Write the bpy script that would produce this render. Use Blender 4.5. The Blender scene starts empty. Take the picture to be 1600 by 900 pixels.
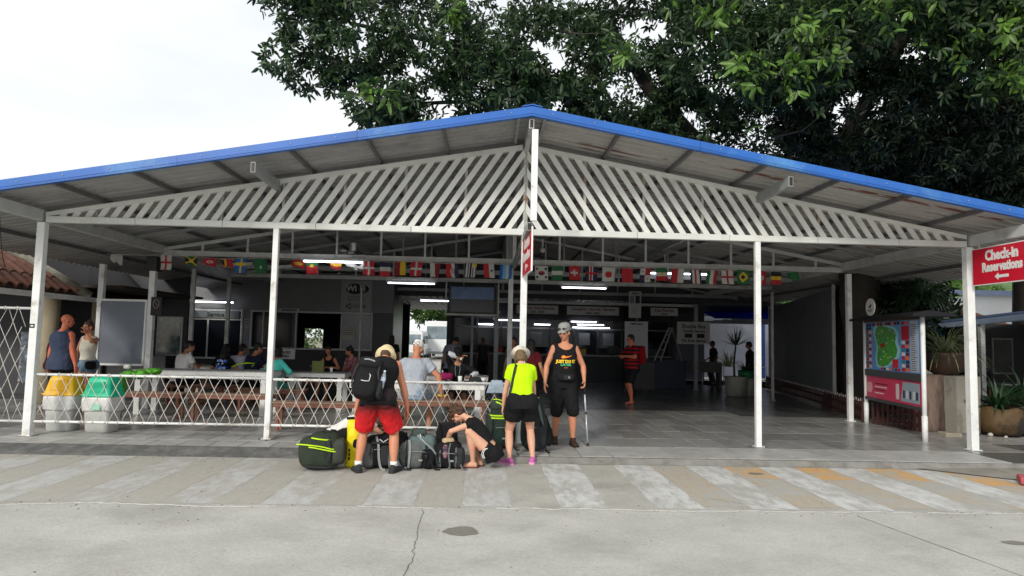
import bpy, bmesh, math, random
import numpy as np
from mathutils import Vector, Matrix, noise
from mathutils.bvhtree import BVHTree
PI = math.pi
R = math.radians
random.seed(7)
scene = bpy.context.scene
col = scene.collection
V = Vector

# ---------------------------------------------------------------- camera, sky, sun, exposure
cam_d = bpy.data.cameras.new('camera')
cam = bpy.data.objects.new('camera', cam_d)
col.objects.link(cam)
scene.camera = cam
F_PX, YAW, PITCH, ROLL = 1075.77, .0379, .0756, .0215
cam_d.sensor_width = 36
cam_d.lens = 36 * F_PX / 1600
cam_d.clip_start = .05
cam_d.clip_end = 2000
_f = V((math.sin(YAW) * math.cos(PITCH), math.cos(YAW) * math.cos(PITCH), math.sin(PITCH)))
_r = V((math.cos(YAW), -math.sin(YAW), 0))
_u = _r.cross(_f)
r2 = _r * math.cos(ROLL) + _u * math.sin(ROLL)
u2 = _u * math.cos(ROLL) - _r * math.sin(ROLL)
m = Matrix((r2, u2, -_f)).transposed().to_4x4()
m.translation = V((-.3016, -10.5537, 1.55))
cam.matrix_world = m

SUN_EL, SUN_AZ = R(28), R(208)      # azimuth measured clockwise from +Y: the sun stands behind and left of the camera
world = bpy.data.worlds.new('World')
scene.world = world
world.use_nodes = True
wn, wl = world.node_tree.nodes, world.node_tree.links
wn.clear()
w_out = wn.new('ShaderNodeOutputWorld')
w_sky = wn.new('ShaderNodeTexSky'); w_sky.sky_type = 'NISHITA'; w_sky.sun_disc = False
w_sky.sun_elevation = SUN_EL; w_sky.sun_rotation = SUN_AZ
w_b1 = wn.new('ShaderNodeBackground'); w_b1.inputs[1].default_value = .12
w_b2 = wn.new('ShaderNodeBackground'); w_b2.inputs[0].default_value = (.96, .985, 1, 1); w_b2.inputs[1].default_value = 1.0
w_mix = wn.new('ShaderNodeMixShader')
w_tc = wn.new('ShaderNodeTexCoord')
w_mp = wn.new('ShaderNodeMapping'); w_mp.inputs['Scale'].default_value = (1, 1, 2.6)
w_no = wn.new('ShaderNodeTexNoise'); w_no.inputs['Scale'].default_value = 1.9; w_no.inputs['Detail'].default_value = 5
w_cr = wn.new('ShaderNodeValToRGB')
w_cr.color_ramp.elements[0].position = .36; w_cr.color_ramp.elements[0].color = (.80, .80, .80, 1)
w_cr.color_ramp.elements[1].position = .56; w_cr.color_ramp.elements[1].color = (1, 1, 1, 1)
wl.new(w_tc.outputs['Generated'], w_mp.inputs[0]); wl.new(w_mp.outputs[0], w_no.inputs['Vector'])
wl.new(w_no.outputs['Fac'], w_cr.inputs[0]); wl.new(w_cr.outputs[0], w_mix.inputs[0])
wl.new(w_sky.outputs[0], w_b1.inputs[0]); wl.new(w_b1.outputs[0], w_mix.inputs[1])
wl.new(w_b2.outputs[0], w_mix.inputs[2]); wl.new(w_mix.outputs[0], w_out.inputs[0])

sun_d = bpy.data.lights.new('sun', 'SUN')
sun_d.energy = 2.2; sun_d.angle = R(12); sun_d.color = (1, .95, .86)
sun = bpy.data.objects.new('sun', sun_d); col.objects.link(sun)
sdir = V((math.sin(SUN_AZ) * math.cos(SUN_EL), math.cos(SUN_AZ) * math.cos(SUN_EL), math.sin(SUN_EL)))
sun.rotation_euler = sdir.to_track_quat('Z', 'Y').to_euler()
sun.location = (-10, -12, 20)

scene.view_settings.view_transform = 'Standard'
scene.view_settings.look = 'None'
scene.view_settings.exposure = .12
scene.view_settings.gamma = 1
scene.cycles.max_bounces = 8
scene.cycles.diffuse_bounces = 4

# ---------------------------------------------------------------- materials
def srgb(r, g, b):
    f = lambda c: (c / 255 / 12.92) if c <= 10 else ((c / 255 + .055) / 1.055) ** 2.4
    return (f(r), f(g), f(b))
_mats = {}
def mat(name, c, rough=.6, var=.12, scale=6, bump=0, bscale=None, metal=0, spec=.5, emit=None, rnd=0, c2=None, lo=.45, hi=.62, stretch=None, trans=0, alpha=1, sss=0, island=0, sheen=0):
    """base colour c varied by noise; c2 blends in as dirt, rust or wear of its own shape"""
    if name in _mats: return _mats[name]
    M = bpy.data.materials.new(name); M.use_nodes = True
    n, l = M.node_tree.nodes, M.node_tree.links
    b = n['Principled BSDF']
    b.inputs['Roughness'].default_value = rough
    b.inputs['Metallic'].default_value = metal
    b.inputs['Specular IOR Level'].default_value = spec
    if sheen: b.inputs['Sheen Weight'].default_value = sheen
    tc = n.new('ShaderNodeTexCoord'); mp = n.new('ShaderNodeMapping')
    if stretch: mp.inputs['Scale'].default_value = stretch
    l.new(tc.outputs['Object'], mp.inputs[0])
    src = mp.outputs[0]
    if rnd or island:
        oi = n.new('ShaderNodeObjectInfo')
        ad = n.new('ShaderNodeVectorMath'); ad.operation = 'ADD'
        sc = n.new('ShaderNodeVectorMath'); sc.operation = 'SCALE'; sc.inputs[3].default_value = 37.0
        l.new(oi.outputs['Random'], sc.inputs[0]); l.new(src, ad.inputs[0]); l.new(sc.outputs[0], ad.inputs[1]); src = ad.outputs[0]
    no = n.new('ShaderNodeTexNoise'); no.inputs['Scale'].default_value = scale; no.inputs['Detail'].default_value = 6; no.inputs['Roughness'].default_value = .6
    l.new(src, no.inputs['Vector'])
    mr = n.new('ShaderNodeMapRange'); mr.inputs[1].default_value = .3; mr.inputs[2].default_value = .7
    mr.inputs[3].default_value = 1 - var; mr.inputs[4].default_value = 1 + var
    l.new(no.outputs['Fac'], mr.inputs[0])
    mx = n.new('ShaderNodeVectorMath'); mx.operation = 'SCALE'
    colsock = None
    if c2 is not None:
        n2 = n.new('ShaderNodeTexNoise'); n2.inputs['Scale'].default_value = scale * .55; n2.inputs['Detail'].default_value = 8; n2.inputs['Roughness'].default_value = .68
        l.new(src, n2.inputs['Vector'])
        cr = n.new('ShaderNodeMapRange'); cr.inputs[1].default_value = lo; cr.inputs[2].default_value = hi
        l.new(n2.outputs['Fac'], cr.inputs[0])
        mc = n.new('ShaderNodeMix'); mc.data_type = 'RGBA'
        mc.inputs[6].default_value = (*c, 1); mc.inputs[7].default_value = (*c2, 1)
        l.new(cr.outputs[0], mc.inputs[0]); l.new(mc.outputs[2], mx.inputs[0])
    else:
        mx.inputs[0].default_value = c
    if rnd or island:
        k = n.new('ShaderNodeMapRange'); k.inputs[3].default_value = 1 - (rnd or island); k.inputs[4].default_value = 1 + (rnd or island)
        if island:
            ge = n.new('ShaderNodeNewGeometry'); l.new(ge.outputs['Random Per Island'], k.inputs[0])
        else: l.new(oi.outputs['Random'], k.inputs[0])
        mu = n.new('ShaderNodeMath'); mu.operation = 'MULTIPLY'
        l.new(mr.outputs[0], mu.inputs[0]); l.new(k.outputs[0], mu.inputs[1]); l.new(mu.outputs[0], mx.inputs[3])
    else: l.new(mr.outputs[0], mx.inputs[3])
    l.new(mx.outputs[0], b.inputs['Base Color'])
    if bump:
        nb = n.new('ShaderNodeTexNoise'); nb.inputs['Scale'].default_value = bscale or scale * 4; nb.inputs['Detail'].default_value = 5
        l.new(src, nb.inputs['Vector'])
        bp = n.new('ShaderNodeBump'); bp.inputs['Strength'].default_value = bump; bp.inputs['Distance'].default_value = .02
        l.new(nb.outputs['Fac'], bp.inputs['Height']); l.new(bp.outputs[0], b.inputs['Normal'])
    if emit:
        b.inputs['Emission Color'].default_value = (*c, 1); b.inputs['Emission Strength'].default_value = emit
    if trans:
        b.inputs['Transmission Weight'].default_value = trans
    if alpha < 1: b.inputs['Alpha'].default_value = alpha
    if sss:
        b.inputs['Subsurface Weight'].default_value = sss; b.inputs['Subsurface Radius'].default_value = (.02, .008, .004); b.inputs['Subsurface Scale'].default_value = .5
    _mats[name] = M
    return M
def fab(name, r, g, b, **k):
    k.setdefault('rough', .85); k.setdefault('spec', .25); k.setdefault('bump', .5); k.setdefault('bscale', 28); k.setdefault('var', .1); k.setdefault('scale', 9)
    return mat('fabric ' + name, srgb(r, g, b), **k)
def flat(name, r, g, b, rough=.7, **k):
    k.setdefault('var', .04)
    return mat('print ' + name, srgb(r, g, b), rough=rough, **k)

WHITE_METAL = mat('white painted steel', (.76, .77, .76), .45, .1, 5, c2=(.46, .40, .33), lo=.56, hi=.68)
DULL_METAL = mat('grey white truss paint', (.5, .51, .5), .55, .15, 4, c2=(.3, .27, .23), lo=.55, hi=.72)
RUST_METAL = mat('rusty white paint', (.42, .41, .38), .7, .2, 6, c2=(.26, .13, .07), lo=.5, hi=.6)
SLAT_PAINT = mat('cream slat paint', (.66, .67, .64), .5, .08, 3, c2=(.4, .37, .31), lo=.6, hi=.8, rnd=.06)
STEEL_GREY = mat('galvanised grey steel', (.27, .28, .28), .5, .15, 5)
PURLIN = mat('dull dark purlin steel', (.12, .12, .125), .6, .15, 5, c2=(.12, .07, .05), lo=.55, hi=.7)
DARK_STEEL = mat('dark steel', (.06, .062, .066), .5, .15, 5)
SHEET_UNDER = mat('zinc roof sheet underside', (.33, .33, .328), .45, .14, 2.2, c2=(.20, .195, .19), lo=.5, hi=.7)
SHEET_RUST = mat('rusting roof sheet underside', (.40, .39, .375), .5, .16, 2.2, c2=(.15, .045, .025), lo=.575, hi=.62, stretch=(.45, 3.8, 1))
BLUE_FASCIA = mat('blue enamel fascia', (.014, .115, .44), .4, .14, 1.6, c2=(.07, .22, .48), lo=.55, hi=.72)
BLUE_ROOF = mat('blue roof sheet', (.03, .12, .42), .4, .15, 1)
GLASS_DARK = mat('dark window glass', (.010, .013, .018), .12, .1, 2, spec=.3)
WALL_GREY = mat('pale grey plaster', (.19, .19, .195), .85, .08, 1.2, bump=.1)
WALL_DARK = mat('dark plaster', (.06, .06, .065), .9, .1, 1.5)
WALL_WHITE = mat('white plaster wall', (.72, .73, .74), .8, .06, 1)
BLACK = mat('black plastic', (.012, .012, .013), .45, .1, 8)
RUBBER = mat('dark rubber', (.02, .02, .02), .8, .1, 8)
LAMP = mat('lit fluorescent tube', (.86, .90, 1), .4, 0, 5, emit=7)
ROPE = mat('off white nylon rope', (.60, .57, .52), .85, .1, 30, bump=.3)
TABLE_WHITE = mat('chipped white table steel', (.74, .74, .72), .5, .1, 5, c2=(.35, .32, .3), lo=.6, hi=.7)
TABLE_TOP = mat('grey laminate tabletop', (.38, .39, .39), .4, .1, 4)
BENCH_WOOD = mat('red brown bench wood', (.20, .075, .045), .6, .18, 8, stretch=(.4, 3, 3), c2=(.28, .17, .12), lo=.55, hi=.75)
BENCH_TOP = mat('worn bench plank', (.24, .15, .105), .6, .18, 8, stretch=(.4, 3, 3))

# ---------------------------------------------------------------- mesh helpers
def wloc(o):
    p = V((0, 0, 0))
    while o is not None:
        p = p + V(o.location); o = o.parent
    return p
def tag(o, label=None, cat=None, group=None, kind=None):
    if label: o['label'] = label
    if cat: o['category'] = cat
    if group: o['group'] = group
    if kind: o['kind'] = kind
    return o
def thing(name, loc, label, cat, group=None, rz=0):
    o = bpy.data.objects.new(name, None); col.objects.link(o)
    o.location = loc; o.rotation_euler = (0, 0, rz); o.empty_display_size = .2
    return tag(o, label, cat, group)
class MB:
    def __init__(s): s.v = []; s.f = []; s.mi = []; s.cur = 0
    def add(s, vs, fs):
        k = len(s.v); s.v += [tuple(p) for p in vs]; s.f += [tuple(i + k for i in f) for f in fs]; s.mi += [s.cur] * len(fs); return s
    def box(s, x0, x1, y0, y1, z0, z1):
        return s.add([(x0, y0, z0), (x1, y0, z0), (x1, y1, z0), (x0, y1, z0), (x0, y0, z1), (x1, y0, z1), (x1, y1, z1), (x0, y1, z1)],
                     [(0, 3, 2, 1), (4, 5, 6, 7), (0, 1, 5, 4), (1, 2, 6, 5), (2, 3, 7, 6), (3, 0, 4, 7)])
    def bar(s, p, q, w, h, up=(0, 0, 1)):
        p, q = V(p), V(q); d = (q - p).normalized(); a = d.cross(V(up))
        if a.length < 1e-4: a = d.cross(V((0, 1, 0)))
        a.normalize(); b = a.cross(d); a *= w / 2; b *= h / 2
        return s.add([p - a - b, p + a - b, p + a + b, p - a + b, q - a - b, q + a - b, q + a + b, q - a + b],
                     [(0, 3, 2, 1), (4, 5, 6, 7), (0, 1, 5, 4), (1, 2, 6, 5), (2, 3, 7, 6), (3, 0, 4, 7)])
    def rings(s, rs, cap=True):
        n = len(rs[0]); vs = [p for r in rs for p in r]; fs = []
        for i in range(len(rs) - 1):
            for j in range(n):
                a, b = i * n + j, i * n + (j + 1) % n
                fs.append((a, b, b + n, a + n))
        if cap: fs.append(tuple(reversed(range(n)))); fs.append(tuple(range((len(rs) - 1) * n, len(rs) * n)))
        return s.add(vs, fs)
    def tube(s, pts, rad, n=8, cap=True):
        pts = [V(p) for p in pts]
        if not hasattr(rad, '__len__'): rad = [rad] * len(pts)
        rs = []; up = None
        for i, p in enumerate(pts):
            t = (pts[min(i + 1, len(pts) - 1)] - pts[max(i - 1, 0)])
            if t.length < 1e-7: t = V((0, 0, 1))
            t.normalize()
            if up is None:
                up = V((0, 0, 1)) if abs(t.z) < .9 else V((0, 1, 0))
            a = t.cross(up)
            if a.length < 1e-5: a = t.cross(V((1, 0, 0)))
            a.normalize(); up = a.cross(t).normalized()
            rs.append([p + (a * math.cos(2 * PI * j / n) + up * math.sin(2 * PI * j / n)) * rad[i] for j in range(n)])
        return s.rings(rs, cap)
    def lathe(s, prof, c=(0, 0, 0), n=20, cap=True):
        return s.rings([[(c[0] + r * math.cos(2 * PI * j / n), c[1] + r * math.sin(2 * PI * j / n), c[2] + z) for j in range(n)] for r, z in prof], cap)
    def ell(s, c, r, M=None, n=14, k=9):
        c = V(c); rs = []
        for i in range(k + 1):
            th = PI * (.02 + .96 * i / k)
            ring = []
            for j in range(n):
                ph = 2 * PI * j / n
                p = V((r[0] * math.sin(th) * math.cos(ph), r[1] * math.sin(th) * math.sin(ph), -r[2] * math.cos(th)))
                ring.append(c + (M @ p if M is not None else p))
            rs.append(ring)
        return s.rings(rs)
    def ribbon(s, pts, w, t, nrm):
        pts = [V(p) for p in pts]; N = V(nrm).normalized(); rs = []
        for i, p in enumerate(pts):
            d = (pts[min(i + 1, len(pts) - 1)] - pts[max(i - 1, 0)]).normalized(); a = d.cross(N)
            if a.length < 1e-4: a = d.cross(V((0, 0, 1)))
            a.normalize(); b = a.cross(d)
            rs.append([p - a * w / 2 - b * t / 2, p + a * w / 2 - b * t / 2, p + a * w / 2 + b * t / 2, p - a * w / 2 + b * t / 2])
        return s.rings(rs)
    def prism(s, poly, ax, a0, a1):
        """poly: 2-D outline; ax: axis it is extruded along"""
        def P(u, v, w): return (w, u, v) if ax == 'x' else ((u, w, v) if ax == 'y' else (u, v, w))
        n = len(poly)
        vs = [P(u, v, a0) for u, v in poly] + [P(u, v, a1) for u, v in poly]
        return s.add(vs, [tuple(range(n)), tuple(reversed(range(n, 2 * n)))] + [(i, (i + 1) % n, n + (i + 1) % n, n + i) for i in range(n)])
    def mesh(s, name, off=(0, 0, 0), mats=(), smooth=False, fix=True):
        me = bpy.data.meshes.new(name)
        me.from_pydata([(a - off[0], b - off[1], c - off[2]) for a, b, c in s.v], [], s.f)
        for mm in mats: me.materials.append(mm)
        if any(s.mi): me.polygons.foreach_set('material_index', s.mi)
        if fix:
            bm = bmesh.new(); bm.from_mesh(me); bmesh.ops.recalc_face_normals(bm, faces=bm.faces); bm.to_mesh(me); bm.free()
        if smooth: me.polygons.foreach_set('use_smooth', [True] * len(me.polygons))
        me.update()
        return me
    def build(s, name, m, parent=None, smooth=False, bevel=0, local=False):
        ms = m if isinstance(m, (list, tuple)) else [m]
        off = (0, 0, 0) if (local or parent is None) else wloc(parent)
        me = s.mesh(name, off, ms, smooth)
        o = bpy.data.objects.new(name, me); col.objects.link(o); o.parent = parent
        if bevel:
            b = o.modifiers.new('bevel', 'BEVEL'); b.width = bevel; b.segments = 2; b.limit_method = 'ANGLE'
        return o
def inst(name, me, parent, loc, rot=None, off=None):
    o = bpy.data.objects.new(name, me); col.objects.link(o); o.parent = parent
    o.location = V(loc) - (wloc(parent) if parent is not None else V((0, 0, 0)))
    if rot is not None: o.rotation_euler = rot
    return o
def structure(o): o['kind'] = 'structure'; return o
def text_mesh(txt, size, align='CENTER', bold=.0, ext=.0, res=2, sx=1):
    cu = bpy.data.curves.new('text', 'FONT'); cu.body = txt; cu.size = size; cu.align_x = align; cu.align_y = 'CENTER'
    cu.offset = bold; cu.extrude = ext; cu.resolution_u = res; cu.space_line = .9
    t = bpy.data.objects.new('text', cu); col.objects.link(t)
    dg = bpy.context.evaluated_depsgraph_get()
    me = bpy.data.meshes.new_from_object(t.evaluated_get(dg))
    bpy.data.objects.remove(t); bpy.data.curves.remove(cu)
    if sx != 1:
        for v in me.vertices: v.co.x *= sx
    return me
def text(name, txt, size, M, m, parent, bold=.0, sx=1, align='CENTER'):
    me = text_mesh(txt, size, align, bold, .0015, sx=sx)
    me.transform(M); me.transform(Matrix.Translation(-wloc(parent)))
    me.materials.clear(); me.materials.append(m)
    o = bpy.data.objects.new(name, me); col.objects.link(o); o.parent = parent
    return o
def frame(o, x, y):
    """matrix with local x,y along world x,y vectors at origin o"""
    x, y = V(x).normalized(), V(y).normalized(); z = x.cross(y)
    M = Matrix((x, y, z)).transposed().to_4x4(); M.translation = V(o); return M

# ================================================================ GROUND
def concrete_mat(name, base, dark, light, scl=1.0, streak=0):
    M = mat(name, base, .85, .12, 1.4 * scl, c2=dark, lo=.50, hi=.72, bump=.25, bscale=22)
    n, l = M.node_tree.nodes, M.node_tree.links
    b = n['Principled BSDF']; src = b.inputs['Base Color'].links[0].from_socket
    tc = [x for x in n if x.type == 'TEX_COORD'][0]
    # fine grain and pale scuffs
    g = n.new('ShaderNodeTexNoise'); g.inputs['Scale'].default_value = 55; g.inputs['Detail'].default_value = 3
    l.new(tc.outputs['Object'], g.inputs['Vector'])
    gm = n.new('ShaderNodeMapRange'); gm.inputs[1].default_value = .25; gm.inputs[2].default_value = .75; gm.inputs[3].default_value = .86; gm.inputs[4].default_value = 1.14
    l.new(g.outputs['Fac'], gm.inputs[0])
    mu = n.new('ShaderNodeVectorMath'); mu.operation = 'SCALE'; l.new(src, mu.inputs[0]); l.new(gm.outputs[0], mu.inputs[3])
    mp = n.new('ShaderNodeMapping'); mp.inputs['Scale'].default_value = (2.2, .5, 1) if streak else (.7, 1.3, 1)
    l.new(tc.outputs['Object'], mp.inputs[0])
    s = n.new('ShaderNodeTexNoise'); s.inputs['Scale'].default_value = 2.5; s.inputs['Detail'].default_value = 9; s.inputs['Roughness'].default_value = .72
    l.new(mp.outputs[0], s.inputs['Vector'])
    sm = n.new('ShaderNodeMapRange'); sm.inputs[1].default_value = .56; sm.inputs[2].default_value = .72; sm.inputs[4].default_value = .7
    l.new(s.outputs['Fac'], sm.inputs[0])
    mx = n.new('ShaderNodeMix'); mx.data_type = 'RGBA'; mx.inputs[7].default_value = (*light, 1)
    l.new(sm.outputs[0], mx.inputs[0]); l.new(mu.outputs[0], mx.inputs[6]); l.new(mx.outputs[2], b.inputs['Base Color'])
    return M
ROAD = concrete_mat('pale road concrete', (.43, .42, .385), (.33, .32, .29), (.48, .47, .44))
APRON = concrete_mat('scuffed apron concrete', (.385, .37, .33), (.29, .28, .245), (.48, .47, .44), 1.3, 1)
DIRT = mat('packed dirt', (.22, .20, .16), .95, .2, 2, bump=.3)
ASPHALT = mat('patched dark asphalt', (.105, .105, .10), .9, .2, 9, c2=(.17, .17, .165), bump=.6, bscale=70)
def paint_mat(name, c, under, lo, hi):
    M = mat(name, c, .8, .07, 10, c2=under, lo=lo - .03, hi=hi - .01, bump=.2, bscale=30, stretch=(1.5, .55, 1))
    n, l = M.node_tree.nodes, M.node_tree.links     # broad bare patches where wheels have worn the paint away
    mc = [x for x in n if x.type == 'MIX'][0]; f = mc.inputs[0].links[0].from_socket; tc = [x for x in n if x.type == 'TEX_COORD'][0]
    b2 = n.new('ShaderNodeTexNoise'); b2.inputs['Scale'].default_value = 1.1; b2.inputs['Detail'].default_value = 3; l.new(tc.outputs['Object'], b2.inputs['Vector'])
    r2_ = n.new('ShaderNodeMapRange'); r2_.inputs[1].default_value = .42; r2_.inputs[2].default_value = .68; r2_.inputs[3].default_value = -.25; r2_.inputs[4].default_value = .75
    l.new(b2.outputs['Fac'], r2_.inputs[0]); ad = n.new('ShaderNodeMath'); ad.operation = 'ADD'; ad.use_clamp = True; l.new(f, ad.inputs[0]); l.new(r2_.outputs[0], ad.inputs[1]); l.new(ad.outputs[0], mc.inputs[0])
    return M
PAINT_W = paint_mat('worn white road paint', (.55, .55, .535), (.38, .37, .34), .46, .64)
PAINT_W2 = paint_mat('faded white road paint', (.47, .47, .455), (.385, .37, .335), .44, .60)
PAINT_Y = paint_mat('worn ochre road paint', (.56, .33, .13), (.40, .35, .28), .46, .68)
PAINT_Y2 = paint_mat('nearly gone ochre paint', (.41, .345, .26), (.38, .37, .335), .42, .60)
PAINT_Y3 = paint_mat('ghost of ochre paint', (.39, .365, .315), (.385, .37, .33), .42, .62)
STAIN = mat('damp stain', (.20, .19, .165), .6, .1, 8)
CRACK = mat('crack dirt', (.15, .14, .125), .95, .2, 20)  # dark dirt colour for cracks, joints and the seam bed

def ground_sheet():
    mb = MB(); mb.add([(-400, -60, -.35), (400, -60, -.35), (400, 900, -.35), (-400, 900, -.35)], [(0, 1, 2, 3)])
    structure(mb.build('ground', DIRT))
ground_sheet()
random.seed(3)
# ragged seam between road slab and apron
seam = []
x = -26.0
while x < 26:
    seam.append((x, -3.74 + .02 * x * .3 + .09 * noise.noise(V((x * .9, 3, 0))) + .05 * noise.noise(V((x * 3.5, 1, 0))) + .03 * noise.noise(V((x * 11, 6, 0))))); x += .05
mb = MB(); n = len(seam)
mb.add([(a, b, -.08) for a, b in seam] + [(a, b, -.2) for a, b in seam] + [(a, -40, -.08) for a, b in seam],
       [(i, i + 1, 2 * n + i + 1, 2 * n + i) for i in range(n - 1)] + [(i, i + 1, n + i + 1, n + i) for i in range(n - 1)])
structure(mb.build('road', ROAD))
seam2 = [(a, b + .012 + .05 * abs(noise.noise(V((a * 2.2, 9, 0))))) for a, b in seam]
mb = MB()
mb.add([(a, b, -.084) for a, b in seam2] + [(a, b, -.2) for a, b in seam2] + [(a, -.55, -.084) for a, b in seam2],
       [(i, i + 1, 2 * n + i + 1, 2 * n + i) for i in range(n - 1)] + [(i, i + 1, n + i + 1, n + i) for i in range(n - 1)])
structure(mb.build('pavement', APRON))
mb = MB(); mb.add([(-26, -4.4, -.19), (30, -4.4, -.19), (30, -3, -.19), (-26, -3, -.19)], [(0, 1, 2, 3)])
structure(mb.build('seam_bed', CRACK))
# pale crumbling mortar lip and broken flakes along the seam
mb = MB()
for i in range(1, n - 1):
    a, b = seam[i]
    if noise.noise(V((a * .8, 20, 0))) > -.15:
        w = .02 + .13 * abs(noise.noise(V((a * 3, 5, 0)))) * abs(noise.noise(V((a * .7, 15, 0)))) * 2
        mb.add([(a, b - w, -.078), (seam[i + 1][0], seam[i + 1][1] - w * .8, -.078), (seam[i + 1][0], seam[i + 1][1] - .004, -.072), (a, b - .004, -.072)], [(0, 1, 2, 3)])
structure(mb.build('mortar_lip', mat('pale broken mortar', (.47, .465, .44), .9, .2, 12, bump=.5)))
# crosswalk stripes on the apron
CW = thing('crosswalk', (0, -2.4, -.08), 'worn crosswalk of faded white and ochre stripes along the pavilion front', 'crosswalk')
k = 0
xs = -9.1 + .47
i = -20
while True:
    x0 = .48 + i * .97
    if x0 > 11: break
    front = -3.70 + .02 * x0 * .3; back = -1.12 if x0 < 5 else -1.25 - .28 * (x0 - 5)
    if x0 > 8: back = -2.15
    j = lambda s: .012 * noise.noise(V((x0 * 3, s, 0)))
    def strip(a, b, m, z, f=front + .05, bk=back):
        ys = np.linspace(f, bk, 14); q = MB()
        vs = []
        for t, y in enumerate(ys):
            vs += [(a + .02 * noise.noise(V((a * 5, y * 4, 0))), y, z), (b + .02 * noise.noise(V((b * 5, y * 4, 7))), y, z)]
        q.add(vs, [(2 * t, 2 * t + 1, 2 * t + 3, 2 * t + 2) for t in range(13)]); q.build('stripe', m, CW)
    if x0 > -8.5:
        strip(x0, x0 + .49, PAINT_W if x0 > 0 else PAINT_W2, -.0825)
        if x0 > .9:
            mid = back - (.5 if x0 < 2 else .95)
            strip(x0 + .50, x0 + .96, PAINT_Y if x0 > 1.8 else PAINT_Y2, -.0825, f=mid); strip(x0 + .50, x0 + .96, PAINT_Y2, -.0826, f=front + .15, bk=mid + .02)
        elif x0 < -1: strip(x0 + .52, x0 + .96, PAINT_Y3, -.0826)
    i += 1
# asphalt strip, stains, crack and joint
def blob(name, cx, cy, rx, ry, z, m, seed, n=26, amp=.3):
    mb = MB(); pts = []
    for k in range(n):
        a = 2 * PI * k / n; rr = 1 + amp * noise.noise(V((math.cos(a) * 1.6 + seed, math.sin(a) * 1.6, seed)))
        pts.append((cx + rx * rr * math.cos(a), cy + ry * rr * math.sin(a), z))
    mb.add(pts, [tuple(range(n))]); return structure(mb.build(name, m))
blob('water_stain', -.46, -4.55, .15, .13, -.0765, STAIN, 1)
blob('water_stain', -4.35, -4.93, .1, .08, -.0765, STAIN, 4)
blob('water_stain', 4.25, -4.72, .11, .06, -.0765, STAIN, 7)
blob('water_stain', 3.2, -1.75, .09, .06, -.0785 + .002, STAIN, 9)
def line(name, pts, w, z, m):
    mb = MB(); vs = []
    for i, (a, b) in enumerate(pts):
        p, q = pts[max(i - 1, 0)], pts[min(i + 1, len(pts) - 1)]
        d = V((q[0] - p[0], q[1] - p[1], 0)).normalized(); c = V((-d.y, d.x, 0)) * w * (.4 + .9 * abs(noise.noise(V((a * 5, b * 5, 2)))))
        vs += [(a - c.x, b - c.y, z), (a + c.x, b + c.y, z)]
    mb.add(vs, [(2 * i, 2 * i + 1, 2 * i + 3, 2 * i + 2) for i in range(len(pts) - 1)]); return structure(mb.build(name, m))
pts = [(-.86 + .05 * noise.noise(V((0, t * .12, 4))) + .03 * noise.noise(V((0, t * .6, 9))) + .05 * math.sin(t * .05), -3.82 - t * .05) for t in range(88)]
line('crack', pts, .006, -.0775, CRACK)
line('joint', [(3.35 + .0 * t - .0 * t + .018 * t, -3.86 - t * .105) for t in range(30)], .007, -.0775, CRACK)
blob('drain_cover', 2.95, -6.42, .16, .05, -.0765, mat('dull iron', (.22, .22, .21), .6, .1, 9), 14)
rr_ = random.Random(12); gm = MB()      # grit and leaf litter gathered along the seam and the kerb
for k in range(520):
    if k % 3 == 0: x, y, z = rr_.uniform(-8, 9), rr_.uniform(-1.5, -1.18), -.0805
    elif k % 3 == 1: x = rr_.uniform(-6, 7); y, z = -3.78 + .006 * x + rr_.gauss(0, .09), -.079
    else: x, y, z = rr_.uniform(-6, 7), rr_.uniform(-7, -1.5), -.0795
    r_ = rr_.uniform(.003, .011); a = rr_.uniform(0, 6.28); pts_ = [(x + r_ * math.cos(a + t) * rr_.uniform(.6, 1.4), y + r_ * math.sin(a + t) * rr_.uniform(.6, 1.4), z) for t in (0, 1.5, 3.1, 4.6)]
    gm.add(pts_ + [(x, y, z + r_ * .7)], [(0, 1, 4), (1, 2, 4), (2, 3, 4), (3, 0, 4)])
o = gm.build('grit', mat('grit and dry leaf litter', (.16, .13, .10), .9, .5, 3)); tag(o, 'fine grit and dry leaf crumbs scattered over the pavement', 'grit', kind='stuff')
line('crack', [(2.1 + .09 * t + .05 * noise.noise(V((t * .7, 1, 0))), -3.2 - .055 * t + .05 * noise.noise(V((t * .9, 5, 0)))) for t in range(9)], .005, -.0808, CRACK)
line('crack', [(5.0 + .1 * t + .05 * noise.noise(V((t * .7, 8, 0))), -3.66 - .02 * t + .04 * noise.noise(V((t * .9, 3, 0)))) for t in range(14)], .006, -.0775, CRACK)
def apron_strip(x0, x1, y0f, y1f, name, m, z, step=.15):
    mb = MB(); vs = []; x = x0; c = 0
    while x <= x1 + 1e-6:
        vs += [(x, y0f(x), z), (x, y1f(x), z)]; x += step; c += 1
    mb.add(vs, [(2 * i, 2 * i + 1, 2 * i + 3, 2 * i + 2) for i in range(c - 1)]); return structure(mb.build(name, m))
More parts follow.
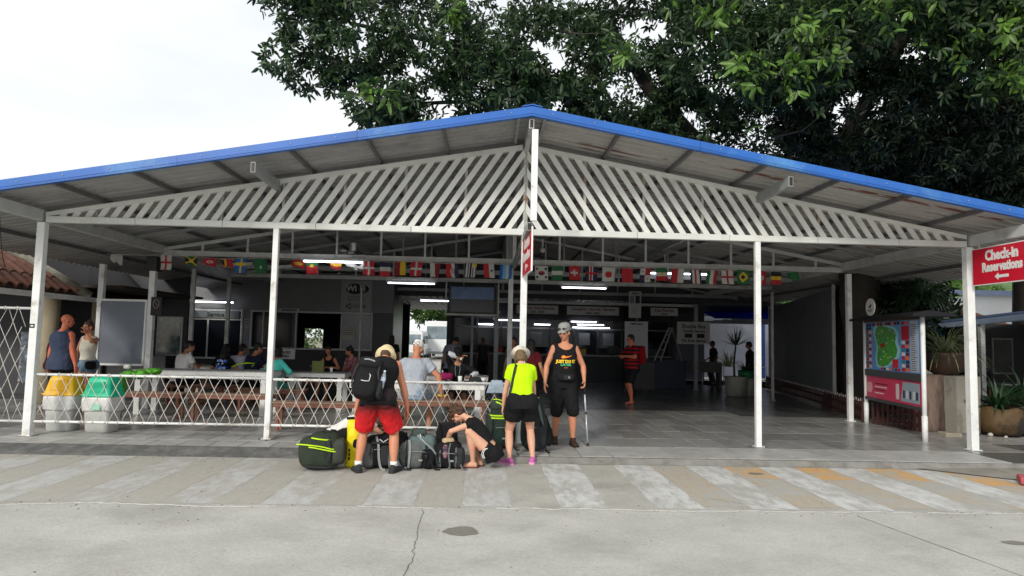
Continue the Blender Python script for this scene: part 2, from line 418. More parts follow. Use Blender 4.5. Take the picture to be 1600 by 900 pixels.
# slab edge
EDGE = -1.13
mb = MB(); mb.box(-14, -1.9, -.80, 16, -.3, -.02); mb.box(-1.9, 9.7, EDGE + .01, 16, -.3, -.021); structure(mb.build('floor_base', mat('grey grout', (.27, .265, .25), .8, .2, 8)))
mb = MB(); vs = []; fs = []; k = 0
x = -14.0
while x <= -1.85:      # asphalt ramp filling the kerb
    yi = -.78 - .07 * max(0, (x + 7) / 5) + .012 * noise.noise(V((x * 3, 0, 0)))
    vs += [(x, yi + .06, -.004 + .008), (x, yi, .006), (x, -.98 + .02 * noise.noise(V((x * 2, 5, 0))), -.045), (x, -1.13 + .03 * noise.noise(V((x * 3, 2, 0))), -.0815)]
    if k: fs += [(4 * k - 4 + j, 4 * k - 3 + j, 4 * k + 1 + j, 4 * k + j) for j in range(3)]
    x += .15; k += 1
mb.add(vs, fs)
structure(mb.build('asphalt_ramp', ASPHALT, smooth=True))
mb = MB(); mb.prism([(EDGE + .012, -.006), (EDGE - .035, -.012), (EDGE - .12, -.0815), (EDGE - .12, -.2), (EDGE + .012, -.2)], 'x', -1.9, 7.4); structure(mb.build('kerb', mat('dirty kerb mortar', (.21, .205, .19), .9, .2, 5, c2=(.15, .14, .12), lo=.5, hi=.65, bump=.4)))
line('kerb_joint', [(-1.9 + .16 * t, EDGE - .002 + .004 * noise.noise(V((t * .5, 0, 0)))) for t in range(50)], .009, -.0045, CRACK)
line('kerb_joint', [(-1.9 + .16 * t, EDGE - .13 + .008 * noise.noise(V((t * .5, 7, 0)))) for t in range(50)], .010, -.0812, mat('dirt line at kerb foot', (.17, .155, .13), .95, .3, 6))
# right-hand dirt/concrete shoulder and red kerb
mb = MB(); mb.add([(5.6, -1.22, -.07), (7.2, -2.6, -.07), (16, -2.6, -.07), (16, 12, -.03), (9.2, 12, -.03), (9.2, -.9, -.03)], [(0, 1, 2, 3, 4, 5)])
structure(mb.build('side_pavement', mat('dirty shoulder concrete', (.26, .24, .205), .85, .2, 2.5, c2=(.15, .13, .10), lo=.5, hi=.65, bump=.3)))
mb = MB(); mb.prism([(6.25, -2.28), (7.6, -2.95), (7.75, -2.7), (6.4, -2.02)], 'z', -.07, .02)
t = structure(mb.build('red_kerb', mat('red kerb paint', (.42, .08, .09), .7, .15, 9), bevel=.02))

# floor tiles: nearest rows as single tiles
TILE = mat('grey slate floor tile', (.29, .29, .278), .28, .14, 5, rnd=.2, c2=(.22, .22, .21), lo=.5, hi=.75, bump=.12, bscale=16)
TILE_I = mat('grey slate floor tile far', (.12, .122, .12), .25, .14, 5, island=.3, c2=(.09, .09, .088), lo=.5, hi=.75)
FL = structure(bpy.data.objects.new('floor', None)); col.objects.link(FL)
tw, td = .43, .93
tm = {}
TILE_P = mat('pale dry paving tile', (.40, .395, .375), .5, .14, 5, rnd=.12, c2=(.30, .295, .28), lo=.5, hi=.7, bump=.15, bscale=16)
def tile_mesh(w, d, m=None):
    kx = (round(w, 2), round(d, 2), m)
    if kx not in tm:
        mb = MB(); e = .006
        mb.add([(0, 0, -.02), (w, 0, -.02), (w, d, -.02), (0, d, -.02), (e, e, 0), (w - e, e, 0), (w - e, d - e, 0), (e, d - e, 0), (0, 0, -.006), (w, 0, -.006), (w, d, -.006), (0, d, -.006)],
               [(4, 5, 6, 7), (8, 9, 5, 4), (9, 10, 6, 5), (10, 11, 7, 6), (11, 8, 4, 7), (0, 1, 9, 8), (1, 2, 10, 9), (2, 3, 11, 10), (3, 0, 8, 11)])
        tm[kx] = mb.mesh('tile', mats=[m or TILE])
    return tm[kx]
rest = MB(); cnt = 0
y = EDGE
for row in range(18):
    off = (-14, -14.0 + .21, -14 + .1)[row % 3]
    for c in range(56):
        x0 = off + c * tw
        short = .33 if (row == 0 and x0 < -1.9) else 0
        if x0 + tw > 9.7 - max(0, y) * 0: break
        if row and x0 > 8.6 and y < 3: continue
        dz = random.uniform(-.0015, .0015)
        vis = abs(x0 + .3 + .2) < (y + 10.55) * .80
        if cnt < 296 and vis and row < 8:
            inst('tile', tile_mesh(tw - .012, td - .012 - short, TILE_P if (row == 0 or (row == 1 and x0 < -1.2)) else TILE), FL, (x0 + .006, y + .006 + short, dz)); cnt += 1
        else:
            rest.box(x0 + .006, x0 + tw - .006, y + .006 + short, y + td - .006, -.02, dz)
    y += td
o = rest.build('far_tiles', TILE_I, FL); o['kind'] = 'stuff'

# ================================================================ PAVILION
H0 = 3.17
XA = .28
SL = .177
def roof_z(x): return 4.70 - SL * abs(x - XA)
PAV = thing('open_pavilion', (0, 0, 0), 'open sided steel pavilion with blue edged gable roof and slanted white slat screens', 'pavilion')
YF, YB = -1.22, 13.1
XL, XR = -9.3, 9.7
# corrugated roof sheets (underside seen), one thin skin per slope, ribs run down the slope
def roof_skin(x0, x1, name, m, nm=1):
    prof = []; y = YF + .02
    while y < YB:
        prof += [(y, 0), (y + .125, 0), (y + .145, .038), (y + .185, .038)]; y += .205
    xs = np.linspace(x0, x1, 13); mb = MB(); npf = len(prof); vs = []
    for x in xs: vs += [(x, a, roof_z(x) + b) for a, b in prof]
    fs = [(i * npf + j, i * npf + j + 1, (i + 1) * npf + j + 1, (i + 1) * npf + j) for i in range(12) for j in range(npf - 1)]
    mb.add(vs, fs); o = mb.build(name, m, PAV); o['kind'] = 'stuff'
    s = o.modifiers.new('thick', 'SOLIDIFY'); s.thickness = .004; s.offset = 1
    return o
roof_skin(XL, XA, 'roof_sheet', SHEET_UNDER); roof_skin(XA, XR, 'roof_sheet', SHEET_RUST)
mb = MB()
for s_, xe in ((-1, XL), (1, XR)):
    mb.add([(XA, YF + .02, roof_z(XA) + .06), (xe, YF + .02, roof_z(xe) + .06), (xe, YB, roof_z(xe) + .06), (XA, YB, roof_z(XA) + .06)], [(0, 1, 2, 3)])
o = mb.build('roof_top_sheet', BLUE_ROOF, PAV); s = o.modifiers.new('thick', 'SOLIDIFY'); s.thickness = .01; s.offset = 1
# fascia, in lengths with lapped joints and screws
for xe in (XL, XR):
    L_ = abs(xe - XA); n_ = 4
    for q_ in range(n_):
        a_, b_ = XA + (xe - XA) * q_ / n_, XA + (xe - XA) * ((q_ + 1) / n_) - (.004 if xe > XA else -.004)
        za, zb_ = roof_z(a_), roof_z(b_); mb = MB(); dy = -.003 * (q_ % 2)
        mb.prism([(a_, za - .035), (b_, zb_ - .035), (b_, zb_ + .085), (a_, za + .085)], 'y', YF - .03 + dy, YF)
        mb.prism([(a_, za - .035), (b_, zb_ - .035), (b_, zb_ - .045), (a_, za - .045)], 'y', YF - .028, YF + .05)
        mb.prism([(a_, za + .085), (b_, zb_ + .085), (b_, zb_ + .09), (a_, za + .09)], 'y', YF - .028, YF + .16)
        mb.prism([(a_, za - .014), (b_, zb_ - .014), (b_, zb_ - .006), (a_, za - .006)], 'y', YF - .037 + dy, YF - .03)
        f_ = mb.build('fascia', BLUE_FASCIA, PAV)
        for t_ in (.12, .37, .62, .87):
            x_ = a_ + (b_ - a_) * t_; z_ = roof_z(x_) + .035
            mb = MB(); mb.tube([(x_, YF - .028 + dy, z_), (x_, YF - .038 + dy, z_)], .009, 6); mb.build('screw', STEEL_GREY, f_)
mb = MB()
mb.prism([(XA - .14, roof_z(XA) + .075), (XA, roof_z(XA) + .105), (XA + .14, roof_z(XA) + .075), (XA + .14, roof_z(XA) + .09), (XA, roof_z(XA) + .12), (XA - .14, roof_z(XA) + .09)], 'y', YF - .035, YB)
mb.build('ridge_cap', BLUE_FASCIA, PAV)
# purlins along Y
for s_ in (-1, 1):
    for k in range(9):
        x = XA + s_ * (.18 + 1.04 * k)
        if XL < x < XR:
            mb = MB(); mb.box(x - .02, x + .02, YF + .03, YB, roof_z(x) - .065, roof_z(x) - .004); mb.build('purlin', PURLIN if k else STEEL_GREY, PAV)
# big beams along Y: side beams, mid beams, ridge beam
for x, zc, y0, w, h, m in ((-7.02, 3.27, YF + .05, .09, .17, DULL_METAL), (7.36, 3.27, YF + .05, .09, .17, DULL_METAL), (-3.52, 3.83, YF + .05, .07, .15, STEEL_GREY), (3.95, 3.86, YF + .05, .07, .15, STEEL_GREY), (XA, 4.56, YF + .03, .07, .14, DULL_METAL), (XA, 3.12, YF + .06, .08, .12, STEEL_GREY)):
    mb = MB(); y1 = YB if zc > 3.2 else 4.0
    mb.box(x - w / 2, x + w / 2, y0, y1, zc - h / 2, zc + h / 2)
    # black plate painted for the shade inside the open beam end
    q = mb.build('beam', m, PAV, bevel=.006)
    mb = MB(); mb.box(x - w / 2 + .012, x + w / 2 - .012, y0 - .002, y0 + .01, zc - h / 2 + .014, zc + h / 2 - .014); mb.build('open_end_shade', BLACK, q)
mb = MB(); mb.box(XA + .005, XA + .095, YF + .0, YF + .055, 3.19, 4.475); mb.build('hanging_post', WHITE_METAL, PAV, bevel=.008)
# posts
def post(x, y, z1, w, m, name='post'):
    mb = MB(); mb.box(x - w / 2, x + w / 2, y - w / 2, y + w / 2, 0, z1); p = mb.build(name, m, PAV, bevel=.008)
    mb = MB(); mb.box(x - w / 2 - .03, x + w / 2 + .03, y - w / 2 - .03, y + w / 2 + .03, 0, .012); mb.build('base_plate', m, p)
    for sx in (-1, 1):
        mb = MB(); mb.tube([(x + sx * (w / 2 + .017), y - w / 2 - .015, .012), (x + sx * (w / 2 + .017), y - w / 2 - .015, .03)], .008, 6); mb.build('bolt', STEEL_GREY, p)
    return p
for x, w in ((-6.995, .115), (-3.513, .085), (XA, .1), (3.93, .085), (7.316, .12)): post(x, 0, H0, w, WHITE_METAL)
for x, y, z, w, m in ((-7.22, 4.0, 3.0, .12, WHITE_METAL), (-8.28, 4.05, 2.95, .11, WHITE_METAL), (.22, 3.9, 3.12, .10, DULL_METAL), (7.45, 3.85, 3.12, .10, WHITE_METAL), (-7.35, 6.3, 3.1, .09, DULL_METAL), (-7.42, 8.8, 3.1, .10, DULL_METAL), (.02, 8.85, 3.1, .12, STEEL_GREY), (-.72, 12.2, 3.0, .09, STEEL_GREY), (-4.02, 10.2, 3.0, .05, DULL_METAL), (6.85, 12.6, 2.9, .12, STEEL_GREY), (7.9, 8.85, 3.1, .07, DULL_METAL)):
    post(x, y, z, w, m)
for i_, x_ in enumerate((-6.995, -3.513, XA, 3.93, 7.316)):      # dirt gathered round the post feet
    blob('dirt_ring', x_, -.01, .15, .12, .0035, mat('dirt at post foot', (.15, .145, .13), .8, .3, 9), 40 + i_, amp=.5)
# front lattice screens
LAT = PAV
def ztop(x): return 4.60 - SL * abs(x - XA)
for s_, xe in ((-1, -6.94), (1, 7.28)):
    # bottom chord in lengths with visible joints
    xs = [XA + s_ * .0]
    L = abs(xe - XA); cuts = [0, 1.75, 3.2, 4.6, 5.9, L]
    for a, b in zip(cuts[:-1], cuts[1:]):
        mb = MB(); x0, x1 = sorted((XA + s_ * (a + .003), XA + s_ * (b - .003))); mb.box(x0, x1, -.05, .05, H0, H0 + .095); mb.build('bottom_chord', SLAT_PAINT, PAV, bevel=.006)
    mb = MB(); mb.prism([(XA + s_ * .06, ztop(XA + s_ * .06) - .075), (xe, ztop(xe) - .065), (xe, ztop(xe)), (XA + s_ * .06, ztop(XA + s_ * .06))], 'y', -.045, .045)
    mb.build('top_chord', SLAT_PAINT, PAV)
    # slats
    dx = .187; kx = .66; wv = .098
    j = 0
    while True:
        xb = L - .17 - j * dx            # distance of slat foot from the centre line
        j += 1
        if xb < -.05 - 0: 
            if xb < -1.0: break
        # slat leans towards the centre as it rises: distance t(z) = xb - kx*(z-H0)
        def zt_at(t): return 4.60 - SL * t - .06
        # intersection with top chord
        # z = 4.54 - SL*(xb - kx*(z-H0')) -> solve
        h0 = H0 + .09
        zt = (4.54 - SL * xb - SL * kx * h0) / (1 - SL * kx)
        zb = h0
        tt = xb - kx * (zt - h0)
        if tt < .03: zt = h0 + (xb - .03) / kx
        if xb < .03: break
        if zt - zb < .03: continue
        def at(z): return XA + s_ * (xb - kx * (z - h0))
        # foot band and head band of the slat, clipped at the centre stud
        def edge(off_, z): return max(.012, xb - off_ - kx * (z - h0))
        zt2 = (4.54 - SL * (xb - wv) - SL * kx * h0) / (1 - SL * kx)
        zt2 = min(zt2, h0 + (xb - wv - .012) / kx) if xb - wv > .012 else h0
        zt1 = min((4.54 - SL * xb - SL * kx * h0) / (1 - SL * kx), h0 + (xb - .012) / kx)
        poly = [(XA + s_ * xb, h0), (XA + s_ * max(.012, xb - wv), h0)]
        if zt2 > h0 + .001: poly.append((XA + s_ * edge(wv, zt2), zt2))
        poly.append((XA + s_ * edge(0, zt1), zt1))
        mb = MB(); yy = -.018 + (.0025 if j % 2 else 0)
        mb.prism(poly, 'y', yy, yy + .022); mb.build('slat', SLAT_PAINT, PAV)
    for k in range(1, 8):
        x = XA + s_ * .93 * k
        if ztop(x) - H0 > .2:
            mb = MB(); mb.box(x - .02, x + .02, .022, .06, H0 + .09, ztop(x) - .07); mb.build('screen_stud', RUST_METAL, PAV)
mb = MB(); mb.box(XA - .035, XA + .035, -.0, .06, H0 + .1, 4.50); mb.build('screen_stud', RUST_METAL, PAV)
# inner trusses
def truss(y, xa, xb, mcol, step=.93, w=.05):
    T = PAV
    for x0, x1 in ((xa, XA - .04), (XA + .04, xb)):
        mb = MB(); mb.box(x0, x1, y - w / 2, y + w / 2, H0 - .02, H0 + .085); mb.build('truss_chord', mcol, T)
        xi, xo = (x1, x0) if abs(x1 - XA) < abs(x0 - XA) else (x0, x1)
        sg = 1 if xo > xi else -1
        mb = MB(); zo, zi = roof_z(xo) - .1, roof_z(xi) - .1
        mb.prism([(xi, zi - .07), (xo, zo - .07), (xo, zo), (xi, zi)], 'y', y - w / 2 + .003, y + w / 2 - .003); mb.build('truss_rafter', mcol, T)
        # second sloping tie halfway
        k = 1
        while k * step < abs(xo - xi) - .3:
            x = xi + sg * k * step
            mb = MB(); mb.box(x - .02, x + .02, y - .02, y + .02, H0 + .085, roof_z(x) - .165); mb.build('truss_strut', mcol, T); k += 1
    mb = MB(); mb.box(XA - .04, XA + .04, y - .04, y + .04, H0 - .02, roof_z(XA) - .1); mb.build('truss_strut', mcol, T)
truss(3.9, -7.0, 7.35, DULL_METAL, .92)
truss(6.4, -7.05, 7.4, STEEL_GREY, 1.3)
truss(8.85, -7.4, 7.9, DULL_METAL, 1.05)
truss(12.9, -7.4, 8.4, STEEL_GREY, 1.3)
for y in (1.3, 2.6, 5.1): # plain rafters between the trusses
    for s_, xe in ((-1, -6.95), (1, 7.3)):
        mb = MB(); mb.prism([(XA + s_ * .05, roof_z(XA) - .13), (xe, roof_z(xe) - .12), (xe, roof_z(xe) - .068), (XA + s_ * .05, roof_z(XA) - .078)], 'y', y - .025, y + .025); mb.build('rafter', STEEL_GREY, PAV)
# dark box where the left side beam meets its second post
mb = MB(); mb.box(-7.32, -7.1, 3.86, 4.14, 2.82, 3.12); mb.build('junction_box', BLACK, PAV, bevel=.02)

# ---- back hall: gable wall, flat dark roof, counter wall
HALL = thing('ticket_hall', (0, 13, 0), 'dark ticket hall with long glazed counter behind the pavilion', 'building')
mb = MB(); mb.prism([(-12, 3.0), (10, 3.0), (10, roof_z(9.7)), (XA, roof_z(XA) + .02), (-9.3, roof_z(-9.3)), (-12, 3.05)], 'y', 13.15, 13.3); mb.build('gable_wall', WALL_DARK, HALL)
mb = MB()
y = 13.2
pr_ = []
x = -12
while x < 11.5: pr_ += [(x, 3.0), (x + .13, 3.0), (x + .16, 3.04), (x + .21, 3.04)]; x += .24
mb.add([(a, 13.2, b) for a, b in pr_] + [(a, 21, b - .15) for a, b in pr_], [(i, i + 1, len(pr_) + i + 1, len(pr_) + i) for i in range(len(pr_) - 1)])
o = mb.build('hall_roof', mat('dark zinc roof', (.10, .10, .105), .5, .15, 2), HALL); o['kind'] = 'stuff'
s = o.modifiers.new('thick', 'SOLIDIFY'); s.thickness = .02; s.offset = 1
mb = MB(); mb.box(-3.95, 7, 13.34, 13.42, 2.84, 2.93); mb.build('lintel_beam', DULL_METAL, HALL)
# counter front x -1.9 .. 6.7 at y 15.6
mb = MB(); mb.box(-1.55, 6.75, 15.6, 16.1, 0, 1.0); mb.build('counter', mat('dark blue black counter panel', (.018, .021, .03), .5, .15, 3), HALL)
mb = MB(); mb.box(-1.54, 6.8, 15.48, 16.15, 1.0, 1.05); mb.build('countertop', STEEL_GREY, HALL)
CF = thing_none = None
for i in range(10):
    x = -1.52 + i * .92
    mb = MB(); mb.box(x - .03, x + .03, 15.62, 15.7, 1.05, 2.35); mb.build('mullion', DARK_STEEL, HALL)
    if i < 9:
        mb = MB(); mb.box(x + .035, x + .885, 15.65, 15.66, 1.32 if i not in (4, 7) else 1.05, 2.0); mb.build('counter_glass', GLASS_DARK, HALL)
        mb = MB(); mb.box(x + .03, x + .89, 15.63, 15.69, 2.0, 2.06); mb.build('transom', STEEL_GREY, HALL)
        mb = MB(); mb.box(x + .035, x + .885, 15.65, 15.66, 2.06, 2.35); mb.build('counter_glass', GLASS_DARK, HALL)
        if i in (5, 6, 7, 3):   # notices taped behind the glass
            mb = MB(); mb.box(x + .2, x + .62, 15.635, 15.645, 1.42, 1.88); mb.build('notice', mat('faded notice paper', (.20, .21, .23), .7, .3, 14), HALL)
mb = MB(); mb.box(-1.54, 6.8, 15.6, 15.75, 2.35, 3.0); mb.build('wall', WALL_DARK, HALL)
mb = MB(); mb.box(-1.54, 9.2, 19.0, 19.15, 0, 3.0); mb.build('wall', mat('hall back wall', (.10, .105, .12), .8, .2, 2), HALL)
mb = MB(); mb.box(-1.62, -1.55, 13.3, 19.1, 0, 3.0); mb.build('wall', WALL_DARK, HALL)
for x, w in ((.3, .5), (1.7, .35), (2.9, .6)): # things on shelves behind the counter
    mb = MB(); mb.box(x, x + w, 18.6, 18.95, 1.2, 1.9); mb.build('shelf_unit', mat('shelf with folders', (.14, .15, .17), .7, .5, 12), HALL)
# side partition left of the opening, glass door panel with its frame
mb = MB(); mb.box(5.0, 5.06, 13.5, 15.6, 0, 2.9); mb.build('glass_partition', GLASS_DARK, HALL)
mb = MB(); mb.box(5.35, 5.72, 15.4, 15.44, .95, 2.2); mb.build('door_panel', mat('pale blue door panel', (.19, .22, .27), .35, .2, 3), HALL)
mb = MB(); mb.box(5.0, 6.7, 13.2, 13.8, 0, .98); mb.build('info_desk', mat('dark blue desk', (.015, .025, .06), .5, .15, 3), HALL)
mb = MB(); mb.box(6.2, 8.2, 13.9, 14.3, .55, .92); mb.box(6.2, 6.26, 13.9, 14.3, 0, .55); mb.box(8.1, 8.2, 13.9, 14.3, 0, .55); mb.build('grey_counter', mat('grey stone counter', (.13, .13, .13), .6, .15, 3), HALL)

# ---- left office block with windows (wall at y=12)
OFF = thing('office_block', (-7.4, 12, 0), 'grey office block with sliding windows behind the picnic tables', 'building')
def wallpiece(x0, x1, z0, z1, m=WALL_GREY, n='wall', y0=12, y1=12.15): mb = MB(); mb.box(x0, x1, y0, y1, z0, z1); return mb.build(n, m, OFF)
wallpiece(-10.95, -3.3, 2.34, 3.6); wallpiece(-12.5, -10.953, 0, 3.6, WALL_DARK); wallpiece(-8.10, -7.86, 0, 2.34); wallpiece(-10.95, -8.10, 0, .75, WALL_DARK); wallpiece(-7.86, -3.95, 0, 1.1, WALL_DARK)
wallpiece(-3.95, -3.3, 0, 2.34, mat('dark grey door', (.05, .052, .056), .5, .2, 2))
mb = MB(); mb.box(-3.4, -3.3, 12.15, 14.6, 0, 3.5); mb.build('wall', mat('dark corridor wall', (.015, .015, .02), .3, .2, 2), OFF)
def window(x0, x1, z0, z1, splits, trans=None, open_=()):
    mb = MB()
    t = .055
    mb.box(x0, x1, 11.95, 12.05, z0, z0 + t); mb.box(x0, x1, 11.95, 12.05, z1 - t, z1)
    mb.box(x0, x0 + t, 11.952, 12.048, z0 + t, z1 - t); mb.box(x1 - t, x1, 11.952, 12.048, z0 + t, z1 - t)
    w = mb.build('window', DULL_METAL, OFF)
    xs = [x0 + t] + list(splits) + [x1 - t]
    for i, x in enumerate(splits):
        mb = MB(); mb.box(x - .022, x + .022, 11.96, 12.04, z0 + t, z1 - t); mb.build('mullion', DULL_METAL, w)
    if trans:
        mb = MB(); mb.box(x0 + t, x1 - t, 11.956, 12.044, trans - .025, trans + .025); mb.build('transom', DULL_METAL, w)
    for i in range(len(xs) - 1):
        if i in open_: continue
        mb = MB(); mb.box(xs[i] + .02, xs[i + 1] - .02, 11.995, 12.005, z0 + t, z1 - t); mb.build('pane', GLASS_DARK if i != len(xs) - 2 or not open_ else mat('reflecting grey glass', (.16, .17, .19), .25, .25, 1.2), w)
    return w
window(-10.95, -8.10, .75, 2.34, (-10.4, -9.2), 2.02)
window(-7.86, -3.95, 1.1, 2.34, (-7.45, -6.4, -4.95), None, (2,))
# dark room behind the open window and its far opening with a hedge
mb = MB(); mb.box(-7.9, -7.65, 17.9, 18, 0, 3.2); mb.box(-6.9, -3.4, 17.9, 18, 0, 3.2); mb.box(-7.65, -6.9, 17.9, 18, 0, .95); mb.box(-7.65, -6.9, 17.9, 18, 1.85, 3.2)
mb.build('wall', mat('black room wall', (.02, .02, .025), .8, .2, 2), OFF)
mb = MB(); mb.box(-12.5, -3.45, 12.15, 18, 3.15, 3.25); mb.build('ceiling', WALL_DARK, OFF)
mb = MB(); mb.box(-7.98, -7.9, 12.16, 18, 0, 3.2); mb.build('wall', WALL_DARK, OFF)

# ================================================================ ROPE FENCES
def rope_fence(x0, x1, z0, z1, label, nper=4, period=.72, seed=0, travel=.36):
    rnd = random.Random(seed)
    T = thing('rope_fence', ((x0 + x1) / 2, 0, 0), label, 'fence', 'white rope net fences between the front posts')
    for z in (z0, z1):
        mb = MB(); mb.tube([(x0, 0, z), (x1, 0, z)], .019, 8); mb.build('rail', WHITE_METAL, T, smooth=True)
    for k in range(nper):
        pts = []; ph = k * period / nper
        x = x0 - period + ph; top = (k % 2 == 0)
        while x < x1 + period:
            pts.append((x + rnd.uniform(-.012, .012), z1 if top else z0)); x += travel; top = not top
        # clip to the bay
        line_ = []
        for (a, za), (b, zb) in zip(pts[:-1], pts[1:]):
            for t in np.linspace(0, 1, 7)[:-1]:
                xx = a + (b - a) * t; zz = za + (zb - za) * t
                sag = .004 * math.sin(PI * t) * rnd.uniform(-1, 1)
                yy = .021 * math.cos(PI * t) * (1 if k % 2 else -1)
                if x0 + .02 < xx < x1 - .02: line_.append((xx + sag, yy, zz + (.018 if t == 0 and za == z1 else (-.018 if t == 0 else 0))))
        if len(line_) > 3:
            mb = MB(); mb.tube(line_, .0050, 5); mb.build('rope', ROPE, T, smooth=True)
    mb = MB(); x = x0 + .15       # wraps where rope goes round the rail
    while x < x1 - .05:
        for z in (z0, z1): mb.tube([(x - .012, -.0, z - .026), (x - .006, -.026, z), (x, 0, z + .026)], .008, 4)
        x += period / nper * 1.0
    mb.build('rope_wraps', ROPE, T)['kind'] = 'stuff'
    return T
rope_fence(-6.93, -3.56, .205, .895, 'white rope net fence in front of the yellow and green lidded bins', seed=1)
rope_fence(-3.465, .2, .205, .885, 'white rope net fence behind the man in red shorts', seed=2)
rope_fence(-10.4, -7.06, .205, 1.87, 'tall white rope net panel left of the first front post', nper=8, seed=3, period=1.4, travel=.7)

# ================================================================ TABLES AND BENCHES
def table(x0, x1, y0, y1, z, label, legs=((0, 0), (1, 0), (0, 1), (1, 1))):
    T = thing('picnic_table', ((x0 + x1) / 2, (y0 + y1) / 2, 0), label, 'table', 'long white metal tables')
    mb = MB(); mb.box(x0, x1, y0, y1, z - .015, z); mb.build('tabletop', TABLE_TOP, T, bevel=.004)
    mb = MB(); mb.box(x0 + .01, x1 - .01, y0 + .004, y0 + .044, z - .095, z - .017); mb.box(x0 + .01, x1 - .01, y1 - .044, y1 - .004, z - .095, z - .017)
    mb.box(x0 + .01, x0 + .05, y0 + .046, y1 - .046, z - .095, z - .017); mb.box(x1 - .05, x1 - .01, y0 + .046, y1 - .046, z - .095, z - .017)
    mb.build('apron', TABLE_WHITE, T, bevel=.003)
    for a, b in legs:
        xx = x0 + .12 if a == 0 else x1 - .12; yy = y0 + .055 if b == 0 else y1 - .055
        mb = MB(); mb.box(xx - .05, xx + .05, yy - .05, yy + .05, 0, z - .097); mb.build('leg', TABLE_WHITE, T, bevel=.005)
    return T
def bench(x0, x1, y, z, label, w=.3):
    T = thing('bench', ((x0 + x1) / 2, y, 0), label, 'bench', 'red brown benches at the tables')
    for k in (0, 1):
        ya = y - w / 2 + k * (w / 2 + .004)
        mb = MB(); mb.box(x0, x1, ya, ya + w / 2 - .008, z - .03, z); mb.build('plank', BENCH_TOP, T, bevel=.004)
    mb = MB(); mb.box(x0 + .03, x1 - .03, y - w / 2 + .01, y - w / 2 + .04, z - .09, z - .032); mb.box(x0 + .03, x1 - .03, y + w / 2 - .04, y + w / 2 - .01, z - .09, z - .032)
    mb.build('frame', BENCH_WOOD, T)
    for xx in (x0 + .1, x1 - .1):
        for yy in (y - w / 2 + .035, y + w / 2 - .035):
            mb = MB(); mb.box(xx - .025, xx + .025, yy - .025, yy + .025, 0, z - .092); mb.build('leg', BENCH_WOOD, T)
    return T
table(-7.0, -4.4, 2.9, 3.7, .84, 'long grey topped white table between the two left front posts')
bench(-7.05, -5.72, 2.35, .47, 'red brown bench behind the green lidded bin')
bench(-5.62, -4.1, 2.3, .47, 'red brown bench behind the second front post')
table(-2.62, -.28, 1.5, 2.25, .765, 'long white table where the man in the grey shirt sits')
bench(-3.75, -1.95, 1.05, .47, 'red brown bench behind the man in red shorts')
bench(-1.85, -.2, 1.05, .53, 'red brown bench under the man in the grey shirt')
table(-4.45, -3.2, 4.1, 4.8, .78, 'white table right of the woman in the teal blouse')
bench(-5.3, -3.9, 3.75, .47, 'red brown bench under the woman in the teal blouse')
table(-7.5, -5.2, 6.3, 7.0, .76, 'dim table beyond the row of seated visitors')
bench(-7.3, -4.7, 5.0, .45, 'dim bench under the row of seated visitors')
table(-2.3, -.2, 4.3, 5.0, .76, 'dim table behind the woman in the black cap')
bench(-4.9, -3.1, 6.7, .45, 'dim bench under the woman in the checked shirt')
bench(-1.9, -.3, 3.1, .45, 'dim bench under the woman in the black cap')

# ================================================================ LIDDED BINS
BINP = mat('milky white bin plastic', (.55, .56, .54), .4, .1, 5, trans=.15, c2=(.40, .40, .36), lo=.5, hi=.8)
LINER = mat('crumpled white bin liner', (.66, .66, .65), .35, .08, 6, bump=.9, bscale=12)
def rrect(w, d, r, z, cx=0, cy=0, n=5):
    out = []
    for k, (sx, sy) in enumerate(((1, 1), (-1, 1), (-1, -1), (1, -1))):
        for j in range(n):
            a = PI / 2 * k + PI / 2 * j / (n - 1)
            out.append((cx + sx * (w / 2 - r) + r * math.cos(a), cy + sy * (d / 2 - r) + r * math.sin(a), z))
    return out
def bin_(x, y, label, lm, seed, note=None, rz=0):
    T = thing('litter_bin', (x, y, 0), label, 'litter bin', 'milky plastic bins with swing lids', rz)
    mb = MB(); mb.rings([rrect(.36, .34, .07, 0), rrect(.37, .35, .07, .02), rrect(.40, .38, .07, .25), rrect(.435, .41, .07, .5)]); mb.build('body', BINP, T, smooth=True, local=True)
    rnd = random.Random(seed); rs = []
    for k, (w, z) in enumerate(((.455, .555), (.47, .52), (.475, .44), (.465, .36), (.455, .35))):
        ring = rrect(w, w - .02, .07, z, n=8)
        rs.append([(a + .006 * noise.noise(V((a * 9, b * 9, z * 5 + seed))), b + .006 * noise.noise(V((b * 9, a * 9, seed))), c - (.05 * noise.noise(V((a * 5, b * 5, seed))) + .015 if k > 2 else 0)) for a, b, c in ring])
    mb = MB(); mb.rings(rs); mb.build('liner', LINER, T, smooth=True, local=True)
    mb = MB(); mb.rings([rrect(.47, .45, .06, .545), rrect(.475, .455, .06, .575), rrect(.44, .42, .06, .59), rrect(.375, .36, .06, .74), rrect(.35, .33, .07, .82), rrect(.30, .28, .08, .85), rrect(.2, .18, .06, .855)])
    o = mb.build('lid', lm, T, smooth=True, local=True)
    mb = MB(); mb.box(-.237, .237, -.226, .226, .572, .584); mb.build('lid_rim', lm, T, local=True, bevel=.004)
    mb = MB(); mb.prism([(-.14, .62), (.14, .62), (.125, .79), (-.125, .79)], 'y', -.215, -.19)
    f = mb.build('flap', lm, T, local=True, bevel=.01)
    if note:
        mb = MB(); mb.prism([(-.02, .36), (.1, .355), (.1, .44), (-.02, .445)], 'y', -.252, -.249); nt = mb.build('sticker', flat('pale green sticker', 150, 205, 180), T, local=True)
        mb = MB(); mb.box(.015, .065, -.2175, -.2152, .375, .385); mb.box(.03, .05, -.2175, -.2152, .395, .425); mb.build('sticker_mark', flat('dark green print', 40, 110, 70), nt, local=False) if False else None
    return T
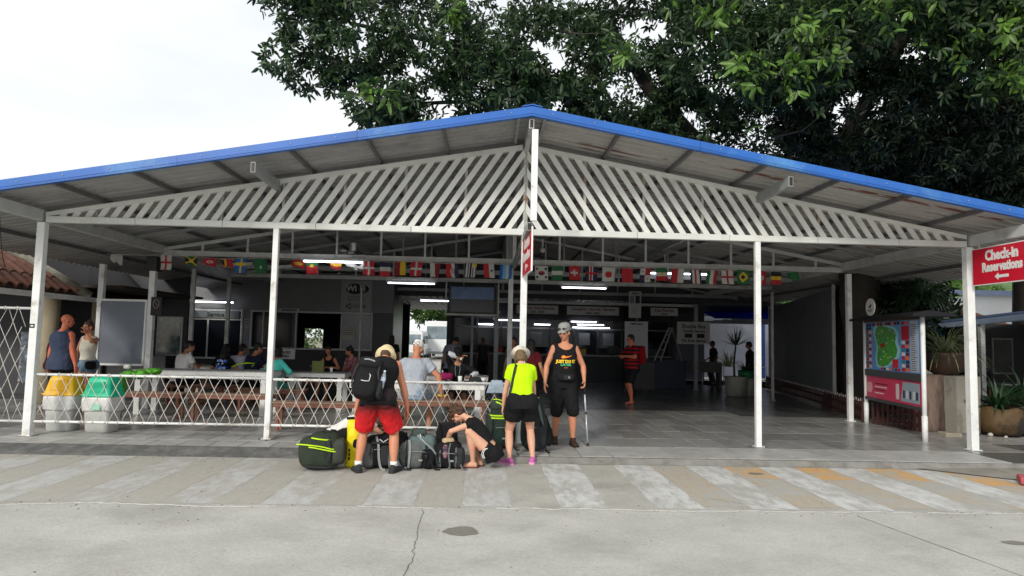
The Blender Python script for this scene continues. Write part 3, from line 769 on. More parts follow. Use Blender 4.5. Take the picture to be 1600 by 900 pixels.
bin_(-6.86, .62, 'white plastic litter bin with a yellow lid beside the first front post', mat('yellow bin lid plastic', (.92, .50, .015), .4, .06, 4), 3, rz=.05)
bin_(-6.2, .5, 'white plastic litter bin with a green lid', mat('green bin lid plastic', (.01, .50, .27), .35, .08, 4), 9, note=1, rz=-.06)
# lime green plastic bag on the bin and table end

# ================================================================ LAMPS
def lamp(x0, x1, y, z, label):
    T = thing('fluorescent_lamp', ((x0 + x1) / 2, y, z), label, 'lamp', 'fluorescent tubes under the roof')
    mb = MB(); mb.box(x0 - .06, x1 + .06, y - .03, y + .03, z + .025, z + .07); mb.build('housing', DULL_METAL, T)
    mb = MB(); mb.tube([(x0, y, z), (x1, y, z)], .017, 8); mb.build('tube', LAMP, T, smooth=True)
    for x in (x0 - .03, x1 + .01):
        mb = MB(); mb.box(x, x + .02, y - .015, y + .015, z - .02, z + .025); mb.build('end_cap', DULL_METAL, T)
lamp(-4.03, -2.84, 3.6, 3.07, 'lit tube lamp nearest the front, left of the centre post')
lamp(-3.03, -1.74, 8.7, 3.07, 'lit tube lamp left of the television')
lamp(-2.25, -1.35, 10.2, 2.68, 'lit tube lamp partly behind the television')
lamp(1.84, 3.08, 8.7, 3.06, 'lit tube lamp above the route signs')
lamp(3.72, 5.11, 6.1, 3.26, 'lit tube lamp behind the right hand flags')
lamp(-.8, .2, 15.2, 2.55, 'lit tube lamp over the left end of the ticket counter')
lamp(-.55, -.0, 15.35, 2.12, 'short lit tube added as a reflection low at the left end of the ticket counter')  # counter tubes from here on are added, standing in for reflections in the glass
lamp(.05, 1.15, 15.45, 2.30, 'lit tube added as a reflection between the centre posts over the counter')
lamp(1.55, 2.15, 15.35, 2.16, 'short lit tube added as a reflection left of the grey cap over the counter')
lamp(2.95, 3.9, 15.4, 2.3, 'upper of the three lit tubes added as reflections over the counter')
lamp(3.2, 4.2, 15.45, 2.19, 'middle of the three lit tubes added as reflections over the counter')
lamp(3.0, 4.4, 15.35, 2.08, 'lowest of the three lit tubes added as reflections over the counter')
lamp(-9.6, -8.3, 11.6, 2.55, 'lit tube lamp over the service window')

# ================================================================ FLAGS ON A STRING
C_ = {'w': flat('flag white', 178, 178, 172), 'r': flat('flag red', 165, 22, 36), 'g': flat('flag green', 20, 92, 52), 'b': flat('flag navy', 20, 26, 62), 'k': flat('flag black', 14, 14, 16), 'y': flat('flag yellow', 200, 168, 30), 'c': flat('flag sky blue', 90, 160, 205), 's': flat('flag blue', 20, 90, 160), 'm': flat('flag maroon', 120, 20, 35), 'o': flat('flag orange', 215, 90, 25)}
def cross(bg, fg, cx=.5, cy=.5, w=.12, fg2=None):
    def f(u, v):
        if fg2 and (abs(u - cx) < w * .45 or abs(v - cy) < w * .3): return fg2
        return fg if (abs(u - cx) < w or abs(v - cy) < w * .75) else bg
    return f
def vst(*c): return lambda u, v: c[min(int(u * len(c)), len(c) - 1)]
def hst(*c): return lambda u, v: c[min(int((1 - v) * len(c)), len(c) - 1)]
def disc(bg, fg, r=.28, inner=None):
    def f(u, v):
        d = math.hypot((u - .5), (v - .5) * 1.25)
        if inner and d < r * .5: return inner
        return fg if d < r else bg
    return f
def korea(u, v):
    d = math.hypot(u - .5, (v - .5) * 1.25)
    if d < .22: return 'r' if v > .5 else 'b'
    if abs(abs(u - .5) - .32) < .06 and abs(abs(v - .5) - .3) < .07: return 'k'
    return 'w'
def panama(u, v): return {(0, 0): 'b', (1, 0): 'w', (0, 1): 'w', (1, 1): 'r'}[(int(u * 2 > 1), int(v * 2 > 1))] if math.hypot(u % .5 - .25, v % .5 - .25) > .08 else 'r'
def brazil(u, v):
    if abs(u - .5) / .4 + abs(v - .5) / .42 < 1: return 'b' if math.hypot(u - .5, (v - .5) * 1.25) < .17 else 'y'
    return 'g'
def swiss(u, v):
    a, b = abs(u - .5), abs(v - .5) * 1.2
    return 'w' if (a < .1 and b < .3) or (b < .1 and a < .3) else 'r'
def portugal(u, v):
    if math.hypot(u - .5, (v - .6) * 1.2) < .15: return 'y'
    return 'g' if v > .6 else 'r'
def croatia(u, v):
    if math.hypot(u - .5, v - .5) < .2: return 'r' if (int(u * 12) + int(v * 12)) % 2 else 'w'
    return 'r' if u < .4 else ('w' if u < .66 else 'b')
def uruguay(u, v): return 'y' if (u > .7 and v > .7) else ('w' if int(u * 9) % 2 else 'b')
def jamaica(u, v): return 'y' if abs(abs(u - .5) - abs(v - .5)) < .09 else ('g' if abs(v - .5) > abs(u - .5) else 'k')
def timor(u, v): return 'k' if u < .3 and abs(v - .5) < .35 else ('y' if u < .5 and abs(v - .5) < .45 else 'r')
def mexico(u, v): return 'y' if math.hypot(u - .5, v - .5) < .13 else ('g', 'w', 'r')[min(int((1 - v) * 3), 2)]
FL_D = [(188, 'g', hst('w', 'w'), .45, 'small folded white flag at the left end of the string'), (263, '', cross('w', 'r', w=.1), 1, 'white flag with a red cross near the left end'), (301, '', jamaica, .55, 'folded green yellow and black flag'), (330, '', disc('r', 'w', .25, 'r'), .55, 'folded red flag with a white ring'), (354, '', timor, .6, 'folded red flag with yellow and black wedge'), (378, '', cross('s', 'y', cy=.6), 1, 'blue flag with a yellow cross'), (406, '', lambda u, v: 'w' if abs(u - .5) < .12 and abs(v - .5) < .25 and int(v * 30) % 2 else 'g', 1, 'green flag with white script left of the second post'), (466, '', disc('r', 'y', .3), .5, 'folded red and gold flag right of the second post'), (485, '', portugal, 1, 'green over red flag with yellow emblem'), (524, '', hst('r', 'y', 'r'), .5, 'folded red and yellow striped flag'), (545, '', hst('m', 'w'), .5, 'folded maroon and white flag'), (557, '', lambda u, v: 'k' if (u - .5) ** 2 + (v - .5) ** 2 < .05 else 'w', .5, 'folded white flag with black emblem'), (573, '', cross('r', 'w', w=.09), 1, 'red flag with thin white cross, crumpled'), (599, '', hst('b', 'w', 'r'), 1, 'navy white and red banded flag'), (618, '', vst('m', 'm'), .95, 'narrow maroon flag'), (626, '', vst('y', 'y'), .95, 'narrow yellow flag'), (648, '', cross('r', 'w', w=.1), 1, 'bright red flag with white cross'), (672, '', vst('w', 'w'), 1, 'narrow plain white flag'), (681, '', vst('m', 'm'), 1, 'narrow plain dark red flag'), (703, '', croatia, 1, 'red and white flag with checkered shield'), (733, '', uruguay, 1, 'navy and white striped flag'), (760, '', lambda u, v: 'k' if math.hypot(u - .75, v - .5) < .1 else ('r' if u < .5 else 'w'), 1, 'red and white flag with a small black emblem'), (788, '', vst('s', 'c', 'w', 's'), 1, 'sky blue and white flag beside the red sign'), (843, '', korea, 1, 'white flag with red and blue disc'), (869, '', hst('g', 'w', 'g'), 1, 'green white green banded flag'), (895, '', swiss, 1, 'red flag with stout white cross'), (922, '', cross('b', 'w', w=.13, fg2='r'), 1, 'navy flag with a red cross edged in white'), (950, '', disc('w', 'r', .27), 1, 'white flag with a red disc'), (979, '', vst('r', 'r'), 1, 'plain red flag'), (1009, '', panama, 1, 'quartered white blue and red flag'), (1034, '', mexico, .9, 'green white red flag with gold emblem'), (1061, '', vst('r', 'w'), 1, 'flag split red and white from side to side'), (1088, '', vst('b', 'w', 'r', 'w', 'b'), 1, 'flag with red centre stripe edged white and navy'), (1116, '', vst('g', 'w', 'r'), 1, 'green white red side by side flag'), (1139, '', cross('w', 'r', w=.11), 1, 'white flag with a red cross near the right end'), (1166, '', brazil, 1, 'green flag with yellow diamond'), (1193, '', disc('r', 'w', .25, 'r'), 1, 'red flag with a white ring near the right end'), (1219, '', hst('k', 'y', 'r'), .9, 'black yellow and red banded flag'), (1245, '', hst('g', 'g'), .6, 'dark green flag at the right end of the string')]
STR_Y = 3.7
strx = []
for i, (px, _, fn, hh, lab) in enumerate(FL_D):
    x = (px - 757) * .01325 - .30 + .0
    z = 3.12 + .012 * math.sin(i * 1.3) - (.02 if 2 < i < 8 else 0)
    strx.append((x, z))
    w, h = (.245, .30) if lab.split()[0] not in ('narrow',) else (.11, .3)
    w *= 1 + .1 * math.sin(i * 4.7); tl = .10 * math.sin(i * 2.9)
    nu, nv = 12, 14
    mb = MB(); keys = []
    vs = []
    fold = hh < .7
    for b in range(nv + 1):
        for a in range(nu + 1):
            u, v = a / nu, b / nv
            yy = .018 * math.sin(u * 7 + i * 2.1) * (1.1 - v) + .012 * noise.noise(V((u * 2, v * 2, i)))
            zz = z - h * (1 - v) * (hh if not fold else (.35 + .3 * abs(noise.noise(V((u * 1.7, i * 3.3, 0)))) + .25 * u))
            vs.append((x - w / 2 + w * u + ((.035 * noise.noise(V((i * 5, v * 1.5, 0))) - tl * .3) * (1 - v)), STR_Y + yy, zz))
    fs = []; mi = []; used = []
    for b in range(nv):
        for a in range(nu):
            q = b * (nu + 1) + a; fs.append((q, q + 1, q + nu + 2, q + nu + 1))
            k_ = fn((a + .5) / nu, (b + .5) / nv)
            if k_ not in used: used.append(k_)
            mi.append(used.index(k_))
    mb.add(vs, fs); mb.mi = mi
    me = mb.mesh('flag', (x, STR_Y, z), [C_[q] for q in used], smooth=True, fix=False)
    o = bpy.data.objects.new('flag', me); col.objects.link(o); o.location = (x, STR_Y, z)
    s = o.modifiers.new('cloth', 'SOLIDIFY'); s.thickness = .002
    tag(o, 'hanging ' + lab, 'flag', 'small national flags strung under the second beam')
pts = [(strx[0][0] - .2, STR_Y, 3.12)]
for a, b in zip(strx[:-1], strx[1:]): pts += [(a[0], STR_Y, a[1] + .004), ((a[0] + b[0]) / 2, STR_Y, (a[1] + b[1]) / 2 - .006)]
pts += [(strx[-1][0], STR_Y, 3.12), (7.2, STR_Y, 3.15)]
mb = MB(); mb.tube(pts, .004, 4); o = mb.build('flag_string', ROPE); tag(o, 'thin string carrying the row of small flags', 'string')

# ================================================================ SIGNS
SIGN_RED = mat('red sign paint', (.62, .012, .035), .3, .05, 3)
SIGN_W = mat('white sign lettering', (.80, .80, .79), .4, .03, 5)
def hang_sign(x, y0, y1, z0, z1, label):
    """plane along Y, read from the -x side: the far edge is the reader's left"""
    T = thing('hanging_sign', (x, (y0 + y1) / 2, z1), label, 'sign', 'red Check-in Reservations signs')
    mb = MB(); mb.box(x - .012, x + .012, y0, y1, z0, z1); mb.build('panel', SIGN_W, T, bevel=.006)
    mb = MB(); mb.box(x - .016, x + .016, y0 + .018, y1 - .018, z0 + .018, z1 - .018); mb.build('red_field', SIGN_RED, T)
    for sx in (-1, 1):
        X_ = (0, -1, 0) if sx < 0 else (0, 1, 0)
        fr = lambda yy, zz: frame((x + sx * .0185, yy, zz), X_, (0, 0, 1))
        yc = (y0 + y1) / 2; h = z1 - z0
        text('lettering', 'Check-in', h * .36, fr(yc, z1 - h * .25), SIGN_W, T, bold=.010, sx=.86)
        text('lettering', 'Reservations', h * .33, fr(yc, z1 - h * .55), SIGN_W, T, bold=.009, sx=.80)
        mb = MB(); s2 = -1 if sx < 0 else 1
        def q(u, w_): return (yc + s2 * u, z0 + h * .19 + w_)
        poly = [q(-.14, 0), q(-.07, .05), q(-.07, .022), q(.13, .022), q(.13, -.022), q(-.07, -.022), q(-.07, -.05)]
        mb.prism(poly, 'x', x + sx * .0163, x + sx * .0205); mb.build('arrow', SIGN_W, T)
    for yy in (y0 + .15, y1 - .15):
        mb = MB(); mb.box(x - .006, x + .006, yy - .012, yy + .012, z1, z1 + .05); mb.build('hanger', DULL_METAL, T)
    return T
hang_sign(.29, -1.20, -.08, 2.50, 3.12, 'red Check-in Reservations sign hanging in front of the centre post').rotation_euler = (0, 0, .05)
hang_sign(7.30, -1.37, -.13, 2.54, 3.12, 'red Check-in Reservations sign hanging beside the rightmost post')
SB = mat('white sign board', (.42, .42, .41), .5, .06, 3)
INK = flat('black print', 22, 22, 24); INKR = flat('dark red print', 110, 30, 35); INKB = flat('blue black print', 24, 28, 44)
def board(name, x0, x1, y, z0, z1, label, lines, m=SB, grp=None, cat='sign', hang=None, frm=None):
    T = thing(name, ((x0 + x1) / 2, y, z0), label, cat, grp)
    mb = MB(); mb.box(x0, x1, y, y + .025, z0, z1); mb.build('panel', m, T, bevel=.003)
    for txt, sz, zz, mm, sx in lines:
        text('lettering', txt, sz, frame(((x0 + x1) / 2, y - .002, zz), (1, 0, 0), (0, 0, 1)), mm, T, bold=.004, sx=sx)
    if hang:
        for xx in (x0 + .12, x1 - .12):
            mb = MB(); mb.tube([(xx, y + .012, z1), (xx, y + .012, hang)], .004, 4); mb.build('hanger', DARK_STEEL, T)
    if frm:
        mb = MB()
        for a, b, c, d in ((x0 - .03, x1 + .03, z0 - .03, z0), (x0 - .03, x1 + .03, z1, z1 + .03), (x0 - .03, x0, z0, z1), (x1, x1 + .03, z0, z1)): mb.box(a, b, y - .01, y + .035, c, d)
        mb.build('frame', frm, T)
    return T
G_ = 'white route signs over the ticket counter'
board('route_sign', .76, 2.2, 13.0, 2.47, 2.76, 'white route sign reading Koh Tao - Koh Nangyuan', [('Koh Tao - Koh Nangyuan', .125, 2.665, INKR, .9), ('- 8.30 - 10.30 -', .09, 2.535, INK, 1)], grp=G_, hang=2.85)
board('route_sign', 2.5, 4.3, 13.0, 2.47, 2.76, 'white route sign reading Chumphon - Hua Hin - Bangkok', [('Chumphon - Hua Hin - Bangkok', .125, 2.665, INKR, .92), ('- 8.30 - 14.00 -', .09, 2.535, INK, 1)], grp=G_, hang=2.85)
board('route_sign', 5.4, 6.35, 13.0, 2.50, 2.77, 'white route sign reading Koh Phangan', [('Koh Phangan', .13, 2.68, INKR, .95), ('- 12.30 -', .08, 2.56, INK, 1)], grp=G_, hang=2.85)
T = board('shuttle_sign', 6.2, 7.26, 12.45, 1.58, 2.26, 'white Shuttle Bus sign beside the dark post', [('Shuttle Bus', .19, 2.14, INK, .93), ('Transfer Service', .125, 1.98, INK, .93), ('On Koh Samui', .14, 1.66, INK, .98)], frm=DULL_METAL)
for a in (6.42, 6.84):
    mb = MB(); mb.box(a, a + .26, 12.44, 12.452, 1.76, 1.9); mb.build('small_print', INKB, T)
T = board('hanging_notice', 4.43, 4.84, 12.0, 2.37, 3.25, 'narrow white notice hanging above the man in the striped shirt', [('Ferry', .09, 3.18, INK, 1)] + [('- - - - - - -', .05, 2.52 + .06 * k, INK, 1) for k in range(4)])
for a in (4.46, 4.65):
    mb = MB(); mb.box(a, a + .14, 11.99, 12.002, 2.85, 3.1); mb.build('small_print', INKB if a > 4.5 else flat('grey print', 120, 120, 125), T)
T = board('timetable_board', 4.1, 4.83, 11.0, 1.07, 2.22, 'white timetable board behind the man in the striped shirt', [('TIMETABLE', .08, 2.14, INK, 1)], m=mat('pale grey timetable panel', (.36, .37, .39), .4, .1, 3))
for k in range(12):
    mb = MB(); mb.box(4.16, 4.77, 10.99, 11.001, 2.04 - k * .07, 2.046 - k * .07); mb.build('table_rule', flat('grey print', 120, 120, 125), T)
for xx in (4.14, 4.79):
    mb = MB(); mb.box(xx - .015, xx + .015, 11.03, 11.06, 0, 2.2); mb.build('leg', DARK_STEEL, T)
mb = MB(); mb.box(4.35, 5.0, 10.75, 10.85, .1, .95); o = mb.build('roll_up_stand', mat('black banner stand', (.015, .015, .018), .5, .1, 3), bevel=.01); tag(o, 'black banner panel standing behind the striped shirt man', 'banner')
# office signs
T = thing('wifi_sign', (-4.55, 11.98, 2.35), 'pale wall sign with black WiFi bubble and arrow pointing left', 'sign')
mb = MB(); mb.box(-5.0, -4.0, 11.97, 11.995, 2.36, 3.38); mb.build('panel', mat('pale grey sign board', (.30, .30, .30), .6, .05, 3), T)
mb = MB(); mb.ell((-4.56, 11.955, 3.1), (.28, .012, .17), n=24); mb.ell((-4.3, 11.956, 3.1), (.2, .011, .13), n=20); mb.build('bubble', INK, T, smooth=True)
text('lettering', 'Wi', .26, frame((-4.66, 11.938, 3.11), (1, 0, 0), (0, 0, 1)), flat('pale lettering', 190, 190, 190), T, bold=.01)
text('lettering', 'Fi', .26, frame((-4.31, 11.938, 3.11), (1, 0, 0), (0, 0, 1)), flat('pale lettering', 190, 190, 190), T, bold=.01)
text('lettering', 'In the terminal', .09, frame((-4.5, 11.965, 2.84), (1, 0, 0), (0, 0, 1)), INK, T)
text('lettering', 'BUY A TICKET', .09, frame((-4.5, 11.965, 2.74), (1, 0, 0), (0, 0, 1)), INK, T)
mb = MB(); mb.prism([(-4.85, 2.54), (-4.68, 2.65), (-4.68, 2.58), (-4.2, 2.58), (-4.2, 2.50), (-4.68, 2.50), (-4.68, 2.43)], 'y', 11.955, 11.968); a = mb.build('arrow', INK, T)
mb = MB(); mb.prism([(-4.79, 2.54), (-4.705, 2.6), (-4.705, 2.563), (-4.24, 2.563), (-4.24, 2.517), (-4.705, 2.517), (-4.705, 2.48)], 'y', 11.950, 11.956); mb.build('arrow_inside', flat('grey sign inside', 150, 150, 150), a)
T = thing('service_sign', (-9.3, 11.9, 2.05), 'dark window strip reading Post Card Service beside a lit reflection', 'sign')
mb = MB(); mb.box(-10.3, -8.2, 11.91, 11.935, 2.06, 2.27); mb.build('panel', mat('grey blue glazed strip', (.16, .18, .19), .3, .3, 2), T)
text('lettering', 'Internet', .17, frame((-9.9, 11.905, 2.16), (1, 0, 0), (0, 0, 1)), INK, T, bold=.005); text('lettering', 'Service', .19, frame((-8.95, 11.905, 2.16), (1, 0, 0), (0, 0, 1)), INK, T, bold=.006)
board('wall_notice', -6.95, -6.3, 11.9, 2.3, 2.42, 'small white notice over the office window', [('INFORMATION', .07, 2.36, INK, 1)], m=SB)
T = board('no_smoking_sign', -7.2, -6.98, 3.92, 1.9, 2.28, 'small dark no smoking sign on the second row post', [], m=flat('dark brown sign', 40, 34, 32))
mb = MB(); mb.tube([(-7.09 + .06 * math.cos(a), 3.912, 2.14 + .09 * math.sin(a)) for a in np.linspace(0, 2 * PI, 18)], .007, 5); mb.tube([(-7.13, 3.912, 2.2), (-7.05, 3.912, 2.08)], .006, 5); mb.build('ring', flat('worn pale print', 150, 145, 140), T)
board('table_menu', -3.95, -3.7, 4.3, .78, 1.02, 'olive green menu card standing on the far white table', [], m=flat('olive menu card', 105, 115, 60))
board('price_card', -5.35, -4.85, 6.25, .98, 1.22, 'small white card above the woman in teal', [('SNACKS', .08, 1.14, INK, 1), ('MENU', .08, 1.05, INK, 1)], m=SB)
# notice board between posts on the left
T = thing('notice_board', (-7.75, 4.0, .86), 'blank blue grey notice board framed in white between two posts', 'notice board')
mb = MB(); mb.box(-8.20, -7.32, 3.93, 3.95, .90, 2.18); mb.build('panel', mat('blue grey felt panel', (.165, .185, .225), .55, .12, 1.2), T)
for a in ((-8.24, -7.28, .86, .90), (-8.24, -7.28, 2.18, 2.22), (-8.24, -8.205, .9, 2.18), (-7.315, -7.28, .9, 2.18)):
    mb = MB(); mb.box(a[0], a[1], 3.915, 3.96, a[2], a[3]); mb.build('frame', WHITE_METAL, T)
mb = MB(); mb.box(-7.045, -6.975, -.0625, -.059, 1.58, 1.64); o = mb.build('post_sticker', INK); tag(o, 'tiny black sticker on the first front post', 'sticker')
mb2 = MB(); mb2.box(-7.03, -6.99, -.0645, -.0625, 1.6, 1.62); mb2.build('sticker_mark', SIGN_W, o)

# ================================================================ TELEVISION
T = thing('television', (-.66, 8.7, 2.15), 'flat television in a metal cage hanging from the beam', 'television')
mb = MB(); mb.box(-1.33, -.02, 8.62, 8.7, 2.26, 3.04); mb.build('casing', BLACK, T, bevel=.008)
TVM = mat('dim television picture', (.012, .02, .05), .12, .5, 1.8, c2=(.10, .15, .26), lo=.5, hi=.62)
mb = MB(); mb.box(-1.27, -.08, 8.612, 8.618, 2.66, 3.0); mb.build('screen_sky', mat('dusky blue picture', (.05, .085, .17), .25, .5, 3, emit=.12), T)
mb = MB(); mb.box(-1.27, -.08, 8.612, 8.618, 2.31, 2.657); mb.build('screen_land', mat('dark picture', (.012, .014, .02), .25, .5, 3), T)
for a in ((-1.42, -1.385, 2.2, 3.17), (.035, .07, 2.2, 3.17)):
    mb = MB(); mb.box(a[0], a[1], 8.55, 8.72, a[2], a[3]); mb.build('bracket', DULL_METAL, T)
mb = MB(); mb.box(-1.385, .035, 8.55, 8.72, 2.2, 2.235); mb.build('shelf', DULL_METAL, T)
mb = MB(); mb.box(-1.36, .01, 8.56, 8.60, 2.238, 2.255); mb.build('shelf_lip', DULL_METAL, T)

# ================================================================ WALL FAN, LADDER
T = thing('wall_fan', (-3.15, 4.05, 3.3), 'white ceiling fan on the beam above the nearest lamp', 'fan')
mb = MB(); mb.lathe([(.03, 0), (.05, .02), (.05, .14), (.07, .16), (.03, .2)], (-3.12, 4.05, 3.35), 12); mb.build('motor', DULL_METAL, T, smooth=True)
mb = MB(); mb.tube([(-3.28 + .2 * math.cos(a), 4.05 + .06 * math.sin(a), 3.32 + .06 * math.sin(a) - .03 * math.cos(a)) for a in np.linspace(0, 2 * PI, 24)], .006, 5); mb.build('guard', DULL_METAL, T)
for k in range(3):
    a = k * 2 * PI / 3; mb = MB(); mb.ell((-3.28 + .1 * math.cos(a), 4.05, 3.32 + .045 * math.sin(a)), (.08, .012, .03), n=8, k=5); mb.build('blade', DULL_METAL, T, smooth=True)
T = thing('step_ladder', (6.0, 12.9, 0), 'aluminium step ladder leaning open by the counter', 'ladder')
AL = mat('aluminium', (.25, .26, .27), .5, .1, 4, metal=.3)
for xa, xb, yy in ((5.75, 6.2, 12.85), (5.95, 6.35, 12.85), (6.4, 6.75, 12.95)):
    pass
for (xa, xb) in ((5.5, 6.02), (5.72, 6.12)):
    mb = MB(); mb.bar((xa, 12.9, .95), (xb, 12.9, 2.1), .03, .05); mb.build('rail', AL, T)
for (xa, xb) in ((6.5, 6.12), ):
    mb = MB(); mb.bar((xa, 13.0, .95), (xb, 12.95, 2.1), .03, .05); mb.build('rail', AL, T)
for k in range(4):
    t = .12 + k * .22; mb = MB(); mb.bar((5.5 + .52 * t, 12.9, .95 + 1.15 * t), (5.72 + .4 * t, 12.9, .95 + 1.15 * t), .05, .025); mb.build('rung', AL, T)

# ================================================================ MAP BOARD
a_, b_ = V((7.60, 3.50, 0)), V((7.14, .90, 0))
MAPT = thing('map_board', ((a_ + b_) / 2), 'roofed tourist map board with a green island map and pink banner', 'map board')
ux = (b_ - a_).normalized(); nx = V((ux.y, -ux.x, 0))     # nx faces the pavilion floor (-x)
if nx.x > 0: nx = -nx
Lm = (b_ - a_).length
def mp(u, z, d=0): p = a_ + ux * (u * Lm) + nx * d; return (p.x, p.y, z)
def mquad(name, u0, u1, z0, z1, d0, d1, m, par):
    mb = MB(); mb.add([mp(u0, z0, d0), mp(u1, z0, d0), mp(u1, z1, d0), mp(u0, z1, d0), mp(u0, z0, d1), mp(u1, z0, d1), mp(u1, z1, d1), mp(u0, z1, d1)],
                      [(0, 1, 2, 3), (7, 6, 5, 4), (0, 4, 5, 1), (1, 5, 6, 2), (2, 6, 7, 3), (3, 7, 4, 0)]); return mb.build(name, m, par)
for u, z0, m in ((0, 0, WHITE_METAL), (1, 0, WHITE_METAL)):
    p = mp(u, 0); mb = MB(); mb.tube([(p[0], p[1], 0), (p[0], p[1], 2.1)], .038, 10); mb.build('post', m, MAPT, smooth=True)
    mb = MB(); mb.tube([(p[0], p[1], 0), (p[0], p[1], .42)], .047, 10); mb.build('post_sleeve', m, MAPT, smooth=True)
mpan = mquad('map_panel', .03, .97, 1.12, 2.06, -.015, .015, flat('map sea blue', 85, 150, 208, rough=.3, var=.15, scale=3), MAPT)
mquad('frame', .01, .99, 2.06, 2.10, -.03, .03, mat('brown board frame', (.12, .05, .03), .5, .1, 5), MAPT)
mquad('frame', .01, .99, .99, 1.12, -.03, .03, DARK_STEEL, MAPT); mquad('frame', .01, .99, .5, .56, -.03, .03, DARK_STEEL, MAPT)
ban = mquad('banner', .03, .97, .56, .985, -.012, .015, flat('banner pink', 205, 60, 95, rough=.4, var=.12), MAPT)
rnd = random.Random(5)
isl = [(.25, 1.95), (.33, 2.0), (.42, 1.96), (.50, 1.93), (.56, 1.9), (.60, 1.80), (.585, 1.66), (.62, 1.52), (.60, 1.40), (.53, 1.33), (.46, 1.24), (.36, 1.19), (.27, 1.22), (.25, 1.38), (.28, 1.55), (.25, 1.7), (.22, 1.84)]
def mpoly(name, pts, d0, d1, m, par):
    mb = MB(); n = len(pts); mb.add([mp(u, z, d0) for u, z in pts] + [mp(u, z, d1) for u, z in pts], [tuple(range(n)), tuple(reversed(range(n, 2 * n)))] + [(i, (i + 1) % n, n + (i + 1) % n, n + i) for i in range(n)]); return mb.build(name, m, par)
mpoly('reef_print', [(.40 + (u - .40) * 1.22, 1.58 + (z - 1.58) * 1.1) for u, z in isl], .0155, .0165, flat('map shallow water', 150, 205, 215, rough=.3), mpan)
mpoly('island_print', isl, .0168, .0178, flat('map island green', 70, 150, 50, rough=.35, var=.25, scale=7), mpan)
mpoly('island_print', [(.3, 1.6), (.37, 1.66), (.42, 1.6), (.36, 1.55)], .018, .019, flat('map red patch', 150, 45, 35), mpan)
for k in range(26):
    u, z = rnd.uniform(.28, .56), rnd.uniform(1.28, 1.9)
    mpoly('map_mark', [(u, z), (u + .012, z), (u + .012, z + .022), (u, z + .022)], .018, .0195, [flat('map yellow mark', 230, 215, 90), flat('map white mark', 225, 225, 220), flat('map blue mark', 50, 90, 180)][k % 3], mpan)
cols = [flat('ad red', 185, 30, 40), flat('ad navy', 40, 50, 90), flat('ad pale', 205, 205, 205), flat('ad orange', 215, 110, 50), flat('ad teal', 60, 120, 130), flat('ad maroon', 110, 30, 40)]
for r_ in range(13):   # small adverts left of the island and along the edges
    for c_ in range(2):
        z = 1.15 + r_ * .069; u = .045 + c_ * .055
        mpoly('advert_print', [(u, z), (u + .048, z), (u + .048, z + .058), (u, z + .058)], .0168, .0182, cols[(r_ * 3 + c_ * 2 + (r_ % 2)) % 6 if r_ < 11 else 1], mpan)
for k in range(10):
    u = .17 + k * .05; mpoly('advert_print', [(u, 1.985), (u + .042, 1.985), (u + .042, 2.045), (u, 2.045)], .0168, .0182, cols[(k * 2 + 1) % 6], mpan)
    if k > 2: mpoly('advert_print', [(u, 1.135), (u + .042, 1.135), (u + .042, 1.18), (u, 1.18)], .0168, .0182, cols[(k + 3) % 6], mpan)
for r_ in range(13):
    z = 1.14 + r_ * .07
    for c_ in range(2):
        u = .69 + c_ * .065
        if not (8 <= r_ <= 11) : mpoly('advert_print', [(u, z), (u + .055, z), (u + .055, z + .06), (u, z + .06)], .0168, .0182, cols[(r_ * 2 + c_ * 3) % 6], mpan)
mpoly('advert_print', [(.69, 1.7), (.81, 1.7), (.81, 1.96), (.69, 1.96)], .0169, .0183, cols[0], mpan)
mpoly('advert_print', [(.53, 1.19), (.63, 1.19), (.63, 1.35), (.53, 1.35)], .0169, .0183, cols[0], mpan)
lst = mpoly('list_print', [(.83, 1.14), (.955, 1.14), (.955, 2.04), (.83, 2.04)], .0168, .018, flat('map list grey', 185, 192, 205, rough=.3), mpan)
for k in range(22):
    z = 1.17 + k * .038; mpoly('list_print', [(.84, z), (.84 + rnd.uniform(.05, .1), z), (.90, z + .012), (.84, z + .012)], .0182, .0192, INKB, mpan)
mpoly('banner_print', [(.05, .66), (.13, .66), (.15, .75), (.13, .86), (.05, .86), (.035, .75)], .0155, .0175, flat('banner pale pink', 230, 160, 170), ban)
for k in range(4): mpoly('banner_print', [(.2, .84 - k * .06), (.45 - .03 * k, .84 - k * .06), (.45 - .03 * k, .86 - k * .06), (.2, .86 - k * .06)], .0155, .0175, flat('banner text', 235, 205, 210) if k % 2 else INKR, ban)
mpoly('banner_print', [(.66, .6), (.95, .6), (.95, .95), (.7, .95)], .0155, .0175, flat('banner grey blue', 150, 165, 175), ban)
for k in range(5): mpoly('banner_print', [(.70 + k * .05, .66), (.73 + k * .05, .66), (.73 + k * .05, .8), (.70 + k * .05, .8)], .0178, .0195, cols[2] if k % 2 else cols[1], ban)
mpoly('banner_print', [(.58, .62), (.63, .62), (.63, .9), (.58, .9)], .0155, .0175, cols[2], ban)
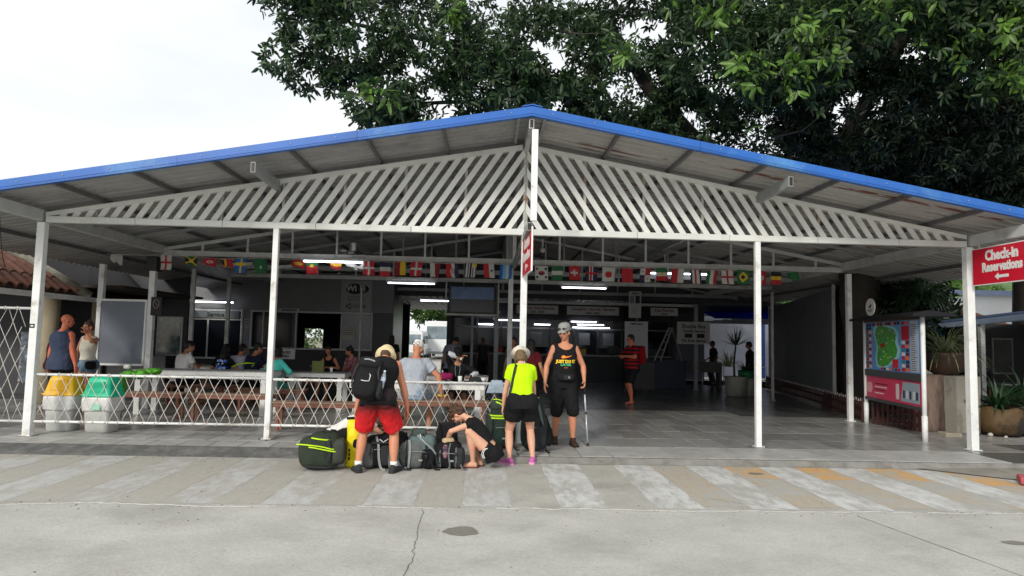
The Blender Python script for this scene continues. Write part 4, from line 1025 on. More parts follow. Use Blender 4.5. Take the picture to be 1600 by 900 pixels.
# awning
NAVY = mat('dark navy canvas', (.004, .005, .010), .8, .15, 3)
mb = MB()
p0, p1 = mp(-.08, 2.12), mp(1.12, 2.12)
vs = []
for d, z in ((.26, 2.10), (.25, 2.14), (0, 2.20), (-.42, 2.14), (-.45, 2.10)):
    vs += [mp(-.06, z, d), mp(1.1, z, d)]
mb.add(vs, [(0, 1, 3, 2), (2, 3, 5, 4), (4, 5, 7, 6), (6, 7, 9, 8), (0, 8, 9, 1), (0, 2, 4, 6, 8), (9, 7, 5, 3, 1)]); mb.build('awning', NAVY, MAPT)
q = a_ + ux * Lm * .45 + nx * .3
T = thing('round_sign', (q.x, q.y, 2.2), 'white oval sign with a black bird emblem above the map board', 'sign')
mb = MB(); M_ = Matrix((ux, nx, V((0, 0, 1)))).transposed()
mb.rings([[V((q.x, q.y, 2.33)) + ux * (.22 * math.cos(t)) + V((0, 0, .165 * math.sin(t))) + nx * d for t in np.linspace(0, 2 * PI, 28)[:-1]] for d in (.0, .02)]); mb.build('panel', SIGN_W, T)
def q2(u, z): return V((q.x, q.y, 2.33 + z)) + ux * u
def rpoly(name, pts, m): 
    mb = MB(); n = len(pts); mb.add([q2(u, z) + nx * .021 for u, z in pts] + [q2(u, z) + nx * .023 for u, z in pts], [tuple(range(n)), tuple(reversed(range(n, 2 * n)))] + [(i, (i + 1) % n, n + (i + 1) % n, n + i) for i in range(n)]); mb.build(name, m, T)
rpoly('bird_print', [(-.08, .0), (.0, .03), (.03, .08), (.04, .03), (.1, .05), (.05, .0), (0, -.02)], INK); rpoly('line_print', [(-.13, -.05), (.13, -.05), (.13, -.065), (-.13, -.065)], INK); rpoly('line_print', [(-.08, -.08), (.08, -.08), (.08, -.09), (-.08, -.09)], INK)

# ================================================================ PICKET FENCE AND DARK SCREEN
PICK = mat('dark red picket paint', (.065, .022, .02), .55, .2, 8, rnd=.15)
PICKTIP = mat('weathered picket tips', (.50, .47, .45), .7, .1, 5)
def pickets(p, q, h, label, step, w=.05, tips=True, lean=0):
    p, q = V(p), V(q); L = (q - p).length; d = (q - p) / L; nn = V((-d.y, d.x, 0))
    T = thing('picket_fence', (p + q) / 2, label, 'fence', 'low dark red picket fences')
    k = 0; a = .03
    while a < L:
        c = p + d * a; hh = h + .01 * math.sin(k * 2.7)
        mb = MB(); mb.add([c - d * w / 2 + nn * .01, c + d * w / 2 + nn * .01, c + d * w / 2 - nn * .01, c - d * w / 2 - nn * .01] + [V(v) + V((0, 0, hh)) for v in (c - d * w / 2 + nn * .01, c + d * w / 2 + nn * .01, c + d * w / 2 - nn * .01, c - d * w / 2 - nn * .01)], [(0, 1, 2, 3), (7, 6, 5, 4), (0, 4, 5, 1), (1, 5, 6, 2), (2, 6, 7, 3), (3, 7, 4, 0)])
        pk = mb.build('picket', PICK, T)
        if tips:
            mb = MB(); t0 = c + V((0, 0, hh)); mb.add([t0 - d * w / 2 + nn * .011, t0 + d * w / 2 + nn * .011, t0 + d * w / 2 - nn * .011, t0 - d * w / 2 - nn * .011, t0 + V((0, 0, .07)) + d * w * .2, ], [(0, 1, 2, 3), (0, 4, 1), (1, 4, 2), (2, 4, 3), (3, 4, 0)]); mb.build('picket_tip', PICKTIP, pk)
        a += step; k += 1
    for z in (.12, h - .12):
        mb = MB(); mb.bar(p + V((0, 0, z)) + nn * .03, q + V((0, 0, z)) + nn * .03, .03, .05); mb.build('rail', PICK, T)
PA, PB = V((7.70, 3.78, 0)), V((10.0, 14.4, 0))
pickets(PA, PB, .42, 'long low dark red picket fence below the dark screen', .155)
pickets(V((7.66, 3.4, 0)), V((7.95, .8 + 1.3, 0)), .44, 'short low dark red picket fence under the map board', .13, tips=False, w=.06)
mb = MB(); mb.box(7.6, 7.7, 3.6, 3.7, 0, .5); o = mb.build('fence_post', PICK, bevel=.005); tag(o, 'stout dark red corner post where the two picket fences meet', 'post')
dd = (PB - PA).normalized(); nn = V((dd.y, -dd.x, 0))
T = thing('dark_screen', tuple((PA + PB) / 2 + nn * .1), 'large blank charcoal screen standing behind the picket fence', 'screen')
def scr(name, t0, t1, z0f, z1f, off, m, th=.04):
    mb = MB(); A, B = PA + dd * t0 + nn * off, PA + dd * t1 + nn * off; q = nn * th
    mb.add([A + V((0, 0, z0f)), B + V((0, 0, z0f)), B + q + V((0, 0, z0f)), A + q + V((0, 0, z0f)), A + V((0, 0, z1f[0])), B + V((0, 0, z1f[1])), B + q + V((0, 0, z1f[1])), A + q + V((0, 0, z1f[0]))], [(0, 1, 2, 3), (7, 6, 5, 4), (0, 4, 5, 1), (1, 5, 6, 2), (2, 6, 7, 3), (3, 7, 4, 0)])
    return mb.build(name, m, T)
SCR = mat('charcoal mesh screen', (.16, .165, .178), .6, .12, 1.5, bump=.2, bscale=60)
scr('screen_panel', 2.6, 5.3, .35, (3.02, 2.98), .1, SCR); scr('screen_panel', 5.32, 8.0, .35, (2.98, 2.94), .1, SCR); scr('screen_panel', 8.02, 10.7, .35, (2.94, 2.9), .1, SCR)
for t in (2.52, 10.72): scr('upright', t, t + .07, 0, (3.1, 3.1), .08, DULL_METAL, .07)

# ================================================================ RIGHT SIDE: TRUNK BLOCKS, PLANTERS
def lumpy(mb_pts, amp, sc, seed): pass
def noisy(o, amp, sc, seed=0, zs=1):
    me = o.data
    for v in me.vertices:
        n_ = noise.noise_vector(V((v.co.x * sc + seed, v.co.y * sc, v.co.z * sc * zs)))
        v.co += n_ * amp
    me.update()
CONC = mat('stained cast concrete', (.30, .285, .24), .9, .15, 3, c2=(.10, .075, .06), lo=.50, hi=.64, bump=.3, stretch=(1, 1, .5))
def drum(x, y, r0, r1, h, label, m, n=8, rot=0):
    mb = MB(); k = 7
    mb.rings([[(x + (r0 + (r1 - r0) * t / k) * math.cos(2 * PI * j / n + rot), y + (r0 + (r1 - r0) * t / k) * math.sin(2 * PI * j / n + rot), h * t / k) for j in range(n)] for t in range(k + 1)])
    return mb
T = thing('planter_drum', (8.72, 2.25, 0), 'pale octagonal concrete drum with brown stains beside the right post', 'planter')
o = drum(8.72, 2.25, .31, .33, 1.06, '', CONC).build('body', CONC, T, bevel=.015); noisy(o, .01, 6, 2)
mb = MB(); mb.tube([(8.58, 1.925, .62), (8.58, 1.905, .62)], .02, 10); mb.build('bolt_hole', mat('rust brown', (.14, .07, .05), .8, .2, 9), T)
T2 = thing('tree_stump', (8.24, 2.45, 0), 'brown weathered stump standing left of the concrete drum', 'stump')
mb = MB(); n = 16
mb.rings([[(8.24 + (.27 + .05 * noise.noise(V((math.cos(2 * PI * j / n), math.sin(2 * PI * j / n), z)))) * (1 + .25 * (1 - z) ** 3) * math.cos(2 * PI * j / n), 2.45 + (.25 + .05 * noise.noise(V((math.cos(2 * PI * j / n), math.sin(2 * PI * j / n), z + 4)))) * math.sin(2 * PI * j / n), z) for j in range(n)] for z in np.linspace(0, 1.07, 9)])
mb.build('trunk', mat('brown stump bark', (.20, .14, .11), .9, .3, 4, c2=(.07, .045, .035), lo=.5, hi=.62, bump=.6, stretch=(1, 1, .25)), T2, smooth=True)
LEAFG = mat('variegated strap leaf', (.34, .36, .20), .5, .25, 9, rnd=.0, c2=(.06, .11, .03), lo=.4, hi=.6)
LEAFD = mat('dark glossy plant leaf', (.02, .055, .02), .45, .3, 5)
TERRA = mat('brown glazed pot', (.06, .032, .018), .5, .2, 4, c2=(.05, .03, .02), lo=.5, hi=.7)
def strap_leaves(cx, cy, cz, n, L, w, par, m, seed, up=.6, droop=1.0, nseg=6, name='leaf'):
    rnd = random.Random(seed)
    for k in range(n):
        a = rnd.uniform(0, 2 * PI); el = rnd.uniform(.15, 1.0) * up * PI / 2; l = L * rnd.uniform(.65, 1.1)
        p = V((cx + .06 * math.cos(a), cy + .06 * math.sin(a), cz)); vs = []
        d = V((math.cos(a) * math.cos(el), math.sin(a) * math.cos(el), math.sin(el))); sd = V((-math.sin(a), math.cos(a), 0))
        for i in range(nseg + 1):
            t = i / nseg; ww = w * (1 - t ** 1.8) * (.5 + .5 * min(1, t * 4)) + .001
            vs += [p - sd * ww / 2 + V((0, 0, ww * .25)), p, p + sd * ww / 2 + V((0, 0, ww * .25))]
            p = p + d * l / nseg; d = (d + V((0, 0, -droop * .28 * (1 + t)))).normalized()
        mb = MB(); mb.add(vs, [(3 * i + j, 3 * i + j + 1, 3 * i + j + 4, 3 * i + j + 3) for i in range(nseg) for j in (0, 1)]); mb.build(name, m, par)
def pot(x, y, z, prof, m, par, name='pot', n=20):
    mb = MB(); mb.lathe(prof, (x, y, z), n); return mb.build(name, m, par, smooth=True)
T = thing('potted_plant', (8.5, 2.35, 1.07), 'spiky pale green plant in a brown bowl on top of the stump', 'potted plant')
pot(8.5, 2.35, 1.07, [(.18, 0), (.27, .06), (.36, .2), (.39, .36), (.40, .42), (.37, .43), (.34, .38), (.2, .36)], TERRA, T)
strap_leaves(8.5, 2.35, 1.42, 170, .85, .035, T, LEAFG, 4, up=.85, droop=.9)
T = thing('potted_plant', (9.35, 2.0, 0), 'dark leafy plant in a golden brown carved pot at the right edge', 'potted plant')
o = pot(9.3, 2.0, 0, [(.3, 0), (.36, .06), (.40, .25), (.38, .42), (.34, .5), (.30, .49), (.25, .45)], mat('golden brown glazed pot', (.10, .058, .02), .7, .3, 3, c2=(.02, .014, .01), lo=.46, hi=.58), T, n=14); noisy(o, .07, 5, 3)
o = pot(9.85, 1.9, 0, [(.2, 0), (.24, .06), (.27, .2), (.22, .36), (.18, .35)], TERRA, T, n=14)
strap_leaves(9.35, 2.1, .48, 60, .7, .07, T, LEAFD, 14, up=.95, droop=.7)
strap_leaves(10.2, 2.5, .5, 60, .9, .08, T, LEAFD, 15, up=.95, droop=.7)
mb = MB(); mb.box(7.95, 8.25, 1.55, 1.8, -.02, .07); o = mb.build('stone_block', mat('buff stone', (.34, .30, .23), .9, .15, 6), bevel=.015); tag(o, 'flat buff stone lying at the foot of the stump', 'stone')
for i, (x, y, r) in enumerate(((8.88, 1.72, .05), (9.0, 1.5, .035))):
    mb = MB(); mb.ell((x, y, r * .6), (r, r * .8, r * .7), n=8, k=6); o = mb.build('pebble', mat('pale pebble', (.45, .42, .36), .9, .1, 8), smooth=True); noisy(o, .01, 20, i); tag(o, ('larger pale pebble beside the golden brown pot', 'smaller pale pebble in front of the golden brown pot')[i], 'stone')
# white pot with dracaena inside near the right opening
T = thing('potted_plant', (7.35, 10.2, 0), 'tall spiky plant in a round whitewashed pot by the side opening', 'potted plant')
pot(7.35, 10.2, 0, [(.26, 0), (.32, .05), (.33, .5), (.35, .55), (.35, .6), (.3, .6), (.28, .5)], mat('dirty whitewashed pot', (.34, .34, .31), .8, .15, 4, c2=(.2, .19, .16)), T)
mb = MB(); mb.tube([(7.3, 10.2, .5), (7.28, 10.2, 1.0), (7.34, 10.2, 1.55)], [.035, .03, .025], 7); mb.build('stem', TERRA, T, smooth=True)
strap_leaves(7.34, 10.2, 1.55, 46, .62, .035, T, LEAFD, 24, up=1.0, droop=.12, nseg=4)
strap_leaves(7.1, 10.2, .9, 50, .55, .035, T, LEAFG, 25, up=1.0, droop=.35, nseg=4)
T = thing('potted_plant', (7.75, 10.4, 0), 'small dark bush in a green painted tub beside the whitewashed pot', 'potted plant')
pot(7.75, 10.4, .55, [(.2, 0), (.24, .02), (.26, .22), (.22, .22)], mat('green painted tub', (.01, .13, .05), .5, .1, 4), T)
pot(7.75, 10.4, 0, [(.26, 0), (.28, .05), (.26, .54)], mat('dirty whitewashed pot', (.3, .3, .3)), T, 'plinth')
strap_leaves(7.75, 10.4, .75, 50, .4, .05, T, LEAFD, 26, up=.8, droop=.5, nseg=4)

# ================================================================ CLUTTER UNDER THE ROOF
for i, (x0, x1, z0, z1, c, lab) in enumerate(((-8.06, -7.9, 1.75, 2.05, (150, 152, 150), 'small pale poster on the pillar between the office windows, upper one'), (-8.06, -7.9, 1.25, 1.6, (120, 128, 140), 'small grey poster on the pillar between the office windows, lower one'), (-4.9, -4.5, 1.45, 1.85, (175, 172, 160), 'pale notice taped inside the right office window'))):
    T = thing('poster', ((x0 + x1) / 2, 11.99, z0), lab, 'poster'); mb = MB(); y_ = 11.985 if i < 2 else 11.94
    mb.box(x0, x1, y_, y_ + .006, z0, z1); mb.build('sheet', flat('poster ' + str(i), *c), T)
    for k in range(4): mb = MB(); mb.box(x0 + .02, x1 - .03 - .02 * (k % 2), y_ - .003, y_ + .001, z1 - .06 - k * .06, z1 - .045 - k * .06); mb.build('print_line', INKB, T)
for i, (x, w, lab) in enumerate(((-.6, .42, 'leftmost dark computer monitor on the ticket counter'), (1.2, .42, 'dark computer monitor on the ticket counter behind the grey cap'), (4.6, .4, 'rightmost dark computer monitor on the ticket counter'))):
    T = thing('monitor', (x, 15.5, 1.05), lab, 'monitor'); mb = MB(); mb.box(x - w / 2, x + w / 2, 15.54, 15.57, 1.13, 1.4); mb.build('screen', BLACK, T, bevel=.006); mb = MB(); mb.box(x - .03, x + .03, 15.55, 15.59, 1.05, 1.15); mb.build('stand', BLACK, T)
rq = random.Random(9)
for i, (x, lab) in enumerate(((.25, 'red and white leaflets in a rack on the counter left'), (2.2, 'blue leaflets in a rack at the middle of the counter'), (3.4, 'yellow leaflets in a rack right of the counter middle'))):
    T = thing('leaflet_rack', (x, 15.5, 1.05), lab, 'leaflets'); mb = MB(); mb.box(x - .16, x + .16, 15.5, 15.58, 1.05, 1.09); mb.build('tray', STEEL_GREY, T)
    for k in range(3): mb = MB(); mb.box(x - .15 + k * .1, x - .06 + k * .1, 15.52, 15.535, 1.09, 1.28); mb.build('leaflet', (flat('leaflet red', 150, 50, 50), flat('leaflet blue', 50, 80, 140), flat('leaflet yellow', 180, 150, 60))[i], T)
for i, (p, q, sag, lab) in enumerate((((-7.0, 4.0, 3.3), (-.1, 8.8, 3.35), .22, 'black cable sagging under the left half of the roof'), ((.3, 4.0, 3.9), (7.4, 8.8, 3.2), .25, 'black cable sagging under the right half of the roof'), ((-6.95, .0, 3.36), (-4.9, .05, 3.16), .05, 'thin wire lying along the left end of the slat screen'), ((-7.02, -.9, 3.1), (-9.2, 2.5, 2.7), .15, 'wire running from the left beam to the tiled house'))):
    p, q = V(p), V(q); mb = MB(); mb.tube([p.lerp(q, t) - V((0, 0, sag * math.sin(PI * t))) for t in np.linspace(0, 1, 14)], .007, 5); o = mb.build('cable', BLACK, smooth=True); tag(o, lab, 'cable')
for i, (x, z) in enumerate(((-6.1, 2.9), (-5.2, 2.86))):
    T = thing('short_tube_bracket', (x, 5.2, z), ('left', 'right')[i] + ' short white arm sticking out under the left roof slope', 'bracket'); mb = MB(); mb.bar((x, 5.2, z + .22), (x + .5, 5.2, z + .26), .05, .06); mb.build('arm', DULL_METAL, T)
for i, (x, y, lab) in enumerate(((.9, 4.2, 'speaker box under the roof right of the centre post'), (4.1, 6.2, 'white camera under the roof near the right flags'))):
    T = thing('ceiling_camera', (x, y, 3.5), lab, 'camera'); mb = MB(); mb.tube([(x, y, 3.75), (x, y, 3.55)], .02, 8); mb.build('stem', DULL_METAL, T); mb = MB(); mb.ell((x, y - .03, 3.5), (.06, .09, .06)); mb.build('housing', DULL_METAL, T, smooth=True)

# ================================================================ TREES
BARK = mat('dark rough bark', (.045, .038, .032), .95, .3, 3, bump=.8, stretch=(1, 1, .3), c2=(.08, .07, .06), lo=.55, hi=.7)
def leaf_mat(name, c, var=.35, trans=.25):
    M = mat(name, c, .42, var, .9, spec=.4)
    n, l = M.node_tree.nodes, M.node_tree.links
    b = n['Principled BSDF']; out = [x for x in n if x.type == 'OUTPUT_MATERIAL'][0]
    src = b.inputs['Base Color'].links[0].from_socket
    ge = n.new('ShaderNodeNewGeometry'); k = n.new('ShaderNodeMapRange'); k.inputs[3].default_value = .6; k.inputs[4].default_value = 1.45
    l.new(ge.outputs['Random Per Island'], k.inputs[0])
    s = n.new('ShaderNodeVectorMath'); s.operation = 'SCALE'; l.new(src, s.inputs[0]); l.new(k.outputs[0], s.inputs[3]); l.new(s.outputs[0], b.inputs['Base Color'])
    t = n.new('ShaderNodeBsdfTranslucent'); l.new(s.outputs[0], t.inputs[0])
    mx = n.new('ShaderNodeMixShader'); mx.inputs[0].default_value = trans
    l.new(b.outputs[0], mx.inputs[1]); l.new(t.outputs[0], mx.inputs[2]); l.new(mx.outputs[0], out.inputs[0])
    return M
LEAF = leaf_mat('broad tree leaf', (.028, .058, .019), trans=.2)
LEAF_SHADE = leaf_mat('shade darkened leaf', (.011, .024, .009), trans=.1)  # leaf colour darkened to stand for deep shade
LEAF_B = leaf_mat('bright sunlit tree leaf', (.11, .21, .035), .2)  # brighter leaf colour carries the sunlight on the near sprays
LEAF_H = leaf_mat('hillside leaf', (.075, .15, .03), .4)
rng = np.random.default_rng(11)
# one leaf: folded blade, 6 points, 4 faces (x: length, z: up)
LV = np.array([(0, 0, 0), (.35, .5, .10), (.35, -.5, .10), (.42, 0, 0), (.78, .36, .05), (.78, -.36, .05), (1, 0, -.06)])
LF = np.array([(0, 3, 1), (0, 2, 3), (1, 3, 4), (3, 6, 4), (3, 2, 5), (3, 5, 6)])
def leaves_arrays(centres, per, L, W, droop=.35, spread=1.0):
    """whorls of leaves: returns base points and frames"""
    n = len(centres)
    ax = rng.normal(size=(n, 3)); ax[:, 2] = ax[:, 2] * .5 + .35; ax /= np.linalg.norm(ax, axis=1)[:, None]
    t = np.cross(ax, rng.normal(size=(n, 3))); t /= np.linalg.norm(t, axis=1)[:, None]; b = np.cross(ax, t)
    C, X, Y, Z = [], [], [], []
    for k in range(per):
        a = 2 * np.pi * k / per * 1.0 + rng.uniform(-.35, .35, n) + (k % 2) * .4
        el = rng.uniform(-.15, .75, n)
        d = (t * np.cos(a)[:, None] + b * np.sin(a)[:, None]) * np.cos(el)[:, None] * spread + ax * np.sin(el)[:, None]
        d[:, 2] -= droop * rng.uniform(.4, 1.4, n); d /= np.linalg.norm(d, axis=1)[:, None]
        s = np.cross(d, ax + rng.normal(size=(n, 3)) * .25); s /= np.linalg.norm(s, axis=1)[:, None]; z = np.cross(d, s); z *= -np.sign(z[:, 2:3] + 1e-9) * -1
        l = L * rng.uniform(.5, 1.3, n)[:, None]
        C.append(centres + d * .02 + ax * rng.uniform(-.03, .05, n)[:, None]); X.append(d * l); Y.append(s * (W * rng.uniform(.75, 1.2, n))[:, None]); Z.append(z * l * .9)
    return [np.concatenate(q) for q in (C, X, Y, Z)]
def leaf_mesh(name, C, X, Y, Z, mats, mi=None):
    n = len(C); P = C[:, None, :] + LV[None, :, 0:1] * X[:, None, :] + LV[None, :, 1:2] * Y[:, None, :] + LV[None, :, 2:3] * Z[:, None, :]
    P = P.reshape(-1, 3); F = (LF[None] + (np.arange(n) * 7)[:, None, None]).reshape(-1, 3)
    me = bpy.data.meshes.new(name); me.vertices.add(len(P)); me.vertices.foreach_set('co', P.astype(np.float32).ravel())
    me.loops.add(F.size); me.loops.foreach_set('vertex_index', F.ravel().astype(np.int32))
    me.polygons.add(len(F)); me.polygons.foreach_set('loop_start', np.arange(0, F.size, 3, dtype=np.int32)); me.polygons.foreach_set('loop_total', np.full(len(F), 3, dtype=np.int32))
    for q in mats: me.materials.append(q)
    if mi is not None: me.polygons.foreach_set('material_index', np.repeat(mi, 6).astype(np.int32))
    me.update(calc_edges=True); return me
def blob_points(blobs, dens, gap=0, shell=.35, nfreq=.9):
    out = []
    for (x, y, z, r, *q) in blobs:
        ry = q[0] if q else r; rz = q[1] if len(q) > 1 else r * .8
        dn = q[2] if len(q) > 2 else 1
        n = int(dens * dn * 4.19 * r * ry * rz)
        p = rng.normal(size=(n, 3)); p /= np.linalg.norm(p, axis=1)[:, None]; rad = rng.uniform(shell, 1, n) ** (1 / 2.2)
        p = p * rad[:, None] * np.array([r, ry, rz]); p += np.array([x, y, z]); out.append(p)
    P = np.concatenate(out)
    keep = [noise.noise(V((a * nfreq, b * nfreq, c * nfreq))) + .45 * noise.noise(V((a * 2.6, b * 2.6, c * 2.6 + 9))) > gap for a, b, c in P]
    return P[np.array(keep)]
def limb(name, pts, r0, r1, par, n=10, j=.04):
    pts = [V(p) for p in pts]; q = []
    for a, b in zip(pts[:-1], pts[1:]):
        for t in (0, .33, .66): q.append(a.lerp(b, t) + noise.noise_vector(a.lerp(b, t) * 1.3) * j)
    q.append(pts[-1]); rr = [r0 + (r1 - r0) * (i / (len(q) - 1)) ** .8 for i in range(len(q))]
    mb = MB(); mb.tube(q, rr, n); return mb.build(name, BARK, par, smooth=True)
TREE = thing('broadleaf_tree', (8.9, 5.6, 0), 'huge spreading broadleaf tree rising behind and over the pavilion roof', 'tree')
limb('trunk', [(8.9, 5.6, -.1), (8.8, 5.6, 1.5), (8.6, 5.5, 3.2), (8.3, 5.6, 4.6), (8.0, 5.6, 6.2)], .55, .36, TREE, 14, .1)
limb('limb', [(8.3, 5.6, 4.4), (6.6, 6.0, 5.2), (4.9, 6.2, 6.6), (3.6, 6.3, 8.1), (2.6, 6.2, 9.6)], .34, .12, TREE)
limb('limb', [(4.9, 6.2, 6.6), (3.0, 5.8, 6.9), (1.0, 5.2, 7.4), (-1.2, 4.6, 8.2), (-3.4, 4.2, 8.4)], .16, .04, TREE)
limb('limb', [(8.0, 5.6, 6.0), (7.0, 5.0, 7.4), (5.6, 4.4, 9.0), (3.8, 4, 10.2)], .26, .08, TREE)
limb('limb', [(8.0, 5.6, 6.0), (8.6, 4.6, 7.6), (8.9, 3.2, 9.0), (8.8, 1.4, 9.8)], .24, .07, TREE)
limb('limb', [(6.6, 6.0, 5.2), (5.6, 6.4, 5.3), (4.0, 6.8, 5.6), (2.2, 7.0, 5.9), (.6, 6.8, 6.3)], .15, .04, TREE)
limb('limb', [(10.2, 6.2, 6), (11.6, 5.5, 6.8), (13.4, 4.6, 8.2)], .2, .06, TREE)
limb('limb', [(1.0, 5.2, 7.4), (-.6, 4.6, 6.9), (-2.4, 4.2, 6.6), (-4.0, 3.9, 6.9)], .07, .02, TREE)
rr = random.Random(3)
for k in range(26):
    x = rr.uniform(-4, 12); y = rr.uniform(3, 7); z = rr.uniform(5.8, 9.5); a = rr.uniform(0, 6.28)
    limb('branch', [(x, y, z), (x + .6 * math.cos(a), y + .5 * math.sin(a), z + rr.uniform(-.1, .4)), (x + 1.3 * math.cos(a), y + 1.0 * math.sin(a), z + rr.uniform(-.3, .6))], .035, .008, TREE, 5, .06)
# leaf masses  (x, y, z, rx, ry, rz, density)
B = [(-4.55, 3.2, 8.4, .6, .7, .45, 1.0), (-4.55, 3.3, 7.2, .45, .6, .3, .9), (-4.6, 3.0, 6.75, .4, .5, .16, .9), (-4.05, 3.2, 8.1, .85, .9, .8, 1.0), (-4.0, 3.4, 6.95, .65, .8, .42, 1.0), (-3.55, 3.4, 7.35, .6, .8, .6, 1.0), (-3.0, 3.2, 7.7, 1.1, 1.1, .9, 1.0), (-2.6, 3.6, 6.45, .85, .9, .45, 1.0), (-2.75, 3.2, 5.95, .38, .6, .25, 1),
     (-1.7, 3.6, 7.6, 1.3, 1.2, 1.0, 1.0), (-1.7, 4.0, 6.1, 1.1, 1.0, .62, 1.1), (-.3, 3.6, 7.0, 1.2, 1.2, .9, 1.0), (-.3, 4.2, 6.0, 1.1, 1.2, .6, 1.0), (1.1, 4.4, 6.6, 1.3, 1.4, 1.1, .7), (1.0, 4.4, 8.0, 1.6, 1.4, 1.0, .9), (2.4, 5.4, 6.2, 1.3, 1.5, 1.0, .55),
     (3.0, 5.6, 7.6, 1.5, 1.6, 1.2, .5), (-1.9, 4.4, 5.62, 1.0, 1.0, .3, 1.2), (-.4, 5, 5.5, 1.6, 1.2, .4, 1.2), (3.4, 5.8, 5.7, 1.4, 1.4, .7, .8), (1.6, 5.6, 5.4, 1.6, 1.2, .35, .8),
     (4.4, 5.4, 6.4, 1.5, 1.6, 1.3, .6), (4.8, 4.0, 7.9, 1.7, 1.8, 1.2, .9), (4.0, 6.4, 5.2, 1.6, 1.4, .6, .7), (6.2, 5.4, 6.6, 1.5, 2, 1.4, .8), (6.4, 3.6, 8.0, 1.8, 2.0, 1.3, .9), (6.6, 6.8, 5.2, 2.0, 1.6, .9, 1), (8.2, 4.8, 6.8, 1.8, 2.2, 1.3, 1.0), (8.6, 3.0, 8.2, 2.0, 2.2, 1.3, 1.0),
     (9.0, 7.0, 5.2, 2.2, 2.0, 1.2, 1.2), (10.4, 4.8, 6.6, 2.0, 2.2, 1.5, 1.1), (11.0, 3.2, 8.2, 2.0, 2.2, 1.4, 1.0), (11.6, 6.8, 5.0, 2.2, 2.2, 1.3, 1.1), (12.6, 5.0, 6.6, 1.9, 2.2, 1.6, 1.0), (13.5, 7.5, 5.6, 2.4, 2.2, 1.8, 1.0), (14.5, 4, 8, 2, 2.4, 1.8, .8),
     (0, 5, 10, 4.5, 2.6, 1.2, .35), (7, 5, 10.4, 5, 3.2, 1.3, .5), (12.6, 5, 10.4, 3.4, 3.2, 1.3, .5), (-3.6, 4, 9.6, 2, 1.8, .9, .5)]
BD = [b for b in B if b[0] > 5.5 and b[2] < 7.0]; B = [b for b in B if b not in BD]  # lower right masses split off to carry the leaf colour darkened for shade
P1 = blob_points(B, 92, gap=-.14)
# thin the leaves over the pavilion roof plane so none poke through
ok = P1[:, 2] > 5.15 + 0 * P1[:, 0]
ok |= (P1[:, 0] > 9.9)
P1 = P1[ok]
ar = leaves_arrays(P1, 7, .18, .060, .5)
# bright sprays nearer the viewer, sunlight put into their leaf colour
spr = [(5.7, 1.6, 7.35, .55), (6.6, 1.2, 7.9, .6), (7.6, 1.0, 8.1, .55), (4.55, 1.8, 6.65, .35), (5.3, 1.6, 6.75, .35), (8.8, 1.4, 7.2, .55), (9.3, 1.0, 7.9, .5), (5.9, 1.6, 6.9, .3), (8.3, 1.2, 8.5, .5), (4.0, 1.8, 7.6, .3), (3.4, 2, 8.2, .4), (-2.55, 2.3, 6.25, .16), (-2.2, 2.4, 6.15, .12), (2.2, 2.4, 7.2, .25), (-1.0, 2.3, 7.9, .25), (-4.0, 2.4, 8.5, .3), (9.2, 1.4, 6.6, .4)]
Pb = []
for (x, y, z, r) in spr:
    n = max(3, int(30 * r)); p = rng.normal(size=(n, 3)) * np.array([r * .55, r * .5, r * .45]); Pb.append(p + np.array([x, y, z]))
Pb = np.concatenate(Pb)
PD = np.concatenate([Pb + rng.normal(size=Pb.shape) * .25 + np.array([0, .5, .1]) for _ in range(5)])
arD = leaves_arrays(PD, 7, .2, .065)
arB = leaves_arrays(Pb, 8, .25, .085, .6)
C, X, Y, Z = [np.concatenate([a, b, c]) for a, b, c in zip(ar, arD, arB)]
isb = np.concatenate([rng.random(len(ar[0])) < .004, rng.random(len(arD[0])) < .05, rng.random(len(arB[0])) < .75])
print('tree leaves', len(C))
off = np.array([8.9, 5.6, 0])
# the 300 leaves that show largest are single parts
camp = np.array([-.3016, -10.5537, 1.55])
dist = np.linalg.norm(C - camp, axis=1)
Lx = np.linalg.norm(X, axis=1)
v_ = C - camp; fx = v_ @ np.array(r2); fy = v_ @ np.array(u2); fz = v_ @ np.array(_f)
inview = (fz > 0) & (abs(fx / fz) < .74) & (abs(fy / fz) < .41)
score = np.where(inview, Lx / dist, 0)
big = np.argsort(-score)[:280]
mask = np.ones(len(C), bool); mask[big] = False
me = leaf_mesh('foliage', C[mask] - off, X[mask], Y[mask], Z[mask], [LEAF, LEAF_B], isb[mask].astype(int))
o = bpy.data.objects.new('foliage', me); col.objects.link(o); o.parent = TREE; o['kind'] = 'stuff'
for i in big:
    me = leaf_mesh('leaf', np.zeros((1, 3)), X[i:i + 1], Y[i:i + 1], Z[i:i + 1], [LEAF_B if isb[i] else LEAF])
    o = bpy.data.objects.new('leaf', me); col.objects.link(o); o.parent = TREE; o.location = tuple(C[i] - off)

TREE2 = thing('shaded_tree', (8.95, 7.2, 0), 'tree with shade darkened leaves filling the sky behind the right half of the roof', 'tree')
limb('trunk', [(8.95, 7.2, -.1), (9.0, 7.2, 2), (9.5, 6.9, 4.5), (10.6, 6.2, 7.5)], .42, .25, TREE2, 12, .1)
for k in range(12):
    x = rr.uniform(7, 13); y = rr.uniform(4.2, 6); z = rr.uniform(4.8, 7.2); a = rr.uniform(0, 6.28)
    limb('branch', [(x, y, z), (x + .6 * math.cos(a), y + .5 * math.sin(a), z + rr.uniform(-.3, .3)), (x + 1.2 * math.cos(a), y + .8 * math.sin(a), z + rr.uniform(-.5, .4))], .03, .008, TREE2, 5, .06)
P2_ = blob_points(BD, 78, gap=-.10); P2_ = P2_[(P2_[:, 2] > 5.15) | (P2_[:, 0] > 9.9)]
a2_ = leaves_arrays(P2_, 7, .17, .055, .5); off2 = np.array([8.95, 7.2, 0])
